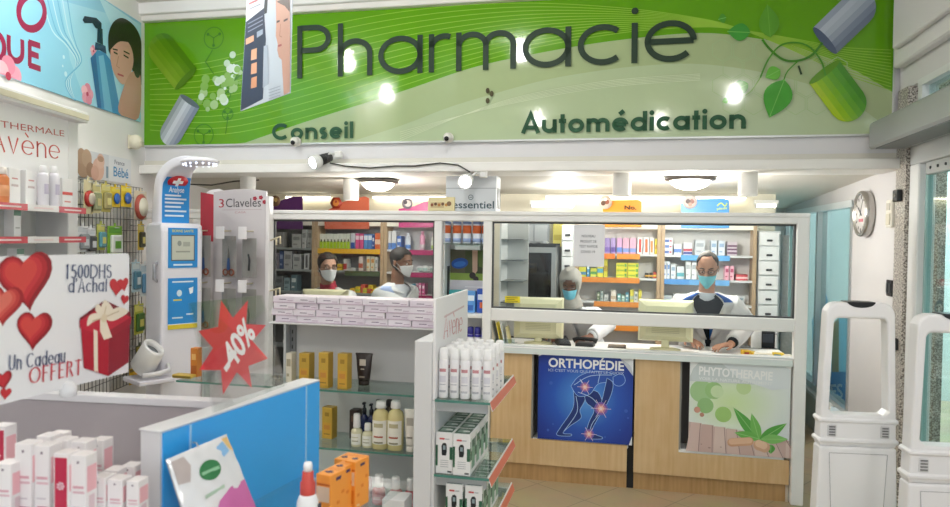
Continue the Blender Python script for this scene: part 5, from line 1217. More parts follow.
    for q, (sh, el, wr) in zip((-1, 1), shs):
        cu = el * .12 + wr * .88
        m.tube([spine(.78) + Vector((q * .10 * s, 0, .0)), sh + Vector((q * .005, 0, .0)), (sh * .5 + el * .5), el, (el * .5 + wr * .5), cu], [.066, .072, .066, .060, .054, .048], cm, 16)
        m2 = MB(); m2.tube([el * .16 + wr * .84, el * .02 + wr * .98], [.040, .034], sw, 14); m2.obj('cuff', t)
    remeshed(m, 'lab_coat', .0075, cm, t, 2, .012)
    # lapels and shoulder yoke
    for q, lo_, hi_, lc_ in [(q, a_, b_, c_) for q in (-1, 1) for a_, b_, c_ in ((open_ + .02, .82, coat), (.82, 1.0, lapel or coat))]:
        lm_ = mat(lc_, .7); m = MB(); rows = []
        for k_ in range(9):
            u = lo_ + (hi_ - lo_) * k_ / 8; k = (u - open_) / (1 - open_) * 8
            i = 0
            for i in range(len(TOR) - 1):
                if TOR[i][0] <= u <= TOR[i + 1][0]: break
            f_ = (u - TOR[i][0]) / (TOR[i + 1][0] - TOR[i][0]); rx = TOR[i][1] + f_ * (TOR[i + 1][1] - TOR[i][1]); ry = TOR[i][2] + f_ * (TOR[i + 1][2] - TOR[i][2])
            g = .06 + (u - open_) / (1 - open_) * gap; wv = .05 + .42 * math.sin(PI * min(1, k / 8 * .8 + .05))
            row = []
            for a_ in (g - .02, g + wv * .5, g + wv):
                row.append(spine(u) + Vector((q * rx * s * 1.15 * math.sin(a_), -ry * s * 1.15 * math.cos(a_) - .018, .014)))
            rows.append(row)
        m.loft(rows, lm_, True, False, None, False)
        ob = m.obj('lapel', t); so = ob.modifiers.new('thickness', 'SOLIDIFY'); so.thickness = .005
    if accent:
        m = MB()
        for q, c in accent:
            rows = []
            for u, a0, a1 in ((.70, .55, 1.2), (.80, .62, 1.3), (.88, .72, 1.45), (.94, .85, 1.6)):
                i = [k for k in range(len(TOR) - 1) if TOR[k][0] <= u <= TOR[k + 1][0]][0]; rx, ry = TOR[i][1], TOR[i][2]
                rows.append([spine(u) + Vector((q * rx * s * 1.17 * math.sin(a_), -ry * s * 1.17 * math.cos(a_) - .012, .012)) for a_ in [a0 + (a1 - a0) * j / 5 for j in range(6)]])
            m.loft(rows, mat(c, .7), True, False, None, False)
        ob = m.obj('shoulder_panel', t); so = ob.modifiers.new('thickness', 'SOLIDIFY'); so.thickness = .004
    # trousers and shoes
    tm = mat('#2d3038', .8)
    m = MB(); ms = MB()
    for q in (-1, 1):
        hp_ = Pv + Vector((q * .09 * s, 0, .02)); kn = Vector((hp_.x + q * .01, hp_.y - .03, .50 * s)); an = Vector((hp_.x + q * .02, hp_.y, .10))
        m.tube([hp_, (hp_ + kn) / 2, kn, an], [.098, .092, .075, .062], tm, 14)
        ms.tube([an + Vector((0, .05, -.055)), an + Vector((0, -.05, -.055)), an + Vector((0, -.14, -.068))], [.044, .044, .030], mat('#26241f', .5), 12)
    m.loft(trings(.97, -.3, .12), tm)
    m.obj('trousers', t); ms.obj('shoes', t)
    # eyes, brows
    m = MB(); mi = MB(); mb_ = MB()
    for q in (-1, 1):
        c = Vector((q * .031, -.0815, .113)); m.sphere(HX @ c, .0115, mat('#e9e6e0', .3), 12); mi.sphere(HX @ (c + Vector((0, -.0075, -.003))), .0062, mat('#2c1d14', .25), 10)
        mb_.tube([HX @ Vector(p) for p in ((q * .014, -.096, .134), (q * .032, -.094, .139), (q * .050, -.078, .133))], [.0032, .004, .002], mat('#2a211c', .7), 6)
    ml_ = MB()
    for q in (-1, 1): ml_.sphere(HX @ Vector((q * .031, -.0805, .1185)), (.0135, .0135, .0115), sk, 12)
    ml_.obj('eyelid', t)
    m.obj('eye', t); mi.obj('iris', t); mb_.obj('eyebrow', t)
    # hair
    if hair:
        col, front, side, bun = hair
        hm = mat(col, .75, var=.25, scale=60)
        rings = []
        for z in [.0, .02, .045, .07, .095, .12, .14, .155, .168, .18, .19, .2, .21, .222, .232, .239]:
            r_ = []
            for k in range(36):
                p = 2 * PI * k / 36; a_ = abs((p + PI) % (2 * PI) - PI)
                hl = front if a_ < .6 else front + (side - front) * (a_ - .6) / .75 if a_ < 1.35 else side + (.015 - side) * min(1, (a_ - 1.35) / .6)
                b3 = hpt(p, min(z, .228), 1.0, (hout if z < .235 else .0) if z > hl else -.012); r_.append(HX @ Vector((b3[0], b3[1], z)))
            rings.append(r_)
        m = MB(); m.loft(rings, hm)
        if bun: m.sphere(HX @ Vector((0, .115, .13)), (.05, .045, .05), hm, 16)
        m.obj('hair', t)
    if scarf:
        rings = []
        for z in [-.07, -.04, .0, .03, .06, .09, .12, .15, .172, .188, .2, .212, .224, .236, .243]:
            r_ = []
            for k in range(40):
                p = 2 * PI * k / 40; a_ = abs((p + PI) % (2 * PI) - PI)
                op = .0 < z < .185 and a_ < .88 * math.sqrt(max(0, 1 - (max(0, z - .07) / .115) ** 2))
                base_ = hpt(p, min(max(z, .03), .226), 1.0, ((.020 if z < .24 else .0) if not op else -.014) + (max(0, .03 - z) * .35))
                r_.append(HX @ Vector((base_[0], base_[1], z)))
            rings.append(r_)
        m = MB(); m.loft(rings, mat(scarf, .85, var=.12, scale=70)); m.obj('headscarf', t)
    # mask
    mm = mat(mask, .7)
    rows = []
    for z in (.0, .012, .03, .048, .064, .078, .088, .095):
        row = []
        for k in range(21):
            p = -1.28 + 2.56 * k / 20
            nose = math.exp(-(p / .22) ** 2) * .019 * max(0, min(1, (z - .02) / .05)) + .004 * math.exp(-(p / .5) ** 2)
            zz = z - (.006 if z < .01 else 0) + (.006 * math.exp(-(p / .25) ** 2) if z > .09 else 0) - abs(p) ** 2 * .008 * (z > .05)
            row.append(HX @ Vector(hpt(p, zz - mz + (.016 * (abs(p) / 1.28) ** 2 if z < .03 else 0), 1.0, .008 + nose + (.0015 if int(z * 1000) % 2 else 0))))
        rows.append(row)
    m = MB(); m.loft(rows, mm, True, False, None, False); ob = m.obj('face_mask', t); so = ob.modifiers.new('thickness', 'SOLIDIFY'); so.thickness = .002
    m = MB()
    for q in (-1, 1):
        for za, zb_ in ((.08, .125), (.025, .085)): m.tube([HX @ Vector(hpt(q * 1.25, za, 1, .009)), HX @ Vector(hpt(q * 1.5, (za + zb_) / 2, 1, .01)), HX @ Vector((q * .078, .03, zb_))], .0016, mat('#e9eef0', .6), 5)
    m.obj('ear_loop', ob)
    if glasses:
        m = MB(); gm_ = mat('#3a3534', .35)
        for q in (-1, 1):
            m.tube([HX @ Vector((q * .033 + .022 * math.cos(k * PI / 8), -.106 + .006 * abs(math.cos(k * PI / 8)) * 0 + abs(q * .033 + .022 * math.cos(k * PI / 8)) * .22, .112 + .016 * math.sin(k * PI / 8))) for k in range(17)], .0019, gm_, 6)
            m.tube([HX @ Vector(p) for p in ((q * .055, -.094, .114), (q * .077, -.04, .118), (q * .078, .02, .118))], .0018, gm_, 6)
        m.tube([HX @ Vector((-.011, -.105, .115)), HX @ Vector((.011, -.105, .115))], .0018, gm_, 6)
        m.obj('glasses', t)
    return t
V3 = Vector
toF = lambda u, v, z: W(u, v, z)
dirF = lambda a, b, c: UX * a + VX * b + V3((0, 0, c))
# man at the counter, right
hc = P(707.5, 267.5, 4.90); uh = (hc - O).dot(UX)
person('person in white coat with blue collar and turquoise mask bending over the counter', W(uh + .04, .62, 0), RZ, hc, -.16, .30, 1.0, '#c08f76', '#dddcdd', '#1c2028',
       ((W(uh - .24, .46, 1.10), W(uh - .11, .33, .965), dirF(.5, -1, -.12), dirF(0, 0, -1)), (W(uh + .30, .47, 1.07), W(uh + .15, .20, .962), dirF(-.85, -.5, -.08), dirF(0, 0, -1))),
       .03, lapel='#2f5fb0', hair=('#4a443f', .221, .15, False), mask='#7fd6e4', glasses=True, open_=.0, gap=.60, hout=.007, hs=.90, mz=.014, turtle='#d9dde6', th=1.06, strip='#2f6fc4')
# seated woman behind the notice
hc = P(570.5, 283, 5.28); uh = (hc - O).dot(UX)
person('person in grey headscarf, white coat and light blue mask looking down behind the left monitor', W(uh + .10, .74, 0), RZ, hc, -.05, .38, .90, '#7d5442', '#dfe0e4', '#cfd2d8',
       ((W(uh - .22, .50, .98), W(uh - .10, .34, .955), dirF(.3, -1, -.1), dirF(0, 0, -1)), (W(uh + .27, .52, 1.02), W(uh + .16, .33, .955), dirF(-.6, -.7, -.1), dirF(0, 0, -1))),
       .02, scarf='#a7a39c', mask='#6fc3dd', open_=.75, hs=.90)
# masked woman, left
hc = P(327.5, 266.5, 5.88); uh = (hc - O).dot(UX)
person('person with tied dark hair, glasses, white mask and red turtleneck behind the smoky glass', W(uh - .03, .74, 0), RZ + .18, hc, .52, .05, .93, '#b98f78', '#cfd3d2', '#a3283c',
       ((W(uh - .22, .55, 1.0), W(uh - .08, .46, .90), dirF(.3, -1, -.1), dirF(0, 0, -1)), (W(uh + .22, .55, 1.0), W(uh + .12, .46, .90), dirF(-.3, -1, -.1), dirF(0, 0, -1))),
       .02, accent=((-1, '#2f8f74'),), hair=('#2b211d', .185, .12, True), mask='#dfe3e4', glasses=True, turtle='#a3283c', open_=.62)
# masked man in profile, left
hc = P(401, 261.5, 5.86); uh = (hc - O).dot(UX)
person('person with short dark hair and white mask in profile beside the magenta strip shelves', W(uh - .05, .78, 0), RZ + 1.05, hc, .28, .12, .97, '#8f6650', '#d3d6d8', '#c3c8d0',
       ((W(uh + .12, .60, 1.05), W(uh + .25, .52, .95), dirF(1, -.3, -.1), dirF(0, 0, -1)), (W(uh + .0, 1.02, 1.04), W(uh + .20, .98, .93), dirF(1, -.2, -.1), dirF(0, 0, -1))),
       .02, accent=((-1, '#9fb4de'),), hair=('#1d1917', .188, .13, False), mask='#e6e8e9', open_=.75)
# ================================================================== FRONT DISPLAY UNIT (glass shelves)
VU = -1.95
sg = glass('#eaf4f1', .08, 'pale_green_shelf_glass')
edge = mat('#4f8578', .2)
t = thing('cosmetics_display', 'white display unit with glass shelves of gold boxes and oil bottles', 'display', W(0, VU, 0), RZ)
pw = mat('#d6d5d6', .45)
m = MB(); m.box(-.515, .255, .25, .27, 0, 1.250, pw); m.obj('back_panel', t)
m = MB(); m.box(-.52, .258, .06, .275, 1.250, 1.257, mat('#d6d5d6', .45), .002); m.obj('top', t)
ZU = [.983, .732, .487]
for k, z in enumerate(ZU):
    m = MB(); m.box(-.945 if k < 2 else -.46, .258, .0, .25, z - .008, z, sg); m.box(-.945 if k < 2 else -.46, .258, -.0015, .0, z - .008, z, edge); m.obj('glass_shelf', t)
for u in (-.51, .225):
    m = MB(); m.box(u, u + .03, .238, .25, .1, 1.235, mat('#8f9092', .4, .3))
    for k in range(30): m.box(u + .012, u + .018, .2372, .238, .14 + k * .036, .158 + k * .036, mat('#3c3d3f', .5))
    m.obj('slotted_upright', t)
for u in (-.94, -.515):
    m = MB(); m.box(u - .006, u + .006, .20, .25, 0, 1.10 if u < -.9 else 1.235, mat('#c3c6c8', .35, .2)); m.obj('support_leg', t)
m = MB(); m.box(-.46, .255, .0, .25, 0, .10, mat('#bcbcbd', .5), .004); m.obj('plinth', t)
m = MB(); m.box(-.46, .255, .02, .25, .10, .46, mat('#dcdcdd', .5), .004)
m.obj('lower_cabinet', t)
# medicine boxes in layers on top
random.seed(11)
BW, BH = .1045, .0282
lay = ('bottom', 'second', 'third', 'top')
for r_ in range(4):
    for c_ in range(7):
        u0_ = -.512 + c_ * .1068 + ((.012, -.004, .006, 0)[r_]) + random.uniform(-.003, .003)
        v0_ = .075 + random.uniform(0, .012)
        m = MB(); carton(m, 0, BW, 0, .13, 0, BH, '#e6dfe6' if (r_ + c_) % 3 else '#e0d6e0', [(.0, .0, 1, .12, '#c9b2c4'), (.30, .45, .62, .58, '#8d7f92'), (.68, .3, .93, .4, '#b79fb4')], .0012)
        m.box(.01, BW - .01, .015, .115, BH, BH + .0004, mat('#eadfe8', .4))
        tag(m.obj('medicine_carton', None, W(u0_, VU + v0_, 1.258 + r_ * (BH + .0008)), RZ + random.uniform(-.012, .012)), 'pinkish white carton in the %s layer of the carton wall, %s' % (lay[r_], nth(c_, 7)), 'carton', 'medicine cartons stacked on the display unit')
# gold boxes and tubes
gold = mat('#c9a545', .35, .35)
def gold_box(px0, px1, yt, z, v, label, grp='gold cosmetic boxes'):
    u0_, z1 = onv(px0, yt, v); u1_, _ = onv(px1, yt, v); w_, h_ = (u1_ - u0_) * .80, z1 - z
    m = MB(); m.box(0, w_, 0, w_ * .9, 0, h_, gold, .0015)
    m.box(w_ * .1, w_ * .9, -.0006, 0, h_ * .08, h_ * .52, mat('#d2a23c', .4, .2)); m.box(w_ * .22, w_ * .78, -.0009, 0, h_ * .30, h_ * .44, mat('#c98a3a', .5)); m.box(w_ * .3, w_ * .7, -.0008, 0, h_ * .72, h_ * .84, mat('#9c7a24', .5)); m.box(w_ * .2, w_ * .8, -.0008, 0, h_ * .14, h_ * .17, mat('#8a6b22', .5))
    return tag(m.obj('gold_box', None, W(u0_, v, z), RZ - .12), label, 'box', grp)
gold_box(299, 312.5, 353, ZU[0], VU + .09, 'upright gold box on the upper glass shelf, leftmost of three')
gold_box(318.5, 331.5, 352.5, ZU[0], VU + .03, 'upright gold box on the upper glass shelf, middle of three')
gold_box(337.5, 350.5, 353.5, ZU[0], VU + .03, 'upright gold box on the upper glass shelf, beside the dark tube')
gold_box(322, 335.5, 407, ZU[1], VU + .13, 'upright gold box on the middle glass shelf beside the blue panel')
pxcarton('pale_box', 'narrow cream box on the upper glass shelf left of the gold boxes', 'box', 286, 292, 353, ZU[0], VU + .10, '#dcd6c4', lab('#a89f86'), None, .05)
def tube_pack(label, px, w_px, yt, z, v, col, cap, prints, name='cream_tube'):
    u, z1 = onv(px, yt, v); ul, _ = onv(px - w_px / 2, yt, v); hw = u - ul; h_ = z1 - z
    t = thing(name, label, 'tube', W(u, v, z), RZ)
    m = MB(); n = 20
    m.loft([[(hw * a_ * math.cos(2 * PI * k / n), b_ * math.sin(2 * PI * k / n), zz) for k in range(n)] for a_, b_, zz in ((.62, hw * .62, h_ * .14), (.66, hw * .64, h_ * .2), (.8, hw * .5, h_ * .55), (.95, hw * .18, h_ * .93), (1, .003, h_ * .96), (1, .003, h_))], mat(col, .35)); mb0 = m
    m = MB(); m.lathe([(hw * .58, 0), (hw * .60, .003), (hw * .60, h_ * .15), (hw * .4, h_ * .155)], mat(cap, .35), seg=20); m.obj('cap', t)
    m = mb0
    for (x0, z0, x1, z1_, c) in prints: 
        yy = -hw * (.64 - .55 * max(0, z0 - .2)) - .002
        m.box(hw * x0, hw * x1, yy, yy + .001, h_ * z0, h_ * z1_, mat(c, .5))
    m.obj('body', t); return t
tube_pack('dark brown tube with white print standing on its cap beside the gold boxes', 364.3, 17.5, 353, ZU[0], VU + .15, '#2e221e', '#241a17', [(-.35, .62, .35, .82, '#cfc6b8'), (-.2, .5, .2, .53, '#cfc6b8'), (-.3, .25, .3, .30, '#9a8f80')])
tube_pack('cream tube with grey emblem at the right end of the middle glass shelf', 411, 13.5, 409, ZU[1], VU + .05, '#e2ddd3', '#ded9cf', [(-.5, .62, .5, .80, '#b5afa4'), (-.4, .32, .4, .36, '#8f897f')])
# small dark box, pump bottles behind
pxcarton('dark_box', 'dark brown box standing at the back of the middle glass shelf', 'box', 349.5, 358.5, 410, ZU[1], VU + .16, '#33241f', [(.2, .6, .8, .8, '#6a5040')], None, .05)
def pump_bottle(name, label, px, w_px, yt, z, v, col, capc, labc, group=None, pump=True, glassy=None, capf=.16):
    u, z1 = onv(px, yt, v); r = u - onv(px - w_px / 2, yt, v)[0]; h_ = z1 - z
    t = thing(name, label, 'bottle', W(u, v, z), RZ, group)
    hb = h_ * (1 - capf)
    m = MB(); m.lathe([(r * .9, 0), (r, .004), (r, hb * .80), (r * .86, hb * .9), (r * .45, hb * .97), (r * .42, hb)], mat(col, .22) if not glassy else glassy, seg=20); m.obj('body', t)
    if labc:
        m = MB(); n = 14
        m.loft([[(r * 1.012 * math.sin(a_), -r * 1.012 * math.cos(a_), zz) for a_ in [-1.1 + 2.2 * k / n for k in range(n + 1)]] for zz in (hb * .14, hb * .72)], mat(labc[0], .5), True, False, None, False)
        for za, zb_, c in labc[1]:
            m.loft([[(r * 1.02 * math.sin(a_), -r * 1.02 * math.cos(a_), zz) for a_ in [-.6 + 1.2 * k / 8 for k in range(9)]] for zz in (hb * za, hb * zb_)], mat(c, .5), True, False, None, False)
        m.obj('paper_label', t)
    m = MB()
    if pump:
        m.lathe([(r * .5, hb), (r * .52, hb + h_ * capf * .45), (r * .3, hb + h_ * capf * .5), (r * .22, hb + h_ * capf * .85)], mat(capc, .35), seg=16)
        m.box(-r * .35, r * .35, -r * .8, r * .3, hb + h_ * capf * .82, h_, mat(capc, .35), .002); m.obj('pump', t)
    else:
        m.lathe([(r * .62, hb), (r * .64, hb + .004), (r * .60, h_ - .004), (r * .5, h_)], mat(capc, .35), seg=18); m.obj('cap', t)
    return t
for i, (px, yt) in enumerate(((364.5, 402), (371.5, 403.5))):
    pump_bottle('pump_bottle', 'dark blue pump bottle behind the dropper bottles, %s of two' % ('left', 'right')[i], px, 8, yt, ZU[1], VU + .14, '#232c5a', '#1d1f2c', None, 'dark blue pump bottles', True, None, .3)
for i, (px, yt) in enumerate(((357, 413.5), (368, 423))):
    pump_bottle('dropper_bottle', 'small clear bottle with white nozzle on middle glass shelf, %s' % ('with the tallest nozzle', 'beside the large bottles')[i], px, 10.5, yt, ZU[1], VU + .06, '#dcd9b8', '#e8e8e6', ('#ecebe2', [(.3, .36, '#a8a48a'), (.5, .54, '#c2bd9a')]), None, False, None, (.42, .30)[i])
for i, (px, yt) in enumerate(((381, 400.5), (396, 400.5))):
    pump_bottle('shower_oil_bottle', 'large pale yellow bottle with white label on middle glass shelf, %s of the pair' % ('left', 'right')[i], px, 15.5, yt, ZU[1], VU + .06, '#d9cc92', '#efeeea', ('#eeebe0', [(.16, .2, '#8f8a70'), (.30, .34, '#b0563f'), (.55, .65, '#b9b18c')]), 'large pale yellow bottles', False, None, .15)
for i, px in enumerate((379, 389.5)):
    pump_bottle('dark_cap_bottle', 'dark capped bottle hidden behind the large yellow bottles, %s one' % ('left', 'right')[i], px, 10, 399.5, ZU[1], VU + .16, '#4a4034', '#1c1a1a', None, 'dark capped bottles', False, None, .15)
pump_bottle('pink_pump_bottle', 'slim pale pink bottle with silver pump on the lowest glass shelf', 367, 10, 464, ZU[2], VU + .11, '#dcb6bd', '#b9bcc0', ('#e6ccd0', [(.4, .5, '#b07f88')]), None, False, None, .35)
for i, (px, yt) in enumerate(((379, 474), (396, 476.5), (411, 478))):
    pump_bottle('foam_bottle', 'red bottle with white foamer cap on the lowest glass shelf, ' + nth(i, 3), px, 12.5, yt, ZU[2], VU + .07, '#c4656c', '#eeeceb', ('#cf8086', [(.3, .5, '#e6c4c6')]), 'red foam bottles with white caps', False, None, .42)
pxcarton('white_carton', 'plain white carton low in front of the red foam bottles', 'box', 382, 405, 499, .40, VU - .14, '#eeeeee', lab('#c9c9cc'), None, .10)
t = thing('side_stool', 'low white display block carrying the plain white carton', 'stand', W(-.0, VU - .10, 0), RZ)
u0_, _ = onv(382, 499, VU - .14); u1_, _ = onv(405, 499, VU - .14)
m = MB(); m.box(u0_ - .03, u1_ + .05, -.06, .09, .0, .38, mat('#dededd', .5), .005); m.obj('block', t)
m = MB(); m.box(u0_ - .035, u1_ + .055, -.065, .09, .38, .399, mat('#ebebea', .4), .003); m.obj('top', t)
# orange box and tray on the left end of the glass shelf
pxcarton('orange_box', 'tall dark orange box on the glass shelf end behind the acrylic pocket', 'box', 190.5, 197.5, 348, ZU[0], VU + .08, '#c97a2a', [(.1, .1, .9, .4, '#a85a1c'), (.2, .6, .8, .8, '#e3b46a')], None, .04)
m = MB(); m.box(-.05, .05, -.02, .03, 0, .016, mat('#b89a3a', .4), .003); m.box(-.045, .045, -.021, -.02, .003, .012, mat('#7d6a24', .5)); u, _ = onv(184, 374, VU + .06)
tag(m.obj('flat_box', None, W(u, VU + .06, ZU[0]), RZ), 'flat gold box lying on the left end of the glass shelf', 'box')
# ================================================================== GONDOLA WITH SPRAY BOTTLES
UG, VG = .262, -2.22
t = thing('shelf_gondola', 'white shop gondola with glass shelves and red price strips', 'gondola', W(UG, VG, 0), RZ)
m = MB(); m.box(0, .071, 0, .55, .0, 1.255, mat('#dededf', .45), .004); m.obj('end_upright', t)
m = MB(); m.box(.073, .083, .0, .54, .10, 1.03, mat('#d9d9da', .5)); m.obj('back_panel', t)
m = MB(); m.box(0, .30, 0, .54, 0, .10, mat('#c9c9ca', .5), .004); m.obj('plinth', t)
ZG = [1.036, .752, onv(512.7, 485, -1.70)[1]]
strip = mat('#e0785c', .4)
for z in ZG:
    m = MB(); m.box(.083, .296, .0, .54, z - .009, z, sg); m.box(.083, .296, -.0015, 0, z - .009, z, edge); sh_ = m.obj('glass_shelf', t)
    m = MB(); X = Matrix.Translation((.296, 0, z - .012)) @ Matrix.Rotation(-.35, 4, 'Y')
    m.box(0, .003, 0, .54, -.022, .018, mat('#f0eeee', .35), 0, X); m.box(.003, .0042, 0, .54, -.020, .012, strip, 0, X)
    m.obj('price_strip', sh_)
    for y_ in (.03, .50): m = MB(); m.box(.083, .28, y_, y_ + .012, z - .05, z - .009, mat('#b9bbbd', .4, .3)); m.obj('bracket', sh_)
m = MB(); m.box(.073, .083, .0, .53, 1.032, 1.415, mat('#f1f0f1', .4), .002); hb_ = m.obj('header_board', t)
AB = W(UG + .083, VG, 0)
a = Art(AB, (0, 0, RZ + PI / 2), .0008)
a.strokes('Avène', a.q(443.5, 339), a.q(462, 331.5), .095, '#c9565a', .085, .10, .02, .05)
a.line([a.q(444, 317), a.q(464, 306)], .008, '#d9c3c5')
o = a.obj('lettering', t); o.location = (.083, 0, 0); o.rotation_euler = (0, 0, PI / 2); o['label'] = 'red lettering on the header board'
# white thermal water sprays
for r_ in range(4):
    for c_ in range(5):
        u, v = UG + .104 + c_ * .0425, VG + .045 + r_ * .085 + .004 * (c_ % 2)
        if r_ == 0 and c_ == 4: v += .01
        label = 'white spray bottle on the upper gondola shelf, %s in the %s row' % (nth(c_, 5), ('front', 'second', 'third', 'back')[r_])
        if r_ == 0 and c_ == 0:
            sp = thing('spray_bottle', label, 'bottle', W(u, v, ZG[0] + .0005), RZ, 'white spray bottles on the gondola')
            m = MB(); m.lathe([(.0175, 0), (.0188, .003), (.0188, .135), (.017, .146), (.011, .154)], mat('#f2f1f3', .3), seg=18); mc_ = m
            m = MB(); m.lathe([(.0165, .147), (.0172, .150), (.0168, .186), (.012, .190), (0, .190)], mat('#fafafa', .35), seg=18); m.obj('cap', sp)
            m = mc_
            for za, zb_, c in ((.022, .03, '#b9bac2'), (.05, .054, '#c6c7cf'), (.06, .085, '#dcdbe3'), (.10, .112, '#c98f95')):
                m.loft([[(.0190 * math.sin(q), -.0190 * math.cos(q), zz) for q in [-.7 + 1.4 * k / 8 for k in range(9)]] for zz in (za, zb_)], mat(c, .5), True, False, None, False)
            m.obj('can', sp)
        else: dup(sp, W(u, v, ZG[0] + .0005), None, label)
# device boxes
def device_box(label, u, v, z, first=[None]):
    w_, d_, h_ = .066, .080, .158
    if first[0] is None:
        m = MB(); m.box(0, w_, 0, d_, 0, h_, mat('#ecebea', .4), .0015)
        gr = mat('#2f5f45', .4)
        m.box(w_, w_ + .0006, .002, d_ - .002, .055, h_ - .03, gr); m.box(w_, w_ + .0009, .03, d_ - .002, .02, .10, mat('#7da48a', .4)); m.box(w_, w_ + .0009, .012, .03, .09, .14, mat('#c9d6cc', .4))
        m.box(.004, w_ - .004, .004, d_ - .004, h_, h_ + .0006, mat('#3c5a4a', .4)); m.box(.012, w_ - .02, .02, d_ - .02, h_, h_ + .0010, mat('#8fa398', .4)); m.box(.03, w_ - .01, .03, d_ - .035, h_, h_ + .0013, mat('#e6e9e6', .4))
        m.box(.0, .008, -.0006, 0, .03, h_ - .05, gr); m.box(w_ - .012, w_, -.0006, 0, .055, h_ - .055, gr)
        m.prism([(.024, .07), (.040, .07), (.043, .085), (.042, .112), (.036, .118), (.027, .116), (.022, .105)], -.0010, 0, mat('#1e2022', .35)); m.box(.028, .038, -.0013, -.001, .092, .108, mat('#8fa0a4', .3))
        m.box(.014, .034, -.0008, 0, .130, .136, mat('#c9484a', .5)); m.box(.036, .052, -.0008, 0, .131, .134, mat('#a5a5a8', .5))
        for k in range(4): m.box(.018, .05, -.0008, 0, .05 - k * .008, .052 - k * .008, mat('#b4b5b8', .5))
        m.box(.046, .062, -.0008, 0, .006, .012, mat('#2c2d30', .5))
        first[0] = tag(m.obj('device_box', None, W(u, v, z), RZ), label, 'box', 'white and green device boxes'); return first[0]
    c = first[0].copy(); COL.objects.link(c); c.location = W(u, v, z); c['label'] = label; return c
for r_ in range(4):
    for c_ in range(2): device_box('white and green device box on the middle gondola shelf, %s column, %s from the front' % (('left', 'right')[c_], ORD[r_]), UG + .086 + c_ * .0685, VG + .012 - c_ * .006 + r_ * .0835 + (.07 if False else 0), ZG[1] + .0005)
zz3 = ZG[2] + .0005
for r_ in range(4):
    for c_ in range(2): device_box('white and green device box on the lowest gondola shelf, %s column, %s from the front' % (('left', 'right')[c_], ORD[r_]), UG + .125 + c_ * .075, VG + .02 + r_ * .0835, zz3)
m = MB(); carton(m, 0, .05, 0, .12, 0, .19, '#7a5a48', lab('#b59a86')); tag(m.obj('brown_box', None, W(UG + .087, VG + .365, ZG[1] + .0005), RZ), 'brown box at the back of the middle gondola shelf', 'box')
# ================================================================== BLUE AND WHITE PROMOTIONAL STAND
Na, Fa = P(160, 431, 1.5), P(318.5, 379.5, 2.06)
zr = (Na.z + Fa.z) / 2
th = math.atan2(Fa.y - Na.y, Fa.x - Na.x); Ls = math.hypot(Fa.x - Na.x, Fa.y - Na.y)
BL = Matrix.Translation((Na.x, Na.y, 0)) @ Matrix.Rotation(th, 4, 'Z'); BLi = BL.inverted()
t = thing('promotional_stand', 'promotional stand with bright blue side panel, white rim and grey bin', 'display stand', (Na.x, Na.y, 0), th)
wm = mat('#dcdbdd', .4)
m = MB(); m.box(0, Ls, .0, .052, .0, zr - .004, wm); m.obj('side_wall', t)
m = MB(); m.box(-.003, Ls + .003, -.003, .056, zr - .004, zr, mat('#e4e3e6', .35), .0015); m.obj('rim', t)
m = MB(); m.box(.006, Ls, -.004, 0, .12, zr - .006, mat('#38a8f4', .28)); m.obj('blue_panel', t)
a = Art((Na.x, Na.y, 0), (0, 0, th), .005)
xs_ = [a.q(188.5, 430)[0], a.q(304.5, 420)[0]]
for x in xs_:
    m = MB(); m.box(x - .0025, x + .0025, -.0065, -.004, .12, zr - .006, mat('#9fcdf0', .3)); m.obj('joint_strip', t)
# grey bin behind
g0, g1 = BLi @ P(20, 383.5, 1.86), BLi @ P(236, 396.5, 1.775)
gv = Vector((g1.x - g0.x, g1.y - g0.y, 0)); gth = math.atan2(gv.y, gv.x); GX = Matrix.Translation((g1.x, g1.y, 0)) @ Matrix.Rotation(gth, 4, 'Z')
# stop the bin wall at the blue panel
m = MB(); m.box(-1.0, .0, 0, .03, .75, zr - .02, mat('#a49c9f', .5), 0, GX); m.obj('bin_wall', t)
m = MB(); m.box(-1.0, .0, -.006, .036, zr - .02, zr - .001, mat('#d9d7da', .4), .002, GX); m.obj('bin_rim', t)
m = MB(); m.box(-1.0, .0, -.62, 0, 1.04, 1.055, mat('#d0ced0', .5), 0, GX); m.obj('bin_shelf', t)
m = MB(); m.box(-1.0, -.04, -.60, 0, 0, .72, mat('#cfcdd0', .5), .004, GX); m.obj('base_cabinet', t)
m = MB(); m.box(-.02, .0, -.30, -.28, .72, 1.04, mat('#c2c0c3', .4), 0, GX); m.box(-.98, -.96, -.60, 0, .72, 1.04, mat('#c2c0c3', .4), 0, GX); m.box(-.60, -.58, -.60, -.02, .72, 1.04, mat('#c2c0c3', .4), 0, GX); m.obj('shelf_support', t)
GW = BL @ GX                       # bin frame in the room
zbin = 1.0555
gyaw = th + gth
pk_ = '#ece7e7'
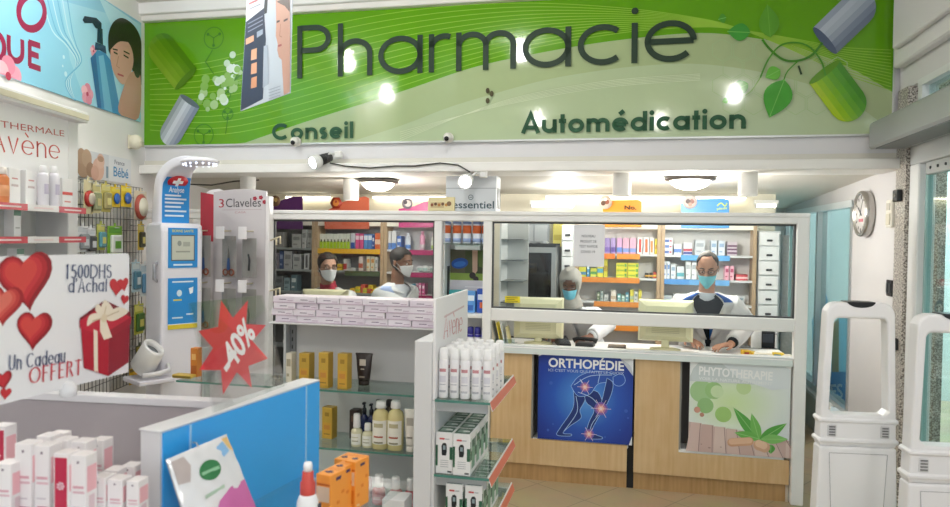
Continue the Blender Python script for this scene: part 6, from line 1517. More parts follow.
def bin_box(label, px0, px1, yt, Y, kind, w_=None):
    p0, p1 = P(px0, yt, Y), P(px1, yt, Y); wd__ = (p1 - p0).length if w_ is None else w_; h_ = p0.z - zbin
    m = MB(); m.box(0, wd__ - .001, 0, .036, 0, h_, mat(pk_, .45), .0012)
    m.box(wd__ * .44, wd__ * .56, -.0006, 0, h_ * .9, h_ * .93, mat('#7b6a78', .5))
    m.box(wd__ * .2, wd__ * .85, -.0006, 0, h_ * .60, h_ * .63, mat('#d7a3ae', .5)); m.box(wd__ * .2, wd__ * .9, -.0006, 0, h_ * .54, h_ * .565, mat('#d9b3bb', .5)); m.box(wd__ * .2, wd__ * .75, -.0006, 0, h_ * .36, h_ * .375, mat('#c9bfc4', .5))
    m.box(wd__ - .001, wd__ - .0004, .004, .032, h_ * .55, h_ * .86, mat('#eab3bb', .5)); m.box(wd__ - .001, wd__ - .0002, .010, .026, h_ * .3, h_ * .5, mat('#dcc6cb', .5))
    if kind == 1: m.box(wd__ * .25, wd__ * .95, -.0008, 0, h_ * .02, h_ * .27, mat('#bb1f45', .45))
    if kind == 2:
        m.box(wd__ * .10, wd__ * .92, -.0008, 0, h_ * .34, h_ * .95, mat('#bb1f45', .45))
        for k in range(7):
            an = k * .9; m.prism([(wd__ * .5 + .001 * math.cos(an), h_ * .62 + .001 * math.sin(an)), (wd__ * .5 + .0075 * math.cos(an + .3), h_ * .62 + .0075 * math.sin(an + .3)), (wd__ * .5 + .0085 * math.cos(an), h_ * .62 + .0085 * math.sin(an)), (wd__ * .5 + .0075 * math.cos(an - .3), h_ * .62 + .0075 * math.sin(an - .3))], -.0014, -.0008, mat('#e6cfd6', .5))
    return tag(m.obj('cosmetic_box', None, (p0.x, p0.y, zbin), gyaw + .02), label, 'box', 'white and pink cosmetic boxes in the bin')
bin_box('tall white box with crimson foot in the grey bin, left of its twin', 14.5, 33, 443.5, 1.42, 1)
bin_box('tall white box with crimson foot in the grey bin, right of its twin', 33.3, 51.5, 445.5, 1.425, 1)
bin_box('white box with crimson flower panel in the grey bin', 53.5, 69.5, 453, 1.38, 2)
bin_box('tall white box just right of the crimson flower panel', 69.8, 87.5, 455, 1.385, 0)
bin_box('white box behind the crimson footed boxes, left one', 36, 52, 436, 1.475, 0)
bin_box('white box behind the crimson flower panel, right one', 53, 69, 440, 1.47, 0)
bin_box('white box at the back right, pink side towards the blue panel', 70.5, 88, 441.5, 1.48, 0)
bin_box('white box at the back of the bin showing its top, left', 46, 62, 434, 1.53, 0)
bin_box('white box at the back of the bin showing its top, right', 90, 104.5, 440, 1.55, 0)
bin_box('short white box in the bin right of the tall ones', 90, 106.5, 477.5, 1.42, 0)
bin_box('short white box second from the white end wall', 107, 123.5, 479.5, 1.42, 0)
bin_box('short white box beside the white end wall', 126, 140, 481, 1.42, 0)
bin_box('short white box behind the short boxes, left', 104, 119, 470, 1.50, 0)
bin_box('short white box behind the short boxes, right', 120, 136, 466, 1.53, 0)
bin_box('white box at the left frame edge with crimson foot', -6, 13, 463.5, 1.40, 1)
bin_box('tall pink sided box at the left frame edge', -10, 6.5, 426, 1.56, 2, .036)
# ------------------------------------------------------------------ shelf with orange boxes beside the blue panel
zsf = .985
m = MB(); s0 = BLi @ P(300, 470, 1.62)
t2 = thing('acrylic_shelf', 'clear acrylic shelf fixed to the blue panel under the orange boxes', 'shelf', (Na.x, Na.y, 0), th)
m.box(.20, Ls - .02, -.30, -.0072, zsf - .012, zsf, glass('#f8fbfc', .06, 'clear_acrylic')); m.obj('shelf_plate', t2)
for x in (.24, Ls - .07): m = MB(); m.prism([(0, 0), (.012, 0), (.012, .10), (0, .10)], 0, .0, mat('#cfd6da', .3)) if False else m.box(x, x + .012, -.20, -.0072, zsf - .05, zsf - .012, mat('#d5dde0', .3), .002); m.obj('bracket', t2)
m = MB(); carton(m, 0, .01, 0, .01, 0, .01, '#ffffff') if False else None
def orange_box(label, px0, px1, yt, Y, yaw):
    p0, p1 = P(px0, yt, Y), P(px1, yt, Y); w_ = (p1 - p0).length; h_ = p0.z - zsf - .0005; d_ = .062
    m = MB(); om = mat('#f09a3a', .4); m.box(0, w_, 0, d_, 0, h_, om, .0012)
    m.box(.003, w_ - .003, -.0006, 0, h_ * .5, h_ * .78, mat('#e3c8ae', .5)); m.box(.004, w_ - .004, -.0009, 0, h_ * .12, h_ * .4, mat('#dd7a1c', .45)); m.box(.002, w_ - .002, -.0006, 0, h_ * .80, h_ * .84, mat('#c9651a', .5))
    for k in range(3): m.box(w_, w_ + .0006, .008 + .018 * k, .018 + .018 * k, h_ * (.25 + .16 * k), h_ * (.31 + .16 * k), mat('#e07d22', .5))
    m.box(w_, w_ + .0008, d_ * .35, d_ * .65, h_ * .86, h_ * .92, mat('#3a2c5a', .5)); m.box(w_, w_ + .0008, d_ * .1, d_ * .3, h_ * .05, h_ * .09, mat('#e6c39a', .5))
    m.box(w_ * .25, w_ * .75, d_ * .30, d_ * .42, h_, h_ + .0006, mat('#3a2c5a', .5)); m.box(w_ * .40, w_ * .60, d_ * .25, d_ * .50, h_, h_ + .0008, mat('#3a2c5a', .5)); m.box(w_ * .1, w_ * .9, d_ * .62, d_ * .9, h_, h_ + .0005, mat('#e58f3c', .5))
    return tag(m.obj('orange_carton', None, (p0.x, p0.y, zsf + .0005), yaw), label, 'box', 'orange cartons on the acrylic shelf')
oy = th - PI / 2 + .30
orange_box('orange carton nearest the white spray bottle, front of the group', 316, 333.5, 473.5, 1.62, -.42)
orange_box('orange carton directly behind the front orange carton', 328.5, 342.5, 467.5, 1.70, -.42)
orange_box('orange carton at the right end of the group', 344.5, 357.5, 460.5, 1.74, -.42)
orange_box('orange carton at the back beside the blue panel', 334, 347, 458.5, 1.80, -.42)
# white spray bottle with red collar
p = P(308, 462.5, 1.56)
t2 = thing('trigger_spray', 'white bottle with red collar and white nozzle in front of the blue panel', 'bottle', (p.x, p.y, zsf + .0005), th)
hh = p.z - zsf; m = MB(); m.lathe([(.021, 0), (.0235, .004), (.0235, hh * .48), (.019, hh * .56), (.015, hh * .60)], mat('#eeeef0', .3), seg=22); m.box(.004, .016, -.0245, -.021, hh * .36, hh * .46, mat('#3b3f52', .5)); m.box(-.012, .014, -.0248, -.021, hh * .1, hh * .2, mat('#c3c3cc', .5)); m.obj('body', t2)
m = MB(); m.lathe([(.016, hh * .58), (.0165, hh * .60), (.0165, hh * .74), (.013, hh * .76), (.012, hh * .88), (.009, hh * .89)], mat('#c8473c', .35), seg=20); m.obj('collar', t2)
m = MB(); m.lathe([(.0095, hh * .885), (.0098, hh * .96), (.008, hh * 1.0), (0, hh * 1.0)], mat('#f6f6f7', .35), seg=18); m.obj('nozzle', t2)
# sachet hanging on the blue panel
c4 = [P(166.5, 459.5, 1.47), P(226.5, 434, 1.62), P(258, 512, 1.60), P(192, 540, 1.44)]
t2 = thing('bath_glove_sachet', 'white and pink sachet with green oval mark hanging on the blue panel', 'sachet', tuple(c4[0]), 0)
o4 = c4[0]
def bl(s_, q_): return (c4[0] * (1 - s_) + c4[1] * s_) * (1 - q_) + (c4[3] * (1 - s_) + c4[2] * s_) * q_ - o4
nrm = (c4[1] - c4[0]).cross(c4[3] - c4[0]).normalized()
if nrm.y > 0: nrm = -nrm
def sach(s_, q_, off): return bl(s_, q_) + nrm * (off + .010 * max(0, min(1, 4 * s_ * (1 - s_)) * min(1, 6 * q_)) ** .5 + .0012 * math.sin(s_ * 23 + q_ * 9) * math.sin(q_ * 19))
m = MB(); n = 24
m.loft([[sach(i / n, j / n, 0) for i in range(n + 1)] for j in range(n + 1)], mat('#e6e7ea', .2, .15), True, False, None, False)
m.loft([[bl(i / n, j / n) - nrm * .004 for i in range(n + 1)] for j in range(n + 1)], mat('#c9ccd2', .3), True, False, None, False)
m.obj('bag', t2)
def sp_(pts, off, col, nm, lbl=None):
    m = MB(); c = (sum(p[0] for p in pts) / len(pts), sum(p[1] for p in pts) / len(pts))
    for k in range(5):
        f0, f1 = k / 5, (k + 1) / 5
        m.loft([[sach(c[0] + (p[0] - c[0]) * f, c[1] + (p[1] - c[1]) * f, off) for p in pts + [pts[0]]] for f in (f0, f1)], mat(col, .4), True, False, None, False)
    o = m.obj(nm, t2)
    if lbl: o['label'] = lbl
ell = lambda cx, cy, rx, ry, n=20: [(cx + rx * math.cos(2 * PI * k / n), cy + ry * math.sin(2 * PI * k / n)) for k in range(n)]
sp_(ell(.50, .32, .17, .12), .0012, '#2f7a48', 'green_oval', 'green oval emblem')
sp_([(.36, .31), (.64, .31), (.64, .35), (.36, .35)], .0018, '#8fc29c', 'oval_text')
sp_([(.03, .05), (.22, .05), (.26, .18), (.18, .36), (.03, .34)], .0012, '#b5aaa8', 'printed_corner')
sp_([(.72, .10), (.86, .06), (.90, .20), (.78, .24)], .0012, '#86b6e0', 'blue_flash')
sp_([(.86, .03), (.98, .03), (.98, .22), (.92, .18)], .0012, '#dcb878', 'gold_flash')
sp_([(.48, .70), (.70, .60), (.98, .58), (.98, .98), (.30, .98), (.36, .84)], .0014, '#c56aa5', 'pink_glove', 'pink glove picture')
sp_([(.30, .58), (.62, .54), (.62, .58), (.30, .62)], .0012, '#a9c2ae', 'printed_line')
m = MB(); m.tube([sach(.48, .0, .004), sach(.48, -.04, -.006) + V3((0, .012, .0)), sach(.47, -.05, -.018) + V3((0, .02, 0))], .002, mat('#b9bcc0', .3, .6), 6); m.obj('hanging_hook', t2)
# ------------------------------------------------------------------ gift sign on the bin rim
R_, L_ = P(129, 375, 1.80), P(0, 401, 1.44)
sy_ = math.atan2(R_.y - L_.y, R_.x - L_.x); zb_s = (R_.z + L_.z) / 2
t2 = thing('gift_offer_sign', 'white card sign with red hearts and gift box, 1500DHS offer', 'sign', (R_.x, R_.y, zb_s), sy_)
a = Art((R_.x, R_.y, zb_s), (0, 0, sy_), .0005)
xl = a.q(0, 300)[0] * 1.42; zt_ = (a.q(126, 256)[1] + a.q(2, 253)[1]) / 2; rc = .014
pts = [(xl, 0), (0 - rc * .2, 0)] + [(-rc + rc * math.cos(q), zt_ - rc + rc * math.sin(q)) for q in [k * PI / 16 for k in range(9)]] + [(xl, zt_)]
m = MB(); m.prism(pts, 0, .004, mat('#f0f0f2', .35)); m.obj('board', t2)
def shp(cx, cy, r_px, rot, cols):
    c = a.q(cx, cy); e = a.q(cx + r_px, cy); r = abs(e[0] - c[0])
    for k, col in enumerate(cols): a.poly(heart(c[0] - r * .06 * k, c[1] + r * .05 * k, r * (1 - .14 * k), rot), col)
HC = ('#8f1420', '#b51f2a', '#c93038', '#d4463f')
shp(-6, 283, 33, .1, HC[:3]) if False else None
shp(27, 282, 28, .12, HC); shp(4, 306, 20, -.10, ('#a01a24', '#c23a36', '#d4564c', '#de7263')); shp(34, 331, 18.5, -.12, HC); shp(3, 381, 9.5, .1, HC[:3]); shp(5, 394, 6, -.2, HC[1:3])
shp(116, 287.5, 7.5, -.1, HC[1:3]); shp(123, 285, 5.5, .2, HC[1:3]); shp(124, 300, 4.2, -.2, HC[1:3])
navy = '#3f4f78'
for tx, p0, p1, h_, col, w_ in (('1500DHS', (64.5, 279), (110.5, 278), .033, navy, .13), ("d'Achat", (67.5, 293), (106.5, 291.5), .033, navy, .13), ('Un Cadeau', (8, 371), (64, 362.5), .032, navy, .125), ('OFFERT', (28, 384.5), (80.5, 374.5), .036, '#cf3a48', .13)):
    a.strokes(tx, a.q(*p0), a.q(*p1), h_, col, w_, .17, .055, .07)
RD, RD2, CR = '#b5152f', '#93102a', '#efe4cf'
a.poly(a.Q([(79, 327), (103, 322), (130, 316), (129, 312), (104, 300), (79, 318)]), '#7d0d22')
a.poly(a.Q([(80, 326), (108, 333), (107.5, 376), (83, 368)]), RD); a.poly(a.Q([(108, 333), (129, 320), (128, 362), (107.5, 376)]), RD2)
a.poly(a.Q([(78.5, 321), (109, 330), (109, 338), (79, 328)]), '#c4213a'); a.poly(a.Q([(109, 330), (130.5, 317), (130, 324), (109, 338)]), '#9e142c'); a.poly(a.Q([(78.5, 321), (101, 306), (130.5, 317), (109, 330)]), '#c4213a')
a.poly(a.Q([(92.5, 329), (96.5, 331), (97, 372), (93, 370.5)]), CR)
a.poly(a.Q([(99, 318), (104, 317), (111, 337), (103, 340), (99, 331)]), CR)
for pp in ([(102, 318), (92, 322), (86, 326), (88, 316), (96, 313)], [(103, 318), (112, 321), (127, 312), (118, 307), (108, 312)], [(102, 317), (100, 308), (104, 300), (112, 309), (108, 316)], [(101, 318), (94, 310), (97, 304), (103, 312)]):
    a.poly(smooth(a.Q(pp + [pp[0]]), 4)[:-1], CR); 
for l in ([(102, 318), (91, 321)], [(104, 317), (118, 311)], [(103, 316), (105, 306)]): a.line(a.Q(l), .003, '#cdbb98')
c = a.q(103, 318); a.circ(c[0], c[1], .010, '#e2d3b4', 16)
a.obj('printed_artwork', t2)
cx = a.q(68, 384)[0]
m = MB(); m.lathe([(.014, -.020), (.018, -.016), (.018, .0), (.014, .010), (.006, .014), (0, .014)], mat('#e4e4e6', .25), cx, 0.0, 0, 20); m.obj('clip_foot', t2)
# ------------------------------------------------------------------ acrylic pocket with the -40% star
b0, b1 = P(213, 407, 1.655), P(285, 383.5, 1.965)
tl_, tr_ = P(188.5, 303.5, 1.70), P(261, 295.5, 2.00)
zrim = zr + .0005
t2 = thing('discount_pocket', 'clear acrylic pocket with red star reading -40% on the white rim', 'sign', (b0.x, b0.y, zrim), 0)
ex = V3((b1.x - b0.x, b1.y - b0.y, 0)); ey = V3((tl_.x - b0.x, tl_.y - b0.y, tl_.z - zrim)); o0 = V3((b0.x, b0.y, zrim))
ex2 = V3((tr_.x, tr_.y, tr_.z)) - V3((tl_.x, tl_.y, tl_.z))
def sheet(s_, q_, off=0):
    p = ex * s_ * (1 - q_) + (ey + ex2 * s_) * q_
    return p + nn * off
nn = ex.cross(ey).normalized()
if nn.y > 0: nn = -nn
ac = glass('#fbfcfc', .10, 'acrylic_sheet')
for k, (off, nm) in enumerate(((0, 'back_sheet'), (.006, 'front_sheet'))):
    m = MB(); m.loft([[sheet(s_, q_, off) for s_ in (0, .5, 1)] for q_ in (0, .5, 1)], ac, False, False, None, False); o = m.obj(nm, t2); so = o.modifiers.new('thickness', 'SOLIDIFY'); so.thickness = .0012
def s_from_px(px, py):
    d = ray(px, py); pl = nn; t_ = ((o0 - CAM).dot(pl)) / d.dot(pl); p = CAM + d * t_ - o0
    ez = nn.cross(ex.normalized()); return p.dot(ex.normalized()), p.dot(ez)
exn = ex.normalized(); ezn = nn.cross(exn)
if ezn.z < 0: ezn = -ezn
def spx(px, py, off):
    d = ray(px, py); t_ = ((o0 + nn * off - CAM).dot(nn)) / d.dot(nn); return CAM + d * t_ - o0
star = [(221, 300), (233, 318), (248, 300), (246, 324), (266, 325), (252.5, 341), (268, 358.5), (248.5, 366), (252, 388.5), (237, 372), (223, 394.5), (221, 370), (199, 370), (213, 348), (198, 331), (218, 327)]
m = MB(); fr_, bk_ = [spx(x, y, .0045) for x, y in star], [spx(x, y, .0025) for x, y in star]; n = len(star)
cf, cb = spx(233, 347, .0045), spx(233, 347, .0025)
m.add(fr_ + bk_ + [cf, cb], [[k, (k + 1) % n, 2 * n] for k in range(n)] + [[n + k, n + (k + 1) % n, 2 * n + 1] for k in range(n)] + [[k, (k + 1) % n, n + (k + 1) % n, n + k] for k in range(n)], mat('#e0303c', .4)); m.obj('star_card', t2)
m = MB(); tb0, tb1 = spx(229, 376, .0052), spx(256, 334.5, .0052)
bx = (tb1 - tb0); Lb = bx.length; bxn = bx.normalized(); byn = nn.cross(bxn)
if byn.z < 0: byn = -byn
vs, fs, wdth = font_mesh('-40%', .03)
m.add([tb0 + bxn * (x * Lb / wdth) + byn * (y * .085) for x, y in vs], fs, mat('#f6f2f2', .4)); o = m.obj('lettering', t2, recalc=False); o['label'] = 'white -40% lettering'
# ================================================================== SECURITY GATES
def gate(label, X_, Y_, tone, top):
    t = thing('security_gate', label, 'security gate', (X_, Y_, 0), -.10)
    gm_ = mat(tone, .35); S = 1.0
    hw = lambda z: .135 + (1.40 - z) * .030
    def outline(z0, z1, n=8):
        L = [(-hw(z), z) for z in [z0 + (z1 - z0) * k / n for k in range(n + 1)]]; return L
    r = .05; zt = 1.40
    left = [(-hw(z), z) for z in (.62, .8, 1.0, 1.2, zt - r)]
    topc = [(-hw(zt) + r - r * math.cos(q), zt - r + r * math.sin(q)) for q in [PI / 2 * k / 6 for k in range(1, 7)]]
    outer = left + topc + [(-x, z) for x, z in (left + topc)[::-1]]
    # frame with an opening: left, right, top, bottom pieces in one body
    io = .032; zi0, zi1 = .935, 1.335
    m = MB(); D = .035
    inn = lambda z: hw(z) - io
    r2 = .022; wi1, wi0 = inn(zi1), inn(zi0)
    tin = [(-wi1 + r2 - r2 * math.cos(q), zi1 - r2 + r2 * math.sin(q)) for q in [PI / 2 * k / 6 for k in range(7)]]
    tou = [(-hw(zt) + r - r * math.cos(q), zt - r + r * math.sin(q)) for q in [PI / 2 * k / 6 for k in range(7)]]
    lo_ = [(-hw(.80), .80), (-hw(zi0), zi0)] + tou; li_ = [(-wi0 + .02, zi0), (-wi0, zi0 + .02)] + tin
    outl = lo_ + [(-x, z) for x, z in lo_[::-1]]; inl = li_ + [(-x, z) for x, z in li_[::-1]]; n = len(outl)
    vs = [(x, y, z) for y in (-D, D) for L_ in (outl, inl) for x, z in L_]; fs = []
    for k in range(n):
        q = (k + 1) % n
        fs += [(k, q, n + q, n + k), (2 * n + k, 3 * n + k, 3 * n + q, 2 * n + q), (k, 2 * n + k, 2 * n + q, q), (n + k, n + q, 3 * n + q, 3 * n + k)]
    m.add(vs, fs, gm_)
    o = m.obj('upper_frame', t); b_ = o.modifiers.new('bevel', 'BEVEL'); b_.width = .010; b_.segments = 3; b_.limit_method = 'ANGLE'; b_.angle_limit = .9
    m = MB(); m.prism([(-hw(.10), .10), (-hw(.80), .80), (hw(.80), .80), (hw(.10), .10)], -D - .003, D + .003, gm_); o = m.obj('lower_body', t); b_ = o.modifiers.new('bevel', 'BEVEL'); b_.width = .010; b_.segments = 3
    m = MB(); m.prism([(-.085, .14), (-.115, .775), (.115, .775), (.085, .14)], -D - .0055, -D - .002, mat(tone, .5)); m.obj('access_panel', t)
    m = MB(); e_ = mat('#a9a8aa', .5)
    pl_ = [(-.085, .14), (-.115, .775), (.115, .775), (.085, .14)]
    for q in range(4):
        p0, p1 = pl_[q], pl_[(q + 1) % 4]; m.tube([(p0[0], -D - .0058, p0[1]), (p1[0], -D - .0058, p1[1])], .0012, e_, 5)
    m.obj('panel_seam', t)
    for z, h_ in ((.825, .022), (.910, .022)):
        m = MB(); w_ = hw(z) + .008; m.box(-w_, w_, -D - .007, D + .007, z - h_ / 2, z + h_ / 2, mat(tone, .4), .007); m.obj('collar_band', t)
    for s_ in (-1, 1):
        m = MB(); m.box(s_ * .105 - .018, s_ * .105 + .018, -D - .004, -D + .004, .842, .892, mat('#d0cfd0', .5), .003)
        for k in range(4): m.box(s_ * .105 - .012, s_ * .105 + .012, -D - .006, -D - .003, .848 + k * .011, .853 + k * .011, mat('#6f6e70', .5))
        m.obj('vent', t)
    m = MB(); m.prism([(-.055 * math.cos(q), zt + .004 - .024 * math.sin(q)) for q in [PI * k / 12 for k in range(13)]], -D - .002, D + .002, mat('#1d1e21', .35)); m.obj('alarm_light', t)
    m = MB(); m.box(-hw(.1) - .02, hw(.1) + .02, -.07, .07, 0, .10, mat(tone, .45), .015); m.obj('base', t)
    return t
pg = P(858, 300, 3.0)
gate('white anti theft gate in front of the clock wall, fully in view', pg.x, 3.0, '#f3f2f3', 302)
pg = P(948, 300, 2.55)
gate('shade-toned white anti theft gate cut by the right photo edge before the glass door', pg.x + .022, 2.55, '#e6e5e6', 313)  # same gate as the first, shade and reflection put into a greyer tone
# ================================================================== LEFT WALL
XW = -2.528
rL = (0, 0, PI / 2)
def onx(px, py, X_):
    d = ray(px, py); p = CAM + d * ((X_ - CAM.x) / d.x); return p.y, p.z
# blue cosmetics poster
y0, y1, zb_, zt_ = 2.75, 5.42, 2.475, 3.215
t = thing('cosmetics_poster', 'long light blue poster with pump bottle and woman on the left wall', 'poster', (XW, y0, 0), PI / 2)
m = MB(); m.box(0, y1 - y0, -.008, 0, zb_, zt_, mat('#8fcbe4', .25)); m.obj('board', t)
a = Art((XW + .008, y0, 0), rL)
Wp = y1 - y0
pc = lambda pts: [(min(max(x, 0), Wp), min(max(z, zb_), zt_)) for x, z in pts]
g_ = lambda h: mat(h, .25)
a.poly(pc([(0, zb_), (Wp, zb_), (Wp, zt_), (0, zt_)]), g_('#8cc8e2'))
a.poly(pc(a.Q([(60, 0), (143, 20), (143, 124), (86, 108), (70, 60)])), g_('#9fd4e8')); a.poly(pc(a.Q([(98, -4), (143, 27), (143, 60), (118, 40)])), g_('#b4e0ee'))
for k in range(6): a.line(pc(smooth(a.Q([(42 + k * 5, -2), (52 + k * 4, 30), (66 + k * 2, 45), (76 + k, 62), (70 - k, 82), (76, 104)]))), .010, g_(('#bfe3f0', '#6aaed2')[k % 2]))
def stq(pts): return pc(a.Q(pts))
mr = g_('#8f1f4a')
def ringq(cx, cy, rx, ry, w): a.line([a.q(cx + rx * math.cos(2 * PI * k / 30), cy + ry * math.sin(2 * PI * k / 30)) for k in range(31)], w, mr)
ringq(31.5, 12, 13, 17, .042)
ringq(-6, 48, 10, 15, .036); a.line(a.Q([(-2, 56), (4, 66)]), .036, mr)
a.line(smooth(a.Q([(8.5, 35), (8.7, 50), (11, 57), (15, 60.5), (19, 60), (22, 55), (22, 39.5)])), .034, mr)
for l in ([(29.5, 41.5), (29.5, 66.5)], [(28.5, 42.2), (40, 46)], [(29.5, 53), (38.5, 56.5)], [(28.5, 64.8), (40.5, 69)]): a.line(a.Q(l), .034, mr)
def flower(cx, cy, r, rot=0):
    c = a.q(cx, cy); rr = r * .0062
    for k in range(5):
        an = rot + k * 2 * PI / 5; p = (c[0] + rr * .55 * math.cos(an), c[1] + rr * .55 * math.sin(an)); a.poly(pc([(p[0] + rr * .55 * math.cos(q) , p[1] + rr * .5 * math.sin(q)) for q in [2 * PI * j / 16 for j in range(16)]]), g_(('#e39bb0', '#db869f', '#efb4c2')[k % 3]))
    a.circ(c[0], c[1], rr * .22, g_('#b53a5a'), 12)
flower(8, 76, 17, .3); flower(87, 94, 11, .2); flower(124, 108, 8, .8); flower(93, 51, 6, .5)
body = [(90, 58), (97, 50), (104, 52), (110, 60), (121, 116), (97, 108)]
a.poly(pc(a.Q(body)), g_('#3a86b8')); a.poly(pc(a.Q([(98, 56), (103, 55), (112, 112), (104, 109)])), g_('#6fb4d6')); a.poly(pc(a.Q([(90, 58), (95, 53), (101, 109), (97, 108)])), g_('#1f5f94'))
a.poly(pc(a.Q([(94, 50), (95, 42), (105, 46), (106, 54), (99, 50)])), g_('#1d3f63')); a.poly(a.Q([(96.5, 42), (97, 27), (102, 29), (102.5, 45)]), g_('#17324f')); a.poly(a.Q([(82, 20), (84, 16), (96, 18), (101, 23), (101, 30), (95, 28), (92, 23), (84, 23)]), g_('#152b45'))
hairc = g_('#241c20')
smp = lambda pts: smooth(a.Q(pts + [pts[0]]), 5)[:-1]
a.poly(pc(smp([(108, 50), (108, 34), (113, 22), (122, 18), (133, 25), (140, 38), (143, 60), (143, 85), (134, 75), (128, 60), (118, 50), (112, 58)])), hairc)
a.poly(pc(smp([(110, 50), (114, 42), (122, 38), (130, 46), (133, 60), (130, 74), (124, 84), (119, 82), (113, 72), (110, 60)])), g_('#cf9f90')); a.poly(pc(smp([(124, 84), (131, 72), (140, 76), (138, 118), (118, 112)])), g_('#c08f80'))
a.poly(pc(smp([(108, 52), (112, 36), (122, 28), (134, 40), (128, 42), (118, 42)])), hairc)
for l, w_, c_ in (([(113, 52), (117, 54)], .012, '#3a2420'), ([(123, 55), (128, 58)], .012, '#3a2420'), ([(117, 74), (123, 76)], .014, '#a8444f'), ([(118, 56), (116, 66), (119, 68)], .008, '#a87868'), ([(112, 49), (117, 50)], .010, '#2b1c1a'), ([(123, 51), (129, 54)], .010, '#2b1c1a')): a.line(a.Q(l), w_, g_(c_))
c = a.q(136.5, 69); a.circ(c[0], c[1], .055, g_('#17171c'), 20, .065)
for x, y, r in ((63, 57, .012), (65, 74, .016), (62, 66, .008)): c = a.q(x, y); a.circ(c[0], c[1], r, g_('#c4e6f2'), 12)
o = a.obj('printed_artwork', t); o.location = (0, -.008, 0)
# ------------------------------------------------------------------ thermal water unit on the left wall
t = thing('wall_display_unit', 'white wall unit with red lettered header and red striped shelves', 'display', (-2.53, 2.75, 0), PI / 2)
Lw = 4.147 - 2.75
wm_ = mat('#e3e2e2', .45)
m = MB(); m.box(0, Lw - .10, -.24, -.22, 1.80, 2.27, mat('#e9e8e9', .4)); m.obj('header_panel', t)
m = MB(); m.box(0, Lw, -.30, -.0, 2.27, 2.33, wm_, .004); m.box(0, Lw, -.305, -.30, 2.285, 2.315, mat('#cfc9b2', .4)); m.obj('cornice', t)
m = MB(); m.box(Lw - .10, Lw, -.243, -.0, 0, 2.27, wm_, .004); m.obj('side_panel', t)
m = MB(); m.box(0, Lw - .10, -.06, -.04, 0, 1.80, mat('#dcdbd8', .5)); m.obj('back_panel', t)
zL = [1.775, 1.618, 1.455, 1.29]
for k, z in enumerate(zL):
    m = MB(); m.box(0, 1.24, -.37, -.06, z - .018, z, mat('#ebeaea', .4)); s_ = m.obj('shelf', t)
    for (ya, yb, c) in ((0, .72, '#cf4a55'), (.72, .98, '#ece9e9'), (.98, 1.24, '#cf4a55')):
        m = MB(); m.box(ya, yb, -.374, -.37, z - .028, z + .004, mat(c, .4)); m.box(ya + .05, yb - .05, -.3745, -.374, z - .016, z - .008, mat('#f0d9d9', .5)); o = m.obj('price_strip', s_)
m = MB(); m.box(0, Lw - .10, -.30, -.06, 0, .9, mat('#dddcda', .5), .004); m.obj('base_cabinet', t)
a = Art((-2.53 + .24, 2.75, 0), rL, .001)
a.strokes('Avène', a.q(-12, 150), a.q(60, 160), .115, '#c8473f', .10, .12, .03, .05)
a.text('EAU THERMALE', a.q(-34, 122), a.q(64, 136.5), .034, '#c0524c', -.004)
o = a.obj('lettering', t); o.location = (0, -.24, 0); o['label'] = 'red lettering on the header panel'
def lp(px, py, X_): yy, zz = onx(px, py, X_); return yy, zz
def lbox(name, label, px0, px1, yt, zi, col, prints, grp=None, X_=-2.24, dep=.05):
    ya, zt = lp(px0, yt, X_); yb, _ = lp(px1, yt, X_)
    m = MB(); carton(m, 0, yb - ya, 0, dep, 0, max(.05, zt - zL[zi]), col, prints)
    return tag(m.obj(name, None, (X_, ya, zL[zi] + .0005), PI / 2), label, 'box', grp)
lbox('skincare_box', 'tall white box on the top red striped shelf, beside the orange bottle', 9, 20.5, 167.5, 0, '#efeeee', [(.2, .5, .8, .56, '#c9b9b9'), (.25, .7, .75, .74, '#d09a98')], 'white boxes on the thermal unit')
lbox('skincare_box', 'tall white box on the top red striped shelf, beside the sprays', 26, 36.5, 170, 0, '#efeeee', [(.2, .5, .8, .56, '#c9b9b9'), (.25, .7, .75, .74, '#d09a98')], 'white boxes on the thermal unit')
lbox('skincare_box', 'white box with red stripe at the end of the top red striped shelf', 62.5, 72.5, 178, 0, '#eceaea', [(0, .45, 1, .55, '#d9564e'), (.2, .2, .8, .25, '#d08f8a')])
lbox('skincare_box', 'small white box alone on the second red striped shelf', 14, 21, 208.5, 1, '#ebebeb', [(0, .75, 1, 1, '#5f8a78'), (.2, .3, .8, .35, '#bdbdbd')])
lbox('skincare_box', 'small white box on the third red striped shelf behind the gift sign', 17, 24, 249, 2, '#ebebeb', [(0, .75, 1, 1, '#7a9a8a')])
for i, (px, yt) in enumerate(((43, 165.5), (54, 166))):
    yy, zt = lp(px, yt, -2.22); h_ = zt - zL[0]
    t2 = thing('thermal_spray', 'tall white aerosol with lilac print on the top red striped shelf, %s one' % ('left', 'right')[i], 'bottle', (-2.22, yy, zL[0] + .0005), PI / 2, 'white aerosols on the thermal unit')
    m = MB(); m.lathe([(.024, 0), (.026, .004), (.026, h_ * .74), (.021, h_ * .82)], mat('#e9e7ee', .3), seg=20); m.obj('can', t2)
    m = MB(); m.lathe([(.019, h_ * .82), (.020, h_ * .84), (.017, h_ * .97), (.010, h_), (0, h_)], mat('#f3f3f5', .35), seg=18); m.obj('cap', t2)
    m = MB(); m.loft([[(.0263 * math.sin(q), -.0263 * math.cos(q), zz) for q in [-.8 + 1.6 * k / 8 for k in range(9)]] for zz in (h_ * .3, h_ * .55)], mat('#c9c2d6', .5), True, False, None, False); m.obj('printed_label', t2)
yy, zt = lp(1.5, 167, -2.22); h_ = zt - zL[0]
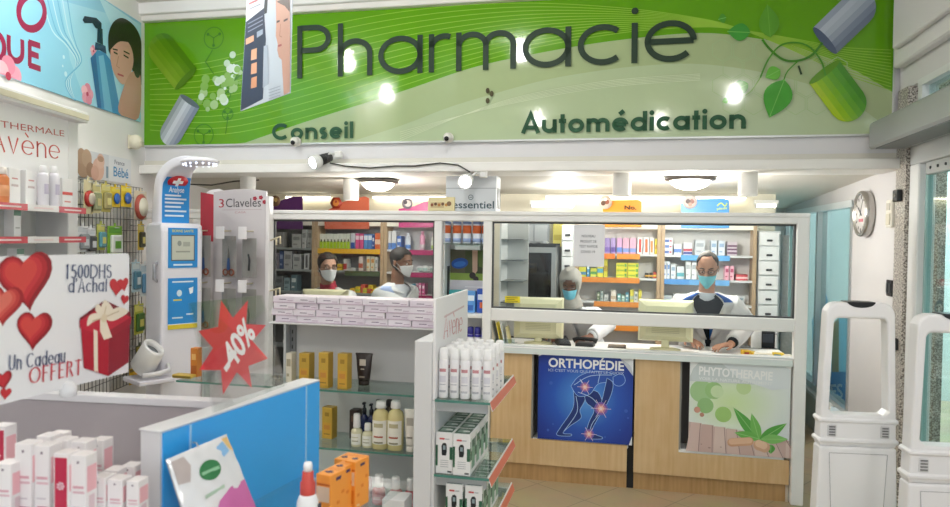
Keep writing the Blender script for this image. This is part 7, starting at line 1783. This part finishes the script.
simple_bottle('orange_bottle', 'orange bottle at the left frame edge on the top red striped shelf', (-2.22, yy, zL[0] + .0005), [(.03, 0), (.032, .004), (.032, h_ * .7), (.018, h_ * .8)], ('#d9834f', '#e9e2da'), None, bands=[(h_ * .2, h_ * .5, .0325, '#e3a070')], cap=[(.018, h_ * .8), (.02, h_ * .82), (.02, h_), (0, h_)], rz=PI / 2)
# ------------------------------------------------------------------ baby care sign and wall sensor
ya, zt = lp(77, 148, XW + .01); yb, zb2 = lp(131, 180, XW + .01); _, zb1 = lp(77, 176, XW + .01)
t = thing('baby_care_sign', 'white wall sign with bear and baby picture and blue Bébé lettering', 'sign', (XW + .01, ya, 0), PI / 2)
m = MB(); m.box(0, yb - ya, 0, .008, zb1, zt, mat('#dcdde2', .4)); m.obj('board', t)
a = Art((XW + .01, ya, 0), rL)
H_ = zt - zb1; Ws = yb - ya
a.rect(0, zb1, Ws * .55, zt, '#cfd0d6')
for x, z, r, c in ((.10, .45, .085, '#a98a72'), (.07, .75, .05, '#b09078'), (.16, .70, .06, '#b89a82'), (.22, .30, .05, '#98765e'), (.36, .38, .075, '#d3aa98'), (.40, .70, .05, '#d9b3a2'), (.30, .22, .05, '#c99c8a')): a.circ(Ws * x, zb1 + H_ * z, r, c, 18)
a.circ(Ws * .40, zb1 + H_ * .78, .04, '#b08a72', 14, .02); a.rect(Ws * .50, zb1 + H_ * .1, Ws * .54, zb1 + H_ * .55, '#7d93a4')
a.text('France', (Ws * .66, zb1 + H_ * .70), (Ws * .86, zb1 + H_ * .70), .032, '#3f4a66', .0)
a.text('Bébé', (Ws * .64, zb1 + H_ * .22), (Ws * .94, zb1 + H_ * .22), .07, '#3f86b8', .012)
a.obj('printed_artwork', t)
yy, zz = lp(133, 142, XW + .03)
t = thing('wall_sensor', 'cream motion sensor on the left wall below the blue poster', 'sensor', (XW, yy, zz), PI / 2)
m = MB(); m.box(-.02, .02, -.02, 0, -.05, .05, mat('#ded8c2', .5), .004); m.obj('wall_plate', t)
m = MB(); m.sphere((0, -.05, -.0), (.045, .05, .055), mat('#e2dcc6', .45), 18); m.obj('housing', t)
m = MB(); m.box(-.025, .025, -.101, -.09, -.035, .005, mat('#c2bba2', .4), .004); m.obj('lens', t)
# ------------------------------------------------------------------ wire grid with hanging packs
XG = -2.50
gy0, gy1 = 4.19, 5.40
t = thing('wire_grid', 'black wire grid panel on the left wall carrying hanging baby goods', 'grid panel', (XG, gy0, 0), PI / 2)
m = MB(); wm2 = mat('#2a2b2d', .45, .3)
for k in range(27): m.tube([(k * (gy1 - gy0) / 26, 0, .55), (k * (gy1 - gy0) / 26, 0, 1.98)], .0022, wm2, 4)
for k in range(19): m.tube([(0, -.004, .55 + k * .0794), (gy1 - gy0, -.004, .55 + k * .0794)], .0022, wm2, 4)
m.obj('grid', t)
def hang_pack(label, px, py0, py1, w_px, cols, kind, X_=-2.42, grp=None):
    yy, zt = lp(px, py0, X_); _, zb2 = lp(px, py1, X_); y2, _ = lp(px + w_px / 2, py0, X_); hw = max(.02, abs(y2 - yy)); hgt = zt - zb2
    m = MB(); m.tube([(yy - gy0, -(X_ - XG) - .03, zt - .012), (yy - gy0, 0, zt - .012)], .003, mat('#b9bbbd', .3, .6), 6); m.obj('hook', t)
    p = thing('blister_pack', label, 'pack', (X_, yy, zb2), PI / 2, grp)
    m = MB(); m.box(-hw, hw, 0, .002, 0, hgt, mat(cols[0], .5)); m.box(-.012, .012, 0, .002, hgt - .0, hgt + .02, mat(cols[0], .5)); m.obj('backing_card', p)
    m = MB()
    if kind == 'round':
        m.lathe([(hw * .95, 0), (hw * .98, .01), (hw * .8, .022), (0, .024)], mat(cols[1], .35), seg=22, X=Matrix.Translation((0, 0, hgt * .45)) @ Matrix.Rotation(PI / 2, 4, 'X'))
        m.lathe([(hw * .72, .020), (hw * .7, .027), (0, .028)], mat(cols[2], .4), seg=22, X=Matrix.Translation((0, 0, hgt * .45)) @ Matrix.Rotation(PI / 2, 4, 'X'))
    elif kind == 'dot':
        m.sphere((0, -.012, hgt * .42), (hw * .6, .014, hgt * .28), mat(cols[1], .3), 16); m.box(-hw * .9, hw * .9, -.001, 0, hgt * .75, hgt * .92, mat(cols[2], .5))
    else:
        m.box(-hw * .75, hw * .75, -.022, 0, hgt * .1, hgt * .7, mat(cols[1], .3), .008); m.box(-hw * .85, hw * .85, -.001, 0, hgt * .76, hgt * .95, mat(cols[2], .5)); m.box(-hw * .4, hw * .4, -.025, -.022, hgt * .25, hgt * .5, mat(cols[2], .4), .003)
    m.obj('contents', p)
for a_ in (('red ringed round pack with pale card on the wire grid top row', 88.5, 180, 214, 9, ('#d9cfa6', '#b5302c', '#c9bfae'), 'round'),
           ('beige card pack beside the red ringed pack on the wire grid', 96, 184, 213, 9, ('#e0d6a8', '#9aa07a', '#d0c48a'), 'box'),
           ('olive yellow card pack on the wire grid top row', 106, 184, 212, 9, ('#cfc26a', '#a89e6a', '#e0d890'), 'box'),
           ('yellow pack with blue middle on the wire grid, left one', 115.5, 187, 207, 9, ('#e2bf1e', '#2b5fae', '#e8d34a'), 'dot'),
           ('yellow pack with blue middle on the wire grid, right one', 126.5, 186, 207, 10, ('#e2bf1e', '#2b5fae', '#e8d34a'), 'dot'),
           ('round red and white clock like pack at the right end of wire grid', 140.5, 191, 220, 12, ('#d8cdb8', '#b8584a', '#e6e2d2'), 'round'),
           ('white and grey pack on the second row of the wire grid', 83, 226, 252, 11, ('#dfe0e2', '#8f9498', '#c9ccd0'), 'box'),
           ('white pack with dark contents on the second row of the wire grid', 91, 228, 254, 9, ('#e4e4e6', '#4a4c50', '#d0d2d6'), 'box'),
           ('teal and yellow pack on the second row of the wire grid', 101, 224, 250, 8, ('#b9bf62', '#5f9fae', '#d8d27a'), 'box'),
           ('green framed pack with white bottle on the wire grid second row', 115, 226, 256, 14, ('#86b53a', '#e2e6e2', '#5f9a3a'), 'box'),
           ('yellow and dark pack on the second row at the grid end', 141, 224, 250, 6, ('#e0c24a', '#4a4a3a', '#e8dc8a'), 'box'),
           ('pale blue pack on the third row beside the kiosk', 136, 262, 292, 8, ('#bcd6e2', '#5a8aa0', '#e2eef2'), 'box'),
           ('white pack with blue contents on the third row beside the kiosk', 145, 264, 296, 9, ('#dfe6ea', '#6fa0c4', '#c2d3de'), 'box'),
           ('green and yellow pack on the fourth row beside the kiosk', 139, 304, 334, 9, ('#c2c24a', '#4f7a3a', '#e4dc7a'), 'box'),
           ('white and brown pack on the fourth row beside the kiosk', 148, 306, 340, 7, ('#d6cfc2', '#6a4a34', '#b59a7a'), 'box'),
           ('dark pack on the lowest row behind the arm cuff', 140, 345, 372, 8, ('#4f5a3c', '#2f3a2a', '#b9a84a'), 'box'),
           ('yellow pack on the lowest row beside the gift sign corner', 133, 368, 384, 7, ('#e0b82a', '#c99a1c', '#7a6a3a'), 'box')):
    hang_pack(*a_)
# ------------------------------------------------------------------ health kiosk
pk = P(174, 300, 4.86)
ky = .82
t = thing('health_kiosk', 'white health check kiosk with curved arm, blue panels and red cross', 'kiosk', (pk.x, pk.y, 0), ky); t.scale = (.80, 1, 1)
kw = mat('#eceaf2', .35)
zk = lambda py: 1.65 - (py - 232.8) / 720 * 4.86
m = MB()
bod = [(-.115, .06), (-.125, zk(300)), (-.13, 1.66), (-.11, 1.715), (.10, 1.715), (.125, 1.68), (.13, .06)]
m.loft([[(x, y, z) for (y, z) in bod] for x in (-.175, .175)], kw, False); o = m.obj('body', t); b_ = o.modifiers.new('bevel', 'BEVEL'); b_.width = .02; b_.segments = 3
m = MB(); m.box(-.21, .21, -.20, .18, 0, .06, mat('#d8d6de', .4), .015); m.obj('base_plate', t)
# curved neck: centre line in y,z
cl = [(.06, 1.68), (.055, 1.80), (.045, 1.91), (.02, 2.00), (-.04, 2.062), (-.12, 2.10), (-.22, 2.118), (-.30, 2.12)]
cl = smooth([(y, z) for y, z in cl], 4)
wid = [.135 - .075 * max(0, (k / (len(cl) - 1) - .45) / .55) for k in range(len(cl))]
thk = [.075 - .05 * max(0, (k / (len(cl) - 1) - .1) / .9) for k in range(len(cl))]
rings = []; outer = []
for k, (y, z) in enumerate(cl):
    p0, p1 = cl[max(k - 1, 0)], cl[min(k + 1, len(cl) - 1)]; ty, tz = p1[0] - p0[0], p1[1] - p0[1]; L = math.hypot(ty, tz); ny, nz = -tz / L, ty / L
    w_, h_ = wid[k], thk[k]
    rings.append([(w_ * math.copysign(abs(math.cos(q)) ** .4, math.cos(q)), y + ny * h_ * math.copysign(abs(math.sin(q)) ** .4, math.sin(q)), z + nz * h_ * math.copysign(abs(math.sin(q)) ** .4, math.sin(q))) for q in [2 * PI * j / 24 for j in range(24)]])
    outer.append((y + ny * (h_ + .003), z + nz * (h_ + .003), ny, nz))
m = MB(); m.loft(rings, kw); m.obj('curved_neck', t)
# blue panel following the inner (front) curve
i0, i1 = 1, int(len(cl) * .62)
m = MB(); m.loft([[(x, outer[k][0], outer[k][1]) for x in (-wid[k] * .86, -wid[k] * .4, 0, wid[k] * .4, wid[k] * .86)] for k in range(i0, i1)], mat('#2b8fd8', .4), True, False, None, False)
for j, f in enumerate((.06, .13, .20, .27, .34, .41, .48)):
    k = i0 + int((i1 - i0) * f); y, z, ny, nz = outer[k]
    m.box(-wid[k] * .7, wid[k] * (.3 + .35 * (j % 3) / 2), y + ny * .004 - .003, y + ny * .004, z - .006, z + .006, mat('#dceaf6', .5))
m.obj('blue_panel', t)
k = i0 + int((i1 - i0) * .72); y, z, ny, nz = outer[k]
an = math.atan2(nz, -ny)
X = Matrix.Translation((0, y + ny * .006, z + nz * .006)) @ Matrix.Rotation(an, 4, 'X') if False else Matrix.Translation((0, y + ny * .006, z + nz * .006)) @ Matrix.Rotation(-an, 4, 'X')
vs, fs, wdth = font_mesh('Analyse', .01)
m = MB(); k2 = i0 + int((i1 - i0) * .56); y2, z2, ny2, nz2 = outer[k2]; an2 = math.atan2(nz2, -ny2); X2 = Matrix.Translation((0, y2 + ny2 * .006, z2 + nz2 * .006)) @ Matrix.Rotation(-an2, 4, 'X')
m.add([X2 @ Vector(((x / wdth - .5) * .13, 0, yv * .055)) for x, yv in vs], fs, mat('#f2f6fa', .5)); m.obj('lettering', t, recalc=False)
k = i0 + int((i1 - i0) * .84); y, z, ny, nz = outer[k]; an = math.atan2(nz, -ny); X = Matrix.Translation((0, y + ny * .007, z + nz * .007)) @ Matrix.Rotation(-an, 4, 'X')
m = MB(); m.lathe([(.085, -.002), (.085, .002), (0, .002)], mat('#c9202c', .4), seg=28, sx=1, sy=.62, X=X @ Matrix.Rotation(PI / 2, 4, 'X')); em = m.obj('red_oval', t)
m = MB(); m.box(-.042, .042, -.005, -.0025, -.012, .012, mat('#ffffff', .4), 0, X); m.box(-.012, .012, -.005, -.0025, -.036, .036, mat('#ffffff', .4), 0, X); m.obj('white_cross', em)
# measuring head
m = MB(); m.sphere((0, -.36, 2.107), (.14, .15, .028), kw, 28); m.obj('measuring_head', t)
for j in range(16): m = MB(); m.sphere((.115 * math.cos(2 * PI * j / 16), -.36 + .125 * math.sin(2 * PI * j / 16), 2.088), .008, mat('#dfe8ff', .3, emit=2.0), 8, None, 5); m.obj('indicator_led', t)
# screen, panels on the front
a = Art((pk.x, pk.y, 0), (0, 0, ky), .131)
za, zb_ = zk(228), zk(267)
a.rect(-.125, zb_, .125, za, '#2b8fd8'); a.text('BORNE SANTE', (-.09, za - .028), (.09, za - .028), .018, '#e6d84a', .01); a.rect(-.10, zb_ + .045, .10, za - .045, '#5f6a70'); a.rect(-.092, zb_ + .053, .092, za - .053, '#c4c6b8')
a.circ(-.03, (za + zb_) / 2 + .03, .018, '#8f948c', 16); a.rect(.0, (za + zb_) / 2 + .01, .06, (za + zb_) / 2 + .04, '#a5a89c'); a.rect(-.06, (za + zb_) / 2 - .03, .06, (za + zb_) / 2 - .02, '#9a9d92')
a.rect(-.08, zb_ + .014, .08, zb_ + .026, '#d9eaf6')
zc, zd = zk(277), zk(327)
a.rect(-.125, zd, .125, zc, '#2b8fd8'); a.rect(-.125, zd, .125, zd + .03, '#e8d23a'); a.rect(-.125, zd + .03, .125, zd + .035, '#f2f6fa')
a.circ(-.03, zc - .10, .022, '#d6ecf8', 16); a.rect(-.09, zc - .03, .09, zc - .02, '#e2eff8'); a.rect(-.08, zc - .15, -.01, zc - .14, '#e8d23a'); a.poly([(.05, zc - .07), (.09, zc - .06), (.085, zc - .10), (.06, zc - .11)], '#eef4f8'); a.rect(-.09, zd + .07, .0, zd + .08, '#d9eaf6'); a.rect(.03, zd + .09, .09, zd + .10, '#d9eaf6')
a.obj('front_panel_print', t)
for s_ in (-1, 1):
    m = MB(); m.tube([(s_ * .175, -.06, zk(262)), (s_ * .205, -.07, zk(264)), (s_ * .205, -.07, zk(278)), (s_ * .175, -.06, zk(280))], .012, mat('#a9abb2', .35, .3), 8); m.obj('side_handle', t)
# arm cuff on a small shelf (left of the body)
KI = (Matrix.Translation((pk.x, pk.y, 0)) @ Matrix.Rotation(ky, 4, 'Z') @ Matrix.Diagonal((.8, 1, 1, 1))).inverted()
cq = KI @ P(148, 358, 4.62)
m = MB(); X = Matrix.Translation(cq) @ Matrix.Rotation(.30, 4, 'Y') @ Matrix.Rotation(.55, 4, 'X')
m.lathe([(.085, -.095), (.092, -.09), (.083, .085), (.078, .095), (.062, .095), (.058, .07), (.055, .0), (.0, -.01)], mat('#f0efee', .35), seg=28, X=X); cf_ = m.obj('arm_cuff', t)
m = MB(); m.lathe([(.054, .06), (.052, .02), (.0, .012)], mat('#6f7478', .5), seg=24, X=X); m.obj('cuff_lining', cf_)
m = MB(); z0_ = cq.z - .125; m.tube([(cq.x - .09, cq.y - .09, z0_ + .03), (cq.x + .04, cq.y - .10, z0_ + .035), (cq.x + .14, cq.y - .06, z0_ + .04), (cq.x + .15, cq.y - .02, z0_ + .07)], .016, mat('#e6e4e6', .35), 10); m.box(cq.x - .13, -.12, cq.y - .12, cq.y + .14, z0_ - .03, z0_, mat('#dcd9e2', .4), .006); m.obj('cuff_shelf', t)
# ------------------------------------------------------------------ scissors stand with carnation logo
pc0 = P(238, 260, 4.95)
t = thing('scissors_stand', 'white display stand with red carnation mark and hanging scissors packs', 'display stand', (pc0.x, pc0.y, 0), RZ)
zq = lambda py: 1.65 - (py - 233.7) / 720 * 4.93
a = Art((pc0.x, pc0.y, 0), (0, 0, RZ), .0165)
xq = lambda px, py=240: a.q(px, py)[0]
xa, xb_ = xq(213.5), xq(266)
top = [(xa + (xb_ - xa) * k / 12, zq(194.5 - 5.5 * math.sin(PI * min(1, .15 + .62 * k / 12)) )) for k in range(13)]
m = MB(); m.prism([(xa, .08)] + top + [(xb_, .08)], 0, .016, mat('#cdc8cb', .4)); m.obj('front_panel', t)
m = MB(); m.box(xb_, xb_ + .030, -.012, .045, .05, zq(196), mat('#e4e1e2', .4), .004); m.obj('side_panel', t)
m = MB(); X = Matrix.Translation((xa, 0, 0)) @ Matrix.Rotation(.55, 4, 'Z'); 
m.prism([(-.085, .08), (-.085, zq(193)), (0, zq(195)), (0, .08)], 0, .012, mat('#c4bfc2', .5), X); m.prism([(-.085, zq(242)), (-.085, zq(192.5)), (-.001, zq(194.5)), (-.001, zq(242))], -.002, 0, mat('#a8182e', .4), X); m.obj('wing_panel', t)
m = MB(); m.box(xa - .02, xb_ + .02, -.06, .26, 0, .05, mat('#c9c5c8', .5), .006); m.obj('base', t)
m = MB(); m.prism([(xq(205), zq(192)), (xq(209), zq(189.5)), (xq(217), zq(188.5)), (xq(223), zq(191)), (xq(226), zq(194)), (xq(205), zq(196))], .02, .03, mat('#efedee', .4)); m.obj('rear_crest', t)
a.d = .001
a.text('3', a.q(219, 207.5), a.q(224, 207.5), .062, '#a8283a', .0)
a.text('Claveles', a.q(226, 207.2), a.q(261, 206.6), .062, '#4a474c', .0)
a.line(a.Q([(222, 210), (262, 209.4)]), .004, '#b9a9ae'); a.text('CASA', a.q(235, 213.4), a.q(246, 213.2), .014, '#b98a92', .0)
for x, y in ((256.5, 198.5), (262.5, 197.5), (266, 202)):
    c = a.q(x - 1.5, y); 
    for k in range(5): a.circ(c[0] + .009 * math.cos(k * 1.256), c[1] + .008 * math.sin(k * 1.256), .007, ('#a01c34', '#b53048')[k % 2], 10)
o = a.obj('lettering', t)
def prong(px, py, tagw=True, side=False):
    x, z = xq(px), zq(py)
    if side: x = xb_ + .034
    m = MB(); pm = mat('#d9cdb0', .4)
    if not side: m.tube([(x, 0, z), (x, -.10, z - .002), (x, -.13, z + .014)], .005, pm, 6)
    else: m.tube([(x, .0, z), (x + .06, -.06, z + .012), (x + .125, -.10, z + .028), (x + .125, -.10, z - .02)], .006, pm, 6); m.tube([(x + .08, -.07, z + .016), (x + .08, -.07, z - .03)], .006, pm, 6)
    h = m.obj('hook', t)
    if tagw and not side:
        m = MB(); m.box(x - .032, x + .032, -.137, -.133, z - .055, z + .028, mat('#e3e0e2', .5), .002); m.obj('price_tag', h)
def scissors_pack(label, px, py0, py1, full=True):
    x, z1, z0 = xq(px), zq(py0), zq(py1)
    w0 = (pc0 + UX * x - VX * .085)
    p = thing('scissors_pack', label, 'pack', (w0.x, w0.y, z0), RZ); h_ = z1 - z0
    m = MB(); m.box(-.052, .052, 0, .002, 0, h_, mat('#a9a5a2', .5)); m.obj('backing_card', p)
    m = MB(); m.loft([[(-.052, -.004 - .014 * f, z) for f in (0,)] + [(0, -.018, z), (.052, -.004, z)] for z in (0, h_)], glass('#e6e8e8', .12, 'clear_bag'), True, False, None, False); m.obj('clear_bag', p)
    if full:
        m = MB()
        for s_ in (-1, 1): m.tube([(s_ * .022 + .017 * math.cos(q), -.008, .035 + .020 * math.sin(q)) for q in [2 * PI * k / 14 for k in range(15)]], .0055, mat('#8a4a34', .4), 7)
        m.obj('finger_ring', p)
        m = MB(); m.prism([(-.012, .05), (.012, .05), (.007, .13), (-.005, .13)], -.012, -.006, mat('#2f5a9c', .4)); m.obj('handle_shank', p)
        m = MB(); m.prism([(-.006, .13), (.007, .13), (.001, min(h_ - .02, .21))], -.011, -.007, mat('#b9bcc0', .25, .8)); m.obj('blade', p)
    else:
        m = MB(); m.tube([(0, -.008, .05), (.004, -.008, .12), (-.004, -.008, .16)], .006, mat('#4a4c50', .3, .6), 7); m.obj('clipper', p)
for px in (209, 231, 253): prong(px, 231); prong(px, 283)
prong(268, 240, False, True); prong(268, 290, False, True)
scissors_pack('scissors pack with brown rings on the stand, upper row left', 211, 236, 277)
scissors_pack('scissors pack with brown rings on the stand, upper row middle', 236, 236, 277)
scissors_pack('nail clipper pack on the stand, upper row right', 256, 238, 277, False)
scissors_pack('scissors pack on the stand, lower row left', 211, 288, 330)
scissors_pack('scissors pack on the stand, lower row middle', 236, 288, 330)
scissors_pack('dark clipper pack on the stand, lower row right', 256, 288, 330, False)
# ================================================================== LIGHT
wd_ = bpy.data.worlds.new('daylight'); SC.world = wd_; wd_.use_nodes = True
b = wd_.node_tree.nodes['Background']; b.inputs[0].default_value = (.86, .94, 1.0, 1); b.inputs[1].default_value = .85
def area(name, loc, rot, sx, sy, power, col=(1, 1, 1)):
    l = bpy.data.lights.new(name, 'AREA'); l.shape = 'RECTANGLE'; l.size = sx; l.size_y = sy; l.energy = power; l.color = col
    o = bpy.data.objects.new(name, l); COL.objects.link(o); o.location = loc; o.rotation_euler = rot; return o
area('street_daylight', W(U0 + 1.3, 1.4, 3.6), (0, 0, RZ), 2.0, 4.0, 420, (.93, .98, 1))
def bulb(name, loc, power, rad, col):
    l = bpy.data.lights.new(name, 'POINT'); l.energy = power; l.shadow_soft_size = rad; l.color = col
    o = bpy.data.objects.new(name, l); COL.objects.link(o); o.location = loc
for q_ in LAMPS: bulb('recessed_lamp_light', (q_[0], q_[1], 3.24), q_[2], .07, (1, .985, .955))  # includes the added foreground fill lamps
bulb('dome_lamp_light', W(onv(690, 188, .45)[0], .45, 1.90), 30, .10, (1, .97, .9))
bulb('dome_lamp_light', W(onv(378, 190, .55)[0], .55, 1.90), 17, .10, (1, .97, .9))
bulb('tube_lamp_light', W(.5, 1.05, 1.93), 8, .10, (1, .98, .94))
SC.view_settings.view_transform = 'Standard'
SC.view_settings.look = 'None'
SC.view_settings.gamma = 1.0
SC.view_settings.use_curve_mapping = False
SC.view_settings.exposure = 0.15
